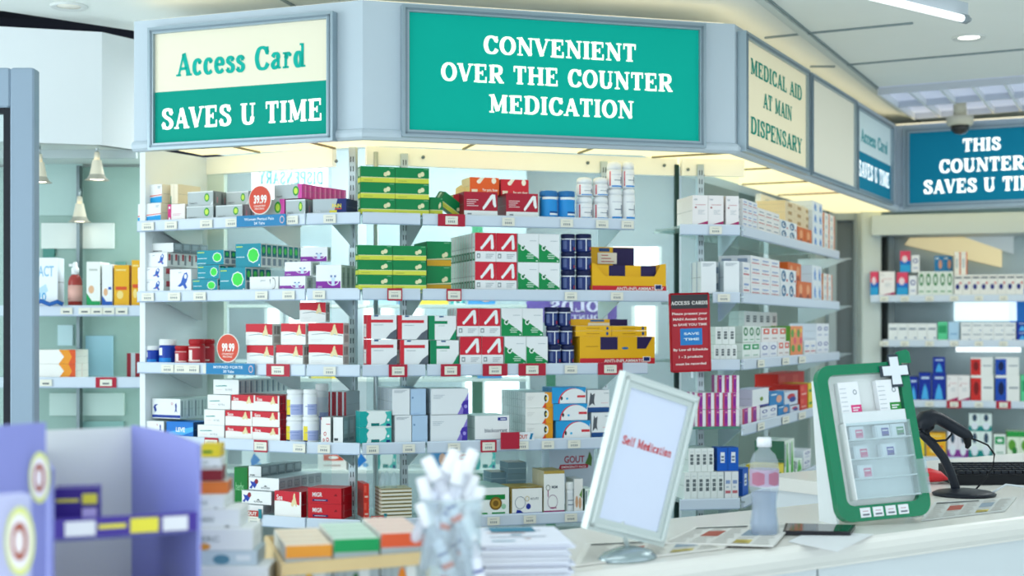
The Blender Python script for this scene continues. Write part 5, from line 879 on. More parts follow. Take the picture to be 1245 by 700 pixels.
# ================================================================== LEFT CABINET
b = MB(); b.box(-3.0, 5.62, .5, -1.33, 5.65, 2.14, M('#9dbab2', .25, noise=.08)); b.build('wall_cabinet_back', kind='structure')  # mirror back, its reflections put in as flat pale green
p0, p1, p2 = at(-200, 400, 4.78), at(124, 400, 5.02), at(164.5, 400, 5.15)
b = MB()
for q0, q1, mm in ((p0, p1, M('#e8edf0', .5, noise=.01)), (p1, p2, M('#e8edf0', .5))):
    d = (q1-q0); d.z = 0; d.normalize(); n = Vector((-d.y, d.x, 0))*.03
    b.hexa([(q0.x, q0.y, 2.15), (q1.x, q1.y, 2.15), (q1.x+n.x, q1.y+n.y, 2.15), (q0.x+n.x, q0.y+n.y, 2.15), (q0.x, q0.y, 2.548), (q1.x, q1.y, 2.548), (q1.x+n.x, q1.y+n.y, 2.548), (q0.x+n.x, q0.y+n.y, 2.548)], mm)
b.prism([(p0.x, p0.y+.02), (p1.x, p1.y+.02), (p2.x, p2.y+.02), (p2.x, 5.7), (p0.x, 5.7)], 'z', 2.15, 2.17, M('#cfdad8', .5)); b.build('wall_bulkhead', kind='structure')
b = MB(); b.box(p0.x, 5.16, 2.12, p2.x, 5.18, 2.15, M('#b9c6c8', .4)); b.build('trim_9', kind='structure')
for zc, nm in ((1.587, 'upper'), (1.3226, 'lower')):
    shelf(CB, -30, 172, zc, f'{nm} glass shelf of the left cabinet with price rail', depth=.3, h=.04)
shelf(CB, -30, 172, 1.08, 'lowest glass shelf of the left cabinet', depth=.3, strip=False)
ZC = [1.587, 1.3226]
R(CB, ZC, 0, 41, 70, 313, 'act', n=1, t=.08); R(CB, ZC, 0, 10, 38, 313, 'act', n=1, t=.08, note='behind the door frame')
R(CB, ZC, 0, 105, 122, 318, 'greenheel', n=2, t=.06); R(CB, ZC, 0, 124, 137, 321, 'blueheel', n=2, t=.06); R(CB, ZC, 0, 138.5, 157, 322, 'amber', n=2, t=.06); R(CB, ZC, 0, 160, 171, 316, 'amber', n=1, t=.06, note='right')
R(CB, ZC, 1, 38, 92, 425, 'sunset', rows=2, n=2, t=.08)
R(CB, ZC, 1, 154, 171, 429, 'redsilver', n=1, t=.06, d0=.1)
SECT[(id(CB), 0)] = []
def cticket(px, z, red, lab):
    b = MB(); 
    if red: b.box(-.038, -.0015, -.004, .038, 0, .034, TKR)
    b.box(-.022, -.003, .002, .022, -.0015, .026, TK); b.box(-.012, -.0034, .008, .012, -.003, .014, M('#6a7276', .6))
    b.build('price_ticket', mat=CB.mat(CB.hit(px, -.01), -.0095, z-.034), label=lab, cat='price ticket', group='price tickets in the left cabinet')
for px, q in ((81, 'red spray bottle'), (103, 'tall green heel carton'), (118, 'tall white foot carton'), (132, 'blue heel carton'), (148, 'amber carton')): cticket(px, 1.587, False, f'price ticket below the {q}, left cabinet')
cticket(56, 1.3226, False, 'plain price ticket below the orange glow cartons, left cabinet'); cticket(129, 1.3226, True, 'red backed price ticket on the lower shelf of the left cabinet')
b = MB()
b = MB(); b.tube([(0, 0, .012), (.02, -.004, .02), (.05, 0, .008), (.08, -.004, .018), (.1, 0, .008)], .008, M('#2a62b0', .3)); b.build('blue_packet', mat=CB.mat(CB.hit(44, -.02), -.022, 1.583), label='crumpled blue packet clipped on the upper cabinet rail', cat='packet')
def spot(px, py, Y, label):
    e = empty('spot_lamp', label=label, cat='lamp', mat=Matrix.Translation(at(px, py, Y)))
    b = MB(); b.lathe([(.016, .072), (.020, .05), (.026, .02)], M('#efe6d0', .4), caps=False); b.lathe([(.0, .1), (.009, .1), (.011, .072)], M('#efe6d0', .4)); b.build('lamp_body', e)
    b = MB(); b.lathe([(.026, .02), (.034, .006), (.044, 0), (.040, .0), (.030, .008)], M('#b8b4a6', .3), caps=False); b.build('lamp_shade', e)
    b = MB(); b.lathe([(0, .002), (.024, .003), (.026, .01)], M('#fff6dc', .3, emit=5)); b.build('bulb', e)
    b = MB(); b.tube([(0, 0, .098), (0, 0, .13)], .005, STEEL); b.build('stem', e)
spot(118, 219, 5.1, 'cream spot lamp under the bulkhead, right one over the cabinet'); spot(48, 222, 5.0, 'cream spot lamp under the bulkhead, beside the door frame'); spot(97, 270, 5.52, 'small cream spot lamp hanging deeper in the left cabinet')  # third lamp is added to stand for a mirror reflection
# pale bars and coloured slabs stand in for reflections in the cabinet's mirror back
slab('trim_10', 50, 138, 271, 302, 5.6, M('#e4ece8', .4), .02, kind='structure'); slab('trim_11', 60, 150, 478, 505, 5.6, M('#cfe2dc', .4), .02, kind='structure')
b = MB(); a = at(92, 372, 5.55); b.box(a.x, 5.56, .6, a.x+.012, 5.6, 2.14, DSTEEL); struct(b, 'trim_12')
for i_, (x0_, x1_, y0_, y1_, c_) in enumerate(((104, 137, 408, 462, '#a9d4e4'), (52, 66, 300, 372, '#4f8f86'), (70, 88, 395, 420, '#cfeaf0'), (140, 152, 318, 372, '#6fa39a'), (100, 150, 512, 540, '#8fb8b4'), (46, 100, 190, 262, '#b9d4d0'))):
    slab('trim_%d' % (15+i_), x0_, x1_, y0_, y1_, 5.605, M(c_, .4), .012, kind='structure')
# glazed door at the left edge
e = empty('door_1'); e['kind'] = 'structure'; DY = 3.5; FR = M('#8fa2b4', .4)
x1, x0 = at(41, 0, DY).x, at(12, 0, DY).x; zt = EYE+(HY-82)/F*DY
b = MB(); b.bbox(x0, DY, .1, x1, DY+.045, zt, FR, .004); b.bbox(x0-.7, DY+.0005, zt-.098, x0-.0005, DY+.045, zt, FR, .004); b.box(x0-.7, DY, .1, x0-.001, DY+.045, .2, FR); b.build('door_frame', e)
b = MB(); b.box(x0-.018, DY+.006, .2, x0-.0005, DY+.03, zt-.1, M('#1c2028', .5)); b.box(x0-.7, DY+.006, zt-.112, x0-.018, DY+.03, zt-.098, M('#1c2028', .5)); b.build('door_seal', e)
b = MB(); b.box(x0-.7, DY+.016, .2, x0-.018, DY+.02, zt-.112, GLASSM); b.build('door_glass', e)

# ================================================================== FAR RIGHT: doorway, pillar, wall shelving
def fbox(name, p0, p1, y0, y1, Y, th, m, **k): return slab(name, p0, p1, y0, y1, Y, m, th, **k)
fbox('wall_corner', 985, 1062, 240, 700, 7.75, .05, M('#c4ccc8', .6, noise=.02), kind='structure')
e = empty('door_2'); e['kind'] = 'structure'
a, c = at(1012, 640, 7.7), at(1040, 268, 7.7); b = MB(); b.box(a.x, 7.7, 0, c.x, 7.74, c.z, M('#6f787c', .4)); b.build('door_leaf', e)
b = MB(); b.bbox(a.x-.03, 7.66, 0, a.x+.015, 7.74, c.z+.05, M('#a3aeb2', .4)); b.bbox(c.x-.015, 7.66, 0, c.x+.03, 7.74, c.z+.05, M('#a3aeb2', .4)); b.box(a.x+.015, 7.66, c.z, c.x-.015, 7.74, c.z+.05, M('#a3aeb2', .4)); b.build('door_frame', e)
a, c = at(1048, 0, 7.55), at(1072, 0, 7.55); b = MB(); b.bbox(a.x, 7.55, 0, c.x, 7.8, 2.13, M('#cfd6d2', .5), .008); struct(b, 'wall_pillar')
a = at(1078, 0, 7.6); b = MB(); b.box(a.x, 7.56, 0, a.x+.03, 7.9, 2.1, M('#7a8488', .5)); struct(b, 'trim_13')
panel(BW, 1070, 1270, .36, .5, 2.0, .02, M('#c4d4d8', .3, noise=.03), 'wall_shelving_back')
panel(BW, 1060, 1270, .0, 1.995, 2.10, .34, M('#cdd6d6', .5), 'trim_14')
e = empty('light_canopy', label='warm lit canopy panel behind the top of the far shelving', cat='light panel', mat=BW.mat(BW.hit(1100, .3), .3, 1.86))  # glowing shape put in for the warm ceiling reflected in the mirror back
b = MB(); b.prism([(0, .10), (.50, -.03), (.50, .06), (.25, .155), (.04, .155)], 'y', 0, .03, M('#fbe9b8', .5, emit=.35)); b.build('light_panel', e)
b = MB(); b.prism([(.25, .157), (.50, .062), (.56, .04), (.56, .155)], 'y', 0, .03, M('#e4eef2', .5, emit=.1)); b.build('panel_edge', e)
for i in range(4): shelf(BW, (1058, 1073, 1098, 1120)[i], 1275, ZB[i], f'{SN[i]} of the far wall with pale price rail', depth=.34, tint=M('#d4e0e4', .4))
upright(BW, 1084, .33, .5, 2.0, 'steel upright at the left end of the far wall shelving')
b = MB(); b.tube([(0, 0, 0), (.33, 0, 0)], .016, M('#f2fbff', .4, emit=1.2)); b.build('display_tube_light', mat=BW.mat(BW.hit(1162, .28), .28, BW.z(1162, 424, .28)), label='short white tube light under the second far wall shelf', cat='light')
b = MB(); b.box(0, 0, 0, .32, .01, .11, M('#e4f8ff', .4, emit=.9)); b.build('wall_mirror_panel', mat=BW.mat(BW.hit(1160, .34), .345, BW.z(1160, 390, .34)), label='bright white panel behind the second far wall shelf', cat='panel')  # glow added for a bright glimpse in the mirror back
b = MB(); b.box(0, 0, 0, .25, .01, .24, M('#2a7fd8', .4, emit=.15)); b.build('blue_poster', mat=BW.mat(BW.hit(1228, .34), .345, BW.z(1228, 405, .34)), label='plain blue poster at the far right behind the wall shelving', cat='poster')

# ================================================================== CEILING FITTINGS
def cpt(px, py, z=CZ): Y = (z-EYE)*F/(HY-py); return Vector(((px-CX)/F*Y, Y, z))
def downlight(px, py, label, em):
    p = cpt(px, py); e = empty('recessed_downlight', label=label, cat='ceiling light', mat=Matrix.Translation(p))
    b = MB(); b.lathe([(.040, -.003), (.058, -.008), (.062, -.004), (.062, 0), (.040, 0)], M('#e4e8e6', .35), caps=False); b.build('trim_ring', e)
    b = MB(); b.lathe([(0, -.002), (.040, -.0022), (.040, 0)], M('#f6f4e8', .3, emit=em)); b.build('lens', e)
downlight(84, 7, 'round recessed downlight above the left cabinet, unlit', .12); downlight(1178, 45, 'round recessed downlight glowing white at upper right', 4.)
# cctv dome
p = cpt(1167, 141); p.z = CZ; e = empty('security_dome', label='cream domed security camera on the ceiling before the far sign', cat='security camera', mat=Matrix.Translation(at(1167, 142, 6.75)))
b = MB(); b.tube([(0, 0, -.001), (0, 0, CZ-at(1167, 142, 6.75).z)], .03, M('#d8d2bc', .4), 16); b.lathe([(0, 0), (.062, 0), (.062, -.03), (.056, -.042), (0, -.042)], M('#d8d2bc', .4)); b.build('housing', e)
b = MB(); b.lathe([(.044, -.042), (.041, -.062), (.028, -.078), (0, -.085)], M('#30302e', .12)); b.build('dome', e)
# fluorescent batten on two supports, upper right
A, B_ = at(1010, -14, 3.35), at(1170, 22, 4.1); A.z = min(A.z, CZ-.08); d = (B_-A)
e = empty('fluorescent_batten', label='white fluorescent batten light hanging under the ceiling at upper right', cat='ceiling light')
a2 = cpt(985, -22, 2.52); b2 = cpt(1168, 22, 2.52); d = (b2-a2).normalized(); n = Vector((-d.y, d.x, 0))
b = MB(); q = .028; b.hexa([tuple(v) for v in (a2-n*q, b2-n*q, b2+n*q, a2+n*q, a2-n*q+Vector((0, 0, .045)), b2-n*q+Vector((0, 0, .045)), b2+n*q+Vector((0, 0, .045)), a2+n*q+Vector((0, 0, .045)))], M('#c9d2da', .4)); b.build('batten_body', e)
b = MB(); off = -n*.04+Vector((0, 0, -.015)); b.tube([a2+off, b2-d*.05+off], .013, M('#f4f8fa', .3, emit=.9)); b.build('lamp_tube', e)
b = MB(); b.tube([b2-d*.055+off, b2-d*.03+off], .016, M('#8d989e', .4)); b.tube([b2-d*.02-n*.02, b2-d*.02+off*1.2], .008, M('#a9b4ba', .4)); b.build('lamp_holder', e)
b = MB(); 
for k in (.15, .85): q0 = a2.lerp(b2, k); b.tube([q0+Vector((0, 0, .045)), q0+Vector((0, 0, .08))], .01, STEEL)
b.build('bracket', e)
# louvred troffer
c = [cpt(1068, 106), cpt(1262, 90), cpt(1275, 124), cpt(1112, 137)]
e = empty('louvre_light', label='square louvred ceiling light fitting at the far right', cat='ceiling light'); b = MB()
b.hexa([(v.x, v.y, CZ-.004) for v in c]+[(v.x, v.y, CZ-.0006) for v in c], M('#c9d2e6', .2, emit=.35)); b.build('lit_panel', e)
b = MB()
for k in range(6):
    u = k/5; q0 = c[0].lerp(c[1], u); q1 = c[3].lerp(c[2], u); dd = (q1-q0).normalized(); nn = Vector((-dd.y, dd.x, 0))*.006
    b.hexa([tuple(v) for v in (q0-nn+Vector((0, 0, -.035)), q1-nn+Vector((0, 0, -.035)), q1+nn+Vector((0, 0, -.035)), q0+nn+Vector((0, 0, -.035)), q0-nn-Vector((0, 0, .004)), q1-nn-Vector((0, 0, .004)), q1+nn-Vector((0, 0, .004)), q0+nn-Vector((0, 0, .004)))], M('#f4f8fa', .3))
for k in range(3):
    u = k/2; q0 = c[0].lerp(c[3], u); q1 = c[1].lerp(c[2], u); dd = (q1-q0).normalized(); nn = Vector((-dd.y, dd.x, 0))*.005
    b.hexa([tuple(v) for v in (q0-nn+Vector((0, 0, -.034)), q1-nn+Vector((0, 0, -.034)), q1+nn+Vector((0, 0, -.034)), q0+nn+Vector((0, 0, -.034)), q0-nn-Vector((0, 0, .004)), q1-nn-Vector((0, 0, .004)), q1+nn-Vector((0, 0, .004)), q0+nn-Vector((0, 0, .004)))], M('#c9d0dc', .3))
b.build('louvre', e)

# ================================================================== COUNTER
CT = 1.05
def cpx(px, py, z=CT): Y = (EYE-z)*F/(py-HY); return Vector(((px-CX)/F*Y, Y, z))
n0, n1 = cpx(703, 697), cpx(1245, 628); dr = (n1-n0).normalized(); nn = Vector((-dr.y, dr.x, 0)); dep = .47
A = n0-dr*1.05; B_ = n1+dr*1.6
TOPM = M('#eceae4', .25, noise=.01); FRONT = M('#dfe6ea', .4, noise=.01)
def along(a, n_, z): v = A+dr*a+nn*n_; return (v.x, v.y, z)
L = (B_-A).length
e = empty('service_counter', label='long white service counter running to the right with rounded front edge', cat='counter')
b = MB(); prof = [(.0, CT-.004), (-.008, CT-.012), (-.012, CT-.025), (-.008, CT-.04), (0, CT-.05), (.0, CT-.055), (dep, CT-.055), (dep, CT), (.008, CT)]
V = [along(0, p, z) for p, z in prof]+[along(L, p, z) for p, z in prof]; k = len(prof)
b.add(V, [[i, (i+1) % k, k+(i+1) % k, k+i] for i in range(k)]+[list(range(k))[::-1], list(range(k, 2*k))], TOPM); b.build('counter_top', e)
x = 0; edges = [0, .62, 1.235]; s0 = (cpx(1031, 664)-A).dot(dr); edges = [0, s0-1.0, s0, s0+1.1, L]
for i in range(4):
    b = MB(); g_ = .004; b.hexa([along(edges[i]+g_, .015, .05), along(edges[i+1]-g_, .015, .05), along(edges[i+1]-g_, dep-.02, .05), along(edges[i]+g_, dep-.02, .05), along(edges[i]+g_, .015, CT-.056), along(edges[i+1]-g_, .015, CT-.056), along(edges[i+1]-g_, dep-.02, CT-.056), along(edges[i]+g_, dep-.02, CT-.056)], FRONT); b.build('front_panel', e)
b = MB(); b.hexa([along(0, .03, 0), along(L, .03, 0), along(L, dep-.03, 0), along(0, dep-.03, 0), along(0, .03, .05), along(L, .03, .05), along(L, dep-.03, .05), along(0, dep-.03, .05)], M('#6f787c', .6)); b.build('plinth', e)
# near counter carrying the foreground stock
e = empty('sales_counter', label='white counter carrying the blurred stock in the left foreground', cat='counter')
q = A+dr*.98; 
b = MB(); b.prism([(-1.5, 1.35), (.10, 1.35), (A.x+dr.x*.92+.06, A.y+dr.y*.92-.09), (A.x-.05, A.y-.06), (-1.5, A.y-.12)], 'z', CT-.055, CT, TOPM); b.build('counter_top', e)
b = MB(); b.prism([(-1.45, 1.4), (.05, 1.4), (A.x+dr.x*.9+.02, A.y+dr.y*.9-.13), (A.x-.04, A.y-.09), (-1.45, A.y-.14)], 'z', 0, CT-.056, FRONT); b.build('cabinet', e)
# low white ledge behind the counter, under the lowest shelf
p = cpx(460, 650, .90)
b = MB(); b.prism([(-.75, 4.1), (.35, 4.05), (.42, 4.35), (-.75, 4.3)], 'z', .0, .74, M('#5a4a3c', .6)); b.build('low_cupboard', label='low brown cupboard below the lowest shelf', cat='cupboard')

# ---- picture frame on an oval foot
Rm = Matrix(((.735, -.631, .247), (.628, .772, .103), (-.256, .079, .963)))
def orient(pos, ex, n_, ez):
    ex = Vector(ex).normalized(); ez = Vector(ez); ez = (ez-ex*ez.dot(ex)).normalized(); ny = ez.cross(ex)
    m = Matrix((ex, ny, ez)).transposed().to_4x4(); m.translation = Vector(pos); return m
W, H = .22, .31; FM = orient((.139, 2.706, 1.121), (.735, .628, -.256), None, (.247, .103, .963))
foot = Vector((.225, 2.775, CT)); e = empty('tabletop_sign_frame', label='silver tabletop frame reading Self Medication tilted on an oval foot', cat='sign', mat=Matrix.Translation(foot))
inv = e.matrix_world.inverted()
def place(mb, name, par, MW): o = mb.build(name); o.matrix_world = MW; o.parent = par; o.matrix_parent_inverse = par.matrix_world.inverted() if False else Matrix(); o.matrix_basis = par.matrix_world.inverted() @ MW; return o
e2 = e
SIL = M('#cdd6d4', .35, .3); f = .026; b = MB()
def bar(mb, pts, m):
    # mitred profile: outer edge low, crest, inner edge
    pass
for (x0, z0, x1, z1) in ((0, 0, W, f), (0, H-f, W, H), (0, f, f, H-f), (W-f, f, W, H-f)):
    b.box(x0, -.004, z0, x1, .012, z1, SIL)
g = .007
for (x0, z0, x1, z1) in ((g, g, W-g, g+.008), (g, H-g-.008, W-g, H-g), (g, g, g+.008, H-g), (W-g-.008, g, W-g, H-g)):
    b.bbox(x0, -.010, z0, x1, -.003, z1, SIL, .0015)
place(b, 'frame', e, FM)
b = MB(); b.box(f-.002, .0, f-.002, W-f+.002, .004, H-f+.002, M('#dfe6fb', .3)); place(b, 'paper_insert', e, FM)
V, Fs, w_ = serif_text('Self Medication', .03); b = MB(); b.add([(f+.014+x*(W-2*f-.026)/w_, -.0006, H*.565+y*.017) for x, y in V], Fs, M('#d23a3a', .4)); place(b, 'lettering', e, FM)
b = MB(); b.box(f, .0125, f, W-f, .016, H-f, M('#b4bcc0', .5)); place(b, 'back_board', e, FM)
b = MB(); b.lathe([(.066, 0), (.068, .004), (.055, .016), (.03, .024), (.008, .028)], M('#a9b8bc', .25, .7), 32); b.v = [(x*1.0, y*.62, z) for x, y, z in b.v]; o = place(b, 'foot', e, Matrix.Translation(foot) @ Matrix.Rotation(.62, 4, 'Z'))
b = MB(); b.tube([(0, 0, .026), (-.012, -.006, .075)], .005, SIL); b.build('stem', e)

# ---- water bottle
p = cpx(929, 653); e = empty('water_bottle', label='clear plastic water bottle with white cap standing on the counter', cat='bottle', mat=Matrix.Translation(p))
b = MB(); b.lathe([(.024, 0), (.030, .004), (.031, .03), (.028, .05), (.0265, .075), (.029, .095), (.0315, .11), (.0315, .15), (.030, .165), (.024, .180), (.014, .189), (.0125, .196), (.0125, .205)], M('#eef4fa', .06, kind='glass', alpha=.22), 28, caps=False); b.build('bottle_body', e)
b = MB(); b.lathe([(.016, .196), (.016, .213), (.0145, .216), (0, .216)], M('#f2f4fa', .35), 24); b.build('cap', e)
b = MB(); b.lathe([(.0318, .112), (.0320, .148)], M('#d8c4dc', .5, kind='glass', alpha=.6), 28); b.f = b.f[:-2]; b.m = b.m[:-2]; b.sm = b.sm[:-2]
for a0, a1 in ((-62, -8), (8, 62)):
    V = [];
    for k in range(7): q = math.radians(-90+a0+(a1-a0)*k/6); V += [(.0323*math.cos(q), .0323*math.sin(q), .114+.004*abs(k-3)/3), (.0323*math.cos(q), .0323*math.sin(q), .144-.004*abs(k-3)/3)]
    b.add(V, [[2*k, 2*k+2, 2*k+3, 2*k+1] for k in range(6)], M('#b0728a', .5))
b.build('label_wrap', e)
b = MB(); b.lathe([(0, .004), (.026, .006), (.0275, .03), (.0245, .052), (.0235, .075), (.026, .098), (0, .1)], M('#c9d6e6', .15, kind='glass', alpha=.38), 24); b.build('water', e)

# ---- newspapers, phone, loose sheets
def sheets(name, corners, z, th, col, pics, label, cat='newspaper', group=None):
    P = [cpx(x, y) for x, y in corners]; b = MB(); b.hexa([(v.x, v.y, z) for v in P]+[(v.x, v.y, z+th) for v in P], M(col, .6))
    for (u0, v0, u1, v1, c) in pics:
        def bl(u, v): q = P[0].lerp(P[1], u).lerp(P[3].lerp(P[2], u), v); return (q.x, q.y, z+th+.0004)
        b.add([bl(u0, v0), bl(u1, v0), bl(u1, v1), bl(u0, v1)], [[0, 1, 2, 3]], M(c, .6))
    return b.build(name, label=label, cat=cat, group=group)
txtb = []
for i in range(5):
    for k in range(11):
        if not (i in (1, 3) and 3 < k < 8): txtb.append((.04+.19*i, .05+.083*k, .04+.19*i+.15-.02*(k % 3), .05+.083*k+.028, '#b4b2ac'))
txtb += [(.23, .38, .40, .68, '#b05a4c'), (.61, .40, .77, .70, '#8fa0b0'), (.04, .86, .55, .94, '#6f7478'), (.62, .05, .77, .22, '#d8c46a')]
sheets('newspaper', [(697, 690), (880, 668), (900, 655), (712, 663)], CT+.001, .004, '#e4e2dc', txtb, 'open newspaper lying under the frame foot on the counter')
sheets('newspaper', [(805, 664), (940, 668), (965, 640), (845, 645)], CT+.0055, .003, '#e8e6e2', txtb, 'newspaper lying beside the water bottle on the counter')
sheets('newspaper', [(1120, 634), (1222, 622), (1236, 606), (1136, 612)], CT+.001, .003, '#cfd2d0', txtb, 'newspaper lying in front of the scanner stand at the right')
sheets('paper_sheet', [(958, 659), (1018, 671), (1062, 650), (985, 646)], CT+.001, .0006, '#eef0f4', [], 'loose white sheet hanging under the phone toward the counter edge', 'paper')
p = [cpx(952, 651), cpx(1034, 652), cpx(1040, 643), cpx(955, 641)]
e = empty('smartphone', label='black smartphone lying on white sheets beside the green stand', cat='phone'); b = MB(); b.hexa([(v.x, v.y, CT+.002) for v in p]+[(v.x, v.y, CT+.010) for v in p], M('#2a2a30', .3)); b.build('phone_body', e)
c_ = sum(p, Vector())/4; q = [c_.lerp(v, .93) for v in p]; b = MB(); b.hexa([(v.x, v.y, CT+.0101) for v in q]+[(v.x, v.y, CT+.0106) for v in q], M('#15161a', .06)); b.build('screen', e)

# ---- green counter display stand
GM = orient((.745, 3.245, CT+.006), (.958, .284, .047), None, (-.11, .209, .972)); W, H = .242, .366; GR = M('#078058', .18)
e = empty('medicine_display_stand', label='green framed counter stand of small medicine packs with a white cross', cat='display stand', mat=GM)
def rrect(x0, y0, x1, y1, r, n=6):
    out = []
    for cx_, cy_, a0 in ((x1-r, y0+r, -90), (x1-r, y1-r, 0), (x0+r, y1-r, 90), (x0+r, y0+r, 180)):
        for k in range(n+1): a = math.radians(a0+90*k/n); out.append((cx_+r*math.cos(a), cy_+r*math.sin(a)))
    return out
def ringprism(mb, o_, i_, y0, y1, m):
    n = len(o_); V = [(x, y0, z) for x, z in o_]+[(x, y0, z) for x, z in i_]+[(x, y1, z) for x, z in o_]+[(x, y1, z) for x, z in i_]; Fs = []
    for k in range(n):
        k2 = (k+1) % n; Fs += [[k, k2, n+k2, n+k], [2*n+k, 3*n+k, 3*n+k2, 2*n+k2], [k, 2*n+k, 2*n+k2, k2], [n+k, n+k2, 3*n+k2, 3*n+k]]
    mb.add(V, Fs, m)
b = MB(); ringprism(b, rrect(0, 0, W, H, .035), rrect(.026, .036, W-.026, H-.024, .018), -.008, .014, GR); b.build('frame', e)
b = MB(); b.box(.02, .010, .03, W-.02, .013, H-.02, M('#edf0f0', .35)); b.build('back_panel', e)
b = MB(); b.prism([(.014, .0), (.014, H*.92), (.03, H*.92), (.10, .0)], 'x', .004, .010, M('#e2e8ea', .4)); b.prism([(.014, .0), (.014, H*.92), (.03, H*.92), (.10, .0)], 'x', W-.012, W-.006, M('#e2e8ea', .4)); b.build('side_wing', e)
b = MB(); b.box(.045, -.014, H*.60, W-.032, .009, H*.62, M('#f0f3f4', .3)); b.box(.045, -.016, H*.60, W-.032, -.014, H*.685, M('#eaeff2', .3)); b.build('upper_pocket', e)
b = MB()
for k in range(4): b.box(.045, -.020, .05+k*.045, W-.03, .009, .052+k*.045, M('#f0f3f4', .3))
b.box(.043, -.022, .048, .046, .009, .225, M('#f4f6f8', .25)); b.box(.046, -.0225, .048, W-.03, -.0205, .225, CLEAR); b.box(W-.031, -.022, .048, W-.028, .009, .225, CLEAR); b.build('pocket_grid', e)
b = MB()
for k in range(4):
    x = .055+k*.033; b.box(x, -.0095, .008, x+.026, -.008, .030, M('#f2f3f8', .4)); b.box(x+.005, -.0100, .012, x+.022, -.0095, .016, M('#6f7680', .5)); b.box(x+.006, -.0100, .021, x+.020, -.0095, .023, M('#c8a8b0', .5))
b.build('price_labels', e)
b = MB(); CR = [(.31, 0), (.69, 0), (.67, .33), (1, .33), (1, .67), (.67, .67), (.67, 1), (.33, 1), (.33, .67), (0, .67), (0, .33), (.33, .33)]
b.prism([(W-.078+x*.078, H-.062+z*.078) for x, z in CR], 'y', -.014, -.010, M('#3a4450', .4)); b.prism([(W-.078+.039+(x-.5)*.066, H-.062+.039+(z-.5)*.066) for x, z in CR], 'y', -.0155, -.0139, M('#eef3fa', .35)); b.build('white_cross', e)
b = MB(); b.prism([(W-.022, H-.005), (W+.012, H-.005), (W+.012, H+.02), (W+.004, H+.028), (W-.018, H+.024)], 'y', -.007, .006, GR); b.build('corner_knob', e)
b = MB(); b.box(W-.03, -.024, .05, W-.004, -.022, .13, CLEAR); b.box(W-.006, -.024, .05, W-.004, .0, .13, CLEAR); b.build('leaflet_pocket', e)
def pack(x, z, w_, h_, t_p, col, tall, label):
    b = MB(); b.box(0, 0, 0, w_, t_p, h_, M('#f5f6fa', .35))
    if tall:
        b.flat(rect(w_*.48, 0, w_, h_*.42), lambda x_, z_: (x_, -.0004, z_), M(col, .35)); b.flat(ring(w_*.78, h_*.74, .005, .006, .7), lambda x_, z_: (x_, -.0004, z_), M('#6f7c8c', .5)); b.flat(poly((w_*.7, h_*.05), (w_*.95, h_*.05), (w_*.86, h_*.18)), lambda x_, z_: (x_, -.0006, z_), M('#2a2430', .5))
        b.flat(rect(w_*.56, h_*.33, w_*.9, h_*.36), lambda x_, z_: (x_, -.0006, z_), M('#f4f0f4', .5)); b.flat(rect(w_*.56, h_*.27, w_*.8, h_*.30), lambda x_, z_: (x_, -.0006, z_), M('#f4f0f4', .5))
        for k in range(8): b.flat(rect(w_*.04, h_*(.06+.11*k), w_*.36, h_*(.075+.11*k)), lambda x_, z_: (x_, -.0004, z_), M('#b9c0c8', .5))
    else:
        b.flat(rect(w_*.40, h_*.1, w_*.9, h_*.75), lambda x_, z_: (x_, -.0004, z_), M(col, .35)); b.flat(rect(w_*.46, h_*.5, w_*.84, h_*.6), lambda x_, z_: (x_, -.0006, z_), M('#f4f0f4', .5)); b.flat(rect(w_*.5, h_*.14, w_*.88, h_*.24), lambda x_, z_: (x_, -.0006, z_), M('#3a2f6a' if col != '#e04a86' else '#e8a0c0', .5))
        b.flat(rect(w_*.05, h_*.1, w_*.09, h_*.9), lambda x_, z_: (x_, -.0004, z_), M('#c4cad0', .5))
    b.build('medicine_pack', mat=GM @ Matrix.Translation((x, -.012, z)), label=label, cat='medicine pack')
pack(.048, .2290, .052, .094, .018, '#e04a86', True, 'tall white pack with pink square in the green stand, left'); pack(.148, .2290, .056, .094, .018, '#2f8f3c', True, 'tall white pack with green square in the green stand, right')
PK, PU, GN = '#e04a86', '#4a3fa8', '#1f8f4a'
for x, z, c, lb in ((.058, .1875, PK, 'small pink square pack, top of the left column in the green stand'), (.126, .1875, PU, 'small violet square pack, top row centre in the green stand'), (.166, .1875, GN, 'small green square pack at the right end of the stand top row'),
                    (.062, .1425, PK, 'small pink square pack, middle of the left column in the green stand'), (.132, .1425, PU, 'small violet square pack in the second row of the green stand'), (.064, .0975, PK, 'small pink square pack, lowest of the left column in the green stand')):
    pack(x, z, .038, .030, .016, c, False, lb)

# ---- barcode scanner on its stand
BK, BK2 = M('#20252e', .38), M('#14171c', .5)
p = cpx(1172, 602); YS = p.y
def sp(px, py, dy=0): return at(px, py, YS+dy)-p
e = empty('barcode_scanner', label='black handheld barcode scanner resting on its curved stand', cat='barcode scanner', mat=Matrix.Translation(p+Vector((0, 0, .0))))
b = MB()
def loft(mb, secs, m):     # secs: centre, half width(along y), half height(in x-z plane normal to path)
    n = 12; V = []; P = [Vector(s[0]) for s in secs]
    for i, (c_, hw_, hh_) in enumerate(secs):
        t = (P[min(i+1, len(P)-1)]-P[max(i-1, 0)]).normalized(); u = Vector((0, 1, 0)); v = t.cross(u).normalized()
        for k in range(n): a = 2*math.pi*k/n; cs, sn = math.cos(a), math.sin(a); f_ = 1/max(abs(cs), abs(sn))**.35; V.append(Vector(c_)+u*hw_*cs*f_+v*hh_*sn*f_)
    Fs = [[i*n+k, i*n+(k+1) % n, (i+1)*n+(k+1) % n, (i+1)*n+k] for i in range(len(secs)-1) for k in range(n)]+[list(range(n)), [(len(secs)-1)*n+k for k in range(n)][::-1]]
    mb.add(V, Fs, m, True)
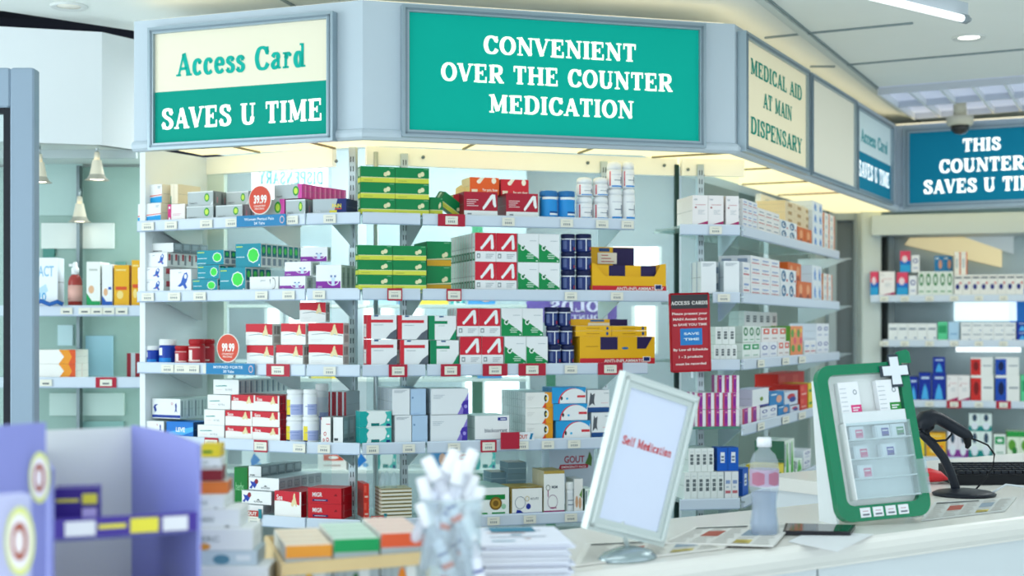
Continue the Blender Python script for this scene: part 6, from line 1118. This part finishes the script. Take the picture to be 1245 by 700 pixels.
loft(b, [(sp(1117, 521), .027, .008), (sp(1119, 518), .034, .021), (sp(1127, 510), .036, .027), (sp(1134, 507), .028, .022), (sp(1142, 509), .020, .017), (sp(1156, 517), .017, .0165), (sp(1168, 524), .0155, .016), (sp(1176, 529), .013, .014), (sp(1181, 533), .007, .008)], BK); b.build('scanner_body', e)
b = MB(); b.box(-.03, -.036, -.002, .03, -.030, .002, M('#5a626c', .3)); b.build('scan_window', e).matrix_basis = Matrix.Translation(sp(1118, 520)+Vector((0, .0, 0))) @ Matrix.Rotation(math.radians(50), 4, 'Y') @ Matrix.Scale(.5, 4)
b = MB(); loft(b, [(sp(1172, 527), .012, .008), (sp(1176, 534), .011, .011), (sp(1177, 541), .009, .008), (sp(1175, 545), .004, .004)], BK2); b.build('handle_end', e)
b = MB(); b.tube([sp(1128, 523), sp(1130, 531), sp(1138, 536), sp(1150, 535), sp(1157, 528), sp(1156, 520)], .0032, BK); b.build('trigger_guard', e)
b = MB(); loft(b, [(sp(1122, 524), .03, .012), (sp(1131, 517), .03, .01)], BK2); b.build('cradle', e)
b = MB(); pts = [(1119, 524), (1124, 530), (1136, 542), (1147, 556), (1155, 572), (1161, 590), (1163, 601)]; b.tube([sp(x_, y_, .01) for x_, y_ in pts], .012, BK, 10); b.build('stand_neck', e)
b = MB(); b.lathe([(0, 0), (.082, 0), (.084, .006), (.07, .012), (.03, .018), (0, .019)], BK, 36); b.build('stand_base', e)
b = MB(); b.tube([sp(x_, y_, d_) for x_, y_, d_ in ((1178, 532, 0), (1190, 536, 0), (1201, 541, .01), (1209, 552, .02), (1207, 568, .03), (1196, 584, .03), (1186, 595, .02), (1183, 599, 0))], .0024, BK2); b.build('cord', e)
b = MB(); b.tube([(0, 0, .004), (.05, .01, .03), (.11, .0, .024), (.16, -.03, .006), (.24, -.04, .004)], .003, M('#cfd6dc', .4)); b.build('white_cable', mat=Matrix.Translation(p+Vector((.06, -.02, 0))), label='thin pale cable looping across the counter beside the scanner', cat='cable')
# keyboard behind
kb = cpx(1165, 590); kb = at(1163, 594, 4.1); kb.z = CT
e = empty('computer_keyboard', label='black computer keyboard lying behind the scanner stand', cat='keyboard', mat=Matrix.Translation(kb) @ Matrix.Rotation(.05, 4, 'Z'))
b = MB(); b.prism([(0, .0), (.15, .0), (.15, .05), (.0, .03)], 'x', 0, .44, BK2); b.build('keyboard_body', e)
b = MB()
for r_ in range(5):
    for c_ in range(20): b.box(.012+c_*.021, .012+r_*.026, .031+r_*.0035, .030+c_*.021, .034+r_*.026, .040+r_*.0035, BK)
b.build('key_rows', e)
ka = (kb-A).dot(dr)-.25
b = MB(); b.hexa([along(ka, dep+.004, CT-.04), along(L, dep+.004, CT-.04), along(L, dep+.6, CT-.04), along(ka, dep+.6, CT-.04), along(ka, dep+.004, CT-.0005), along(L, dep+.004, CT-.0005), along(L, dep+.6, CT-.0005), along(ka, dep+.6, CT-.0005)], TOPM)
b.hexa([along(ka+.02, dep+.03, 0), along(L, dep+.03, 0), along(L, dep+.57, 0), along(ka+.02, dep+.57, 0), along(ka+.02, dep+.03, CT-.041), along(L, dep+.03, CT-.041), along(L, dep+.57, CT-.041), along(ka+.02, dep+.57, CT-.041)], FRONT)
b.build('back_desk', label='white desk adjoining the counter and carrying the keyboard', cat='desk')
# red snack bag
p = cpx(1142, 592, CT); b = MB(); loft(b, [((-.055, 0, .022), .02, .016), ((-.04, 0, .024), .03, .02), ((0, 0, .024), .034, .021), ((.03, 0, .02), .028, .016), ((.05, 0, .014), .02, .004)], M('#d8343a', .3))
b.flat(ell(-.02, .028, .010, .008), lambda x_, z_: (x_, -.035, z_), M('#2f8f4a', .4)); b.flat(ell(-.038, .024, .007, .006), lambda x_, z_: (x_, -.034, z_), M('#f4f0ea', .4))
b.build('snack_packet', mat=Matrix.Translation(p+Vector((.0, .10, .0))), label='red and green shiny packet lying behind the green stand', cat='packet')

# ================================================================== FOREGROUND (left)
LIL, LIL2 = M('#8f94d6', .5), M('#4a3a98', .5); YB = M('#e8dc4a', .45)
dY = 1.95
def fa(px, py, Y=dY): return at(px, py, Y)
e = empty('cardboard_display', label='lilac cardboard counter display with compartments in the left foreground', cat='display stand')
fl, fr_, bk_, bl_ = fa(66, 400, 1.9), fa(240, 400, 1.98), fa(160, 400, 2.28), fa(50, 400, 2.2)
zt = EYE-(519-HY)/F*2.28
def wallp(mb, a_, b_, z0, z1, m, th=.005, zt2=None):
    d_ = (b_-a_); d_.z = 0; d_.normalize(); n_ = Vector((-d_.y, d_.x, 0))*th; z2 = zt2 if zt2 is not None else z1
    mb.hexa([(a_.x, a_.y, z0), (b_.x, b_.y, z0), (b_.x+n_.x, b_.y+n_.y, z0), (a_.x+n_.x, a_.y+n_.y, z0), (a_.x, a_.y, z1), (b_.x, b_.y, z2), (b_.x+n_.x, b_.y+n_.y, z2), (a_.x+n_.x, a_.y+n_.y, z1)], m)
b = MB(); wallp(b, bl_, bk_, CT, zt, M('#e6e9e6', .6)); b.build('back_panel', e)
zr = EYE-(535-HY)/F*1.98
b = MB(); mid = bk_.lerp(fr_, .6); wallp(b, bk_, mid, CT, zt+.003, LIL, zt2=EYE-(526-HY)/F*2.10); wallp(b, mid, fr_, CT, EYE-(526-HY)/F*2.10, LIL, zt2=zr-.005); b.build('side_panel', e)
b = MB(); wallp(b, fl, bl_, CT, zt-.03, LIL); b.build('inner_side_panel', e)
zsh = EYE-(655-HY)/F*1.9; b = MB(); P_ = [fl, fr_, fr_.lerp(bk_, .55), fl.lerp(bl_, .55)]; b.prism([(v.x, v.y) for v in P_], 'z', zsh-.004, zsh, M('#8f96d8', .55)); b.build('shelf', e)
b = MB(); wallp(b, fl, fr_, zsh-.004, zsh+.026, LIL2); fn = (fr_-fl); fn.z = 0; FL = fn.length; fn.normalize(); nb = Vector((fn.y, -fn.x, 0))
def onstrip(u0, u1, z0, z1, m, k=.0012):
    q0 = fl+fn*FL*u0+nb*k; q1 = fl+fn*FL*u1+nb*k; b.add([(q0.x, q0.y, z0), (q1.x, q1.y, z0), (q1.x, q1.y, z1), (q0.x, q0.y, z1)], [[0, 1, 2, 3]], m)
onstrip(.07, .28, zsh+.002, zsh+.022, M('#e4e4ec', .5)); onstrip(.52, .72, zsh+.002, zsh+.022, M('#e8dc4a', .5)); onstrip(.75, .93, zsh+.002, zsh+.022, M('#e4e4ec', .5)); onstrip(.30, .49, zsh+.010, zsh+.016, YB)
b.build('front_strip', e)
b = MB(); wallp(b, fl, fr_, CT, CT+.05, LIL2); b.build('lower_front', e)
# pocket column of leaflets at the far left
zp = EYE-(521-HY)/F*1.85; f0, f1 = fa(-30, 400, 1.8), fa(56, 400, 1.9)
b = MB(); wallp(b, f0, f1, CT, zp+.005, LIL); b.build('left_panel', e)
def oval(mb, c_, r1, r2):
    for k, (s_, m_) in enumerate(((1, M('#dfe48a', .5)), (.8, M('#f2ecf2', .5)), (.55, M('#a8503c', .5)), (.34, M('#efe4e8', .5)))): mb.flat(ell(0, 0, r1*s_, r2*s_, 24), lambda x_, z_: (c_[0]+x_, c_[1]-.001*(k+1), c_[2]+z_), m_)
b = MB(); q = fa(37, 584, 1.83); oval(b, (q.x, 1.873-.006, q.z), .014, .034); b.build('printed_emblem', e)
b = MB(); q0, q1 = fa(-20, 400, 1.70), fa(38, 400, 1.74); wallp(b, q0, q1, CT, EYE-(602-HY)/F*1.73, M('#c4c6ec', .5), .03); b.build('front_pocket', e)
b = MB(); q = fa(19, 660, 1.70); oval(b, (q.x, 1.716, q.z), .018, .042); b.build('printed_emblem', e)
# packets in the display
K['plum'] = dict(base='#3f2a86', side='#5a48a4', front=[('#e8dc4a', rect(.02, .02, .6, .16)), ('#e8dc4a', rect(.62, .6, .96, .86)), ('#e8dc4a', rect(.04, .66, .54, .74)), ('#c9b8e4', rect(.62, .1, .95, .5))], desc='purple carton with yellow blocks')
def loose(kd, w_, h_, t__, pos, rz, label, name='medicine_carton', group=None, tilt=0):
    o = bpy.data.objects.new(name, carton_mesh(name, kd, w_, h_, t__)); COL.objects.link(o); o.matrix_world = Matrix.Translation(pos) @ Matrix.Rotation(rz, 4, 'Z') @ Matrix.Rotation(tilt, 4, 'X'); tag(o, label, 'carton', group); return o
q = fa(69, 400, 2.0); loose('plum', .060, .056, .05, (q.x, 1.99, zsh+.0008), .22, 'purple and yellow carton in the upper compartment of the lilac display')
q = fa(130, 400, 1.98); K['plum']['top'] = '#d8cc3c'; loose('plum', .085, .030, .09, (q.x, 2.02, CT+.05), .2, 'purple and yellow carton in the lower compartment of the lilac display')
b = MB(); b.box(0, 0, 0, .10, .10, .049, LIL2); b.build('cardboard_riser', mat=Matrix.Translation((q.x-.005, 2.015, CT)) @ Matrix.Rotation(.2, 4, 'Z'), label='plum cardboard riser under the lower purple carton in the display', cat='box')

# white and orange cartons piled right of the lilac display
K['fgwhite'] = dict(base='#eef1f2', side='#dfe4e4', top='#e6eaea', front=[('#8f9c9c', txt('CARDIO', .02, .3, .28, .5, .02, maxw=.4)), ('#3a3f44', ell(.72, .03, .05, .06))], desc='white carton')
K['fgserc'] = dict(base='#eef1f2', side='#dfe4e4', top='#e6eaea', front=[('#8f9c9c', txt('SERC', .02, .42, .26, .5, .02, maxw=.4)), ('#e8a04a', ell(.14, .18, .12, .16))], desc='white carton')
K['fgteal'] = dict(base='#c9d8e0', side='#a9bcc8', top='#b4c8d0', front=[('#5f8fa4', ell(.42, .4, .14, .34)), ('#e8eef2', rect(.66, .3, .9, .7))], desc='pale blue carton')
K['fgorange'] = dict(base='#dd7a3c', side='#c86a30', top='#c8c4c0', front=[('#b85a28', rect(.1, .3, .6, .36))], desc='orange carton')
K['fgred'] = dict(base='#8c2f36', side='#7c2a30', top='#b4aca8', front=[('#d8d4d0', rect(0, .8, 1, 1))], desc='dark red carton')
z = CT; st = [(.115, .042, 'fgwhite', 238, 'bottom'), (.112, .033, 'fgteal', 240, 'second up'), (.098, .050, 'fgserc', 238, 'third up'), (.088, .045, 'fgwhite', 238, 'fourth up')]
zc = [EYE-(yy-HY)/F*2.3 for yy in (700, 665, 640, 634)]
lv = [(238, 326, 686, 720, 'fgwhite', 'bottom of the foreground pile', 2.22), (238, 312, 668, 686, 'fgteal', 'second from bottom of the foreground pile', 2.24), (238, 307, 640, 668, 'fgserc', 'under the black printed one in the pile', 2.24), (238, 291, 619, 640, 'fgwhite', 'near the top of the foreground pile', 2.26), (238, 272, 603, 619, 'fgwhite', 'upper part of the foreground pile', 2.27)]
zlo = CT
zs_ = [EYE-(y-HY)/F*2.25 for y in (686, 668, 642, 620, 604)]
for (x0, x1, yt, yb, kd, lb, Yq), ztop in zip(lv, zs_):
    a_ = at(x0, 400, Yq); c_ = at(x1, 400, Yq); loose(kd, c_.x-a_.x, ztop-zlo-.0006, .09, (a_.x, Yq, zlo+.0003), .02, f"{K[kd]['desc']} {lb}, right of the lilac display"); zlo = ztop
a_ = at(238, 400, 2.36); c_ = at(280, 400, 2.36); zb_ = zlo
K['fgorange']['front'] = []; zt_ = EYE-(588-HY)/F*2.3
loose('fgorange', .048, zt_-zb_+.004, .07, (at(242, 400, 2.3).x, 2.29, zb_+.0005), .1, 'orange carton on top of the white foreground pile')
loose('fgred', .036, .022, .06, (at(242, 400, 2.3).x+.002, 2.295, zt_+.0055), .1, 'dark red carton topmost on the foreground pile')
loose('fgwhite', .034, .014, .06, (at(242, 400, 2.3).x+.002, 2.295, zt_+.0285), .08, 'small white carton lying on the dark red one, foreground pile')
loose('yellow', .03, .02, .05, (at(243, 400, 2.3).x+.002, 2.3, zt_+.0435), .05, 'small lime yellow carton at the very top of the foreground pile')

# cartons in a wooden tray
YT = 2.32
K['mint1'] = dict(base='#b4c0c4', side='#d8d8d0', top='#cfe8d8', front=[('#1f9f5c', rect(0, .82, 1, 1)), ('#8f9ca4', ring(.16, .42, .1, .28, .8)), ('#2f6f3c', ell(.48, .34, .09, .2)), ('#e8ecec', rect(.56, .34, .78, .6))], desc='grey carton with green top stripe')
K['mint2'] = dict(K['mint1'], top='#f4d8cc', front=[('#e8623c', rect(0, .82, 1, 1)), ('#8f9ca4', ring(.16, .42, .1, .28, .8)), ('#ee8a2c', ell(.48, .34, .1, .22)), ('#e8ecec', rect(.58, .34, .8, .6))], desc='grey carton with red top stripe')
K['mint3'] = dict(K['mint1'], top='#f0e0c8', front=[('#f0a03c', rect(0, .82, 1, 1)), ('#8f9ca4', ring(.16, .42, .1, .28, .8)), ('#e8b42c', ell(.50, .34, .12, .26)), ('#e8ecec', rect(.6, .34, .85, .62))], desc='grey carton with orange top stripe')
K['mint4'] = dict(base='#eef0f0', side='#dfe2e0', top='#a8dcb8', front=[('#2f9f5c', rect(0, .7, 1, .85))], desc='white and green carton')
WOOD = M('#e0c592', .5, noise=.12)
t0, t1 = cpx(345, 740, CT), Vector(); e = empty('wooden_tray', label='pale wooden display tray of cartons in the foreground centre left', cat='tray')
q0 = at(342, 400, 2.20); q1 = at(524, 400, 2.26); dd = (q1-q0).normalized(); yaw = math.atan2(dd.y, dd.x); TM = Matrix.Translation((q0.x, q0.y, CT)) @ Matrix.Rotation(yaw, 4, 'Z'); e.matrix_world = TM; TL = (q1-q0).length
zrim = EYE-(685-HY)/F*2.2-CT; zr2 = EYE-(670-HY)/F*2.26-CT
b = MB(); b.hexa([(0, 0, zrim-.02), (TL, 0, zr2-.02), (TL, .006, zr2-.02), (0, .006, zrim-.02), (0, 0, zrim), (TL, 0, zr2), (TL, .006, zr2), (0, .006, zrim)], WOOD); b.box(0, 0, 0, TL, .006, .022, WOOD); b.build('front_board', e)
b = MB(); b.box(.0, .0065, 0, .006, .30, zrim, WOOD); b.box(TL-.006, .0065, 0, TL, .30, zr2, WOOD); b.box(0, .3, 0, TL, .306, zrim, WOOD); b.box(.006, .0065, 0, TL-.006, .299, .004, WOOD); b.build('tray_box', e)
def tp(kd, x, y, w_, zt_, t__, label, z0=.0045): o = bpy.data.objects.new('medicine_carton', carton_mesh('medicine_carton', kd, w_, zt_-z0, t__)); COL.objects.link(o); o.matrix_world = TM @ Matrix.Translation((x, y, z0)); tag(o, label, 'carton')
zA, zB_, zC = (EYE-(664-HY)/F*2.21-CT, EYE-(656-HY)/F*2.23-CT, EYE-(649-HY)/F*2.25-CT)
for k in range(4):
    q = ('front', 'second', 'third', 'rearmost')[k]
    tp('mint3', .008,   .012+k*.049, .072, zA, .047, f'{q} grey carton with orange top stripe in the wooden tray')
    tp('mint1', .083,   .012+k*.049, .072, zB_, .047, f'{q} grey carton with green top stripe in the wooden tray')
    tp('mint2', .158, .012+k*.049, TL-.008-.158, zC, .047, f'{q} grey carton with red top stripe in the wooden tray')
b = MB(); b.box(.02, -.003, .03, TL-.05, -.0005, .055, M('#e6e9ec', .4)); b.build('card_holder', e)

# tube jar
p = Vector((at(548, 400, 2.12).x, 2.12, CT)); e = empty('test_tube_jar', label='clear plastic jar crammed with white capped tubes in the foreground', cat='jar', mat=Matrix.Translation(p))
zr_ = EYE-(606-HY)/F*2.12-CT; b = MB(); b.lathe([(.040, 0), (.043, .004), (.047, zr_), (.045, zr_), (.0415, .006), (0, .005)], CLEAR, 32); b.build('jar_wall', e)
b = MB(); b.lathe([(.046, zr_-.003), (.0495, zr_-.002), (.0495, zr_+.002), (.046, zr_+.003), (.0455, zr_)], M('#e4eef2', .1, kind='glass', alpha=.5), 32, caps=False); b.build('rim', e)
TB = M('#eef1fa', .25, kind='glass', alpha=.6); TC = M('#f4f5fa', .35)
tubes = [(518, 556, -27), (555, 547, 25), (577, 547, 24), (561, 559, 14), (577, 577, 24), (513, 580, -16), (511, 611, -24), (529, 600, -20), (571, 603, 8), (583, 591, 14), (549, 590, -12), (540, 575, 12), (534, 622, -6), (565, 628, -14)]
for i, (tx, ty, ang) in enumerate(tubes):
    dy1 = random.uniform(-.022, .022); hi = at(tx, ty, 2.12+dy1); Lh = .150
    d_ = Vector((math.sin(math.radians(ang)), -dy1*1.5, math.cos(math.radians(ang)))).normalized(); lo = hi-d_*Lh
    te = empty('specimen_tube', label=f"white capped specimen tube, its cap {ORDS[sorted(q[0]+q[1]*.001 for q in tubes).index(tx+ty*.001)]} from the left in the clear jar", cat='tube', group='white capped tubes in the foreground jar'); te.location = lo
    rot = d_.to_track_quat('Z', 'Y').to_matrix().to_4x4(); te.matrix_world = Matrix.Translation(lo) @ rot
    b = MB(); b.lathe([(0, 0), (.005, .001), (.0085, .008), (.0085, Lh-.034), (.006, Lh-.033)], TB, 16); b.build('tube_body', te)
    b = MB(); b.lathe([(.0105, Lh-.036), (.0108, Lh-.034), (.0098, Lh-.002), (.008, Lh), (0, Lh)], TC, 16); b.build('cap', te)
    b = MB(); b.lathe([(.0088, Lh*.25), (.0088, Lh*.6)], M('#e8ebf8', .5), 16); b.lathe([(.0090, Lh*.44), (.0090, Lh*.47)], M('#4a5a9c', .5), 16)
    if i % 3 == 0: b.lathe([(.0091, Lh*.30), (.0091, Lh*.36)], M('#e0604a', .5), 16)
    b.build('label_wrap', te)

# stack of leaflets
q = cpx(640, 720, CT); SM = Matrix.Translation((at(586, 400, 2.42).x, 2.42, CT)) @ Matrix.Rotation(.12, 4, 'Z'); LW = at(700, 400, 2.42).x-at(586, 400, 2.42).x
n_s = 14; hs = EYE-(660-HY)/F*2.42-CT
for k in range(n_s):
    b = MB(); j = random.uniform(-.008, .008); z0 = k*hs/n_s; b.box(j, j*.5, 0, LW-.004+j, .20, hs/n_s-.0012, M('#e6e9f6', .6))
    if k == n_s-1:
        for i in range(7): b.box(.02+(i % 2)*.06, .02+i*.024, hs/n_s-.0003, .06+(i % 3)*.03, .026+i*.024, hs/n_s, M(('#3f8fa8', '#c8a8a0', '#a8b4c0')[i % 3], .6))
        b.box(.03, .13, hs/n_s-.0003, .11, .185, hs/n_s+.0001, M('#2f7f9c', .5))
    o = b.build('leaflet_bundle', mat=SM @ Matrix.Translation((0, 0, z0)), label=f"white leaflet bundle, {'top one with printed cover' if k == n_s-1 else ORDS[n_s-1-k]+' from the top'}, stacked beside the tube jar", cat='leaflet', group='white leaflet bundles stacked on the counter' )

# ================================================================== STOCK BEYOND THE 300 CARTONS THAT SHOW LARGEST
KEEP = '10110010100010000100010010001001000000001010010010000010001010010010000100011101000101011100001001001101011101111000101010101000000001010101010101001101010111001001001101001100001111110001100011000101010101100110011001001001000000001000000001000000001000000001001001001001100100110010000000100100100100100100100100111000100010000000100000001000100010010000000000010000000000010000000000010101010100111111110010110011001100011111111100010010101111010111111101010101011010101011110000000000000000000000000000000000000000000000000000000000000000001000000000000000000000000010000010000010100000000000000000001000000000100010100000100000000000000000101010100000101000001000100010010010000101000001000001000001111110111110100010101010101010101010101010101010101011111110101010101010000000000000000000000000101010101010100011100101010101010100011111110101010110101'
if KEEP:
    V_, F_, I_, mats_ = [], [], [], []
    for o, k in zip(CARTONS, KEEP):
        if k == '1': continue
        if k == '0':
            me = o.data; mw = o.matrix_world; b0 = len(V_); V_ += [tuple(mw @ v.co) for v in me.vertices]
            idx = [mats_.index(m) if m in mats_ else (mats_.append(m) or len(mats_)-1) for m in me.materials]
            for p_ in me.polygons: F_.append([b0+q for q in p_.vertices]); I_.append(idx[p_.material_index])
        bpy.data.objects.remove(o)
    me = bpy.data.meshes.new('stacked_medicine_cartons'); me.from_pydata(V_, [], F_)
    for m in mats_: me.materials.append(m)
    me.polygons.foreach_set('material_index', I_); me.update()
    o = bpy.data.objects.new('stacked_medicine_cartons', me); COL.objects.link(o)
    tag(o, 'the many further medicine cartons standing behind and beside the front ones on the shelves', 'cartons', None, 'stuff')
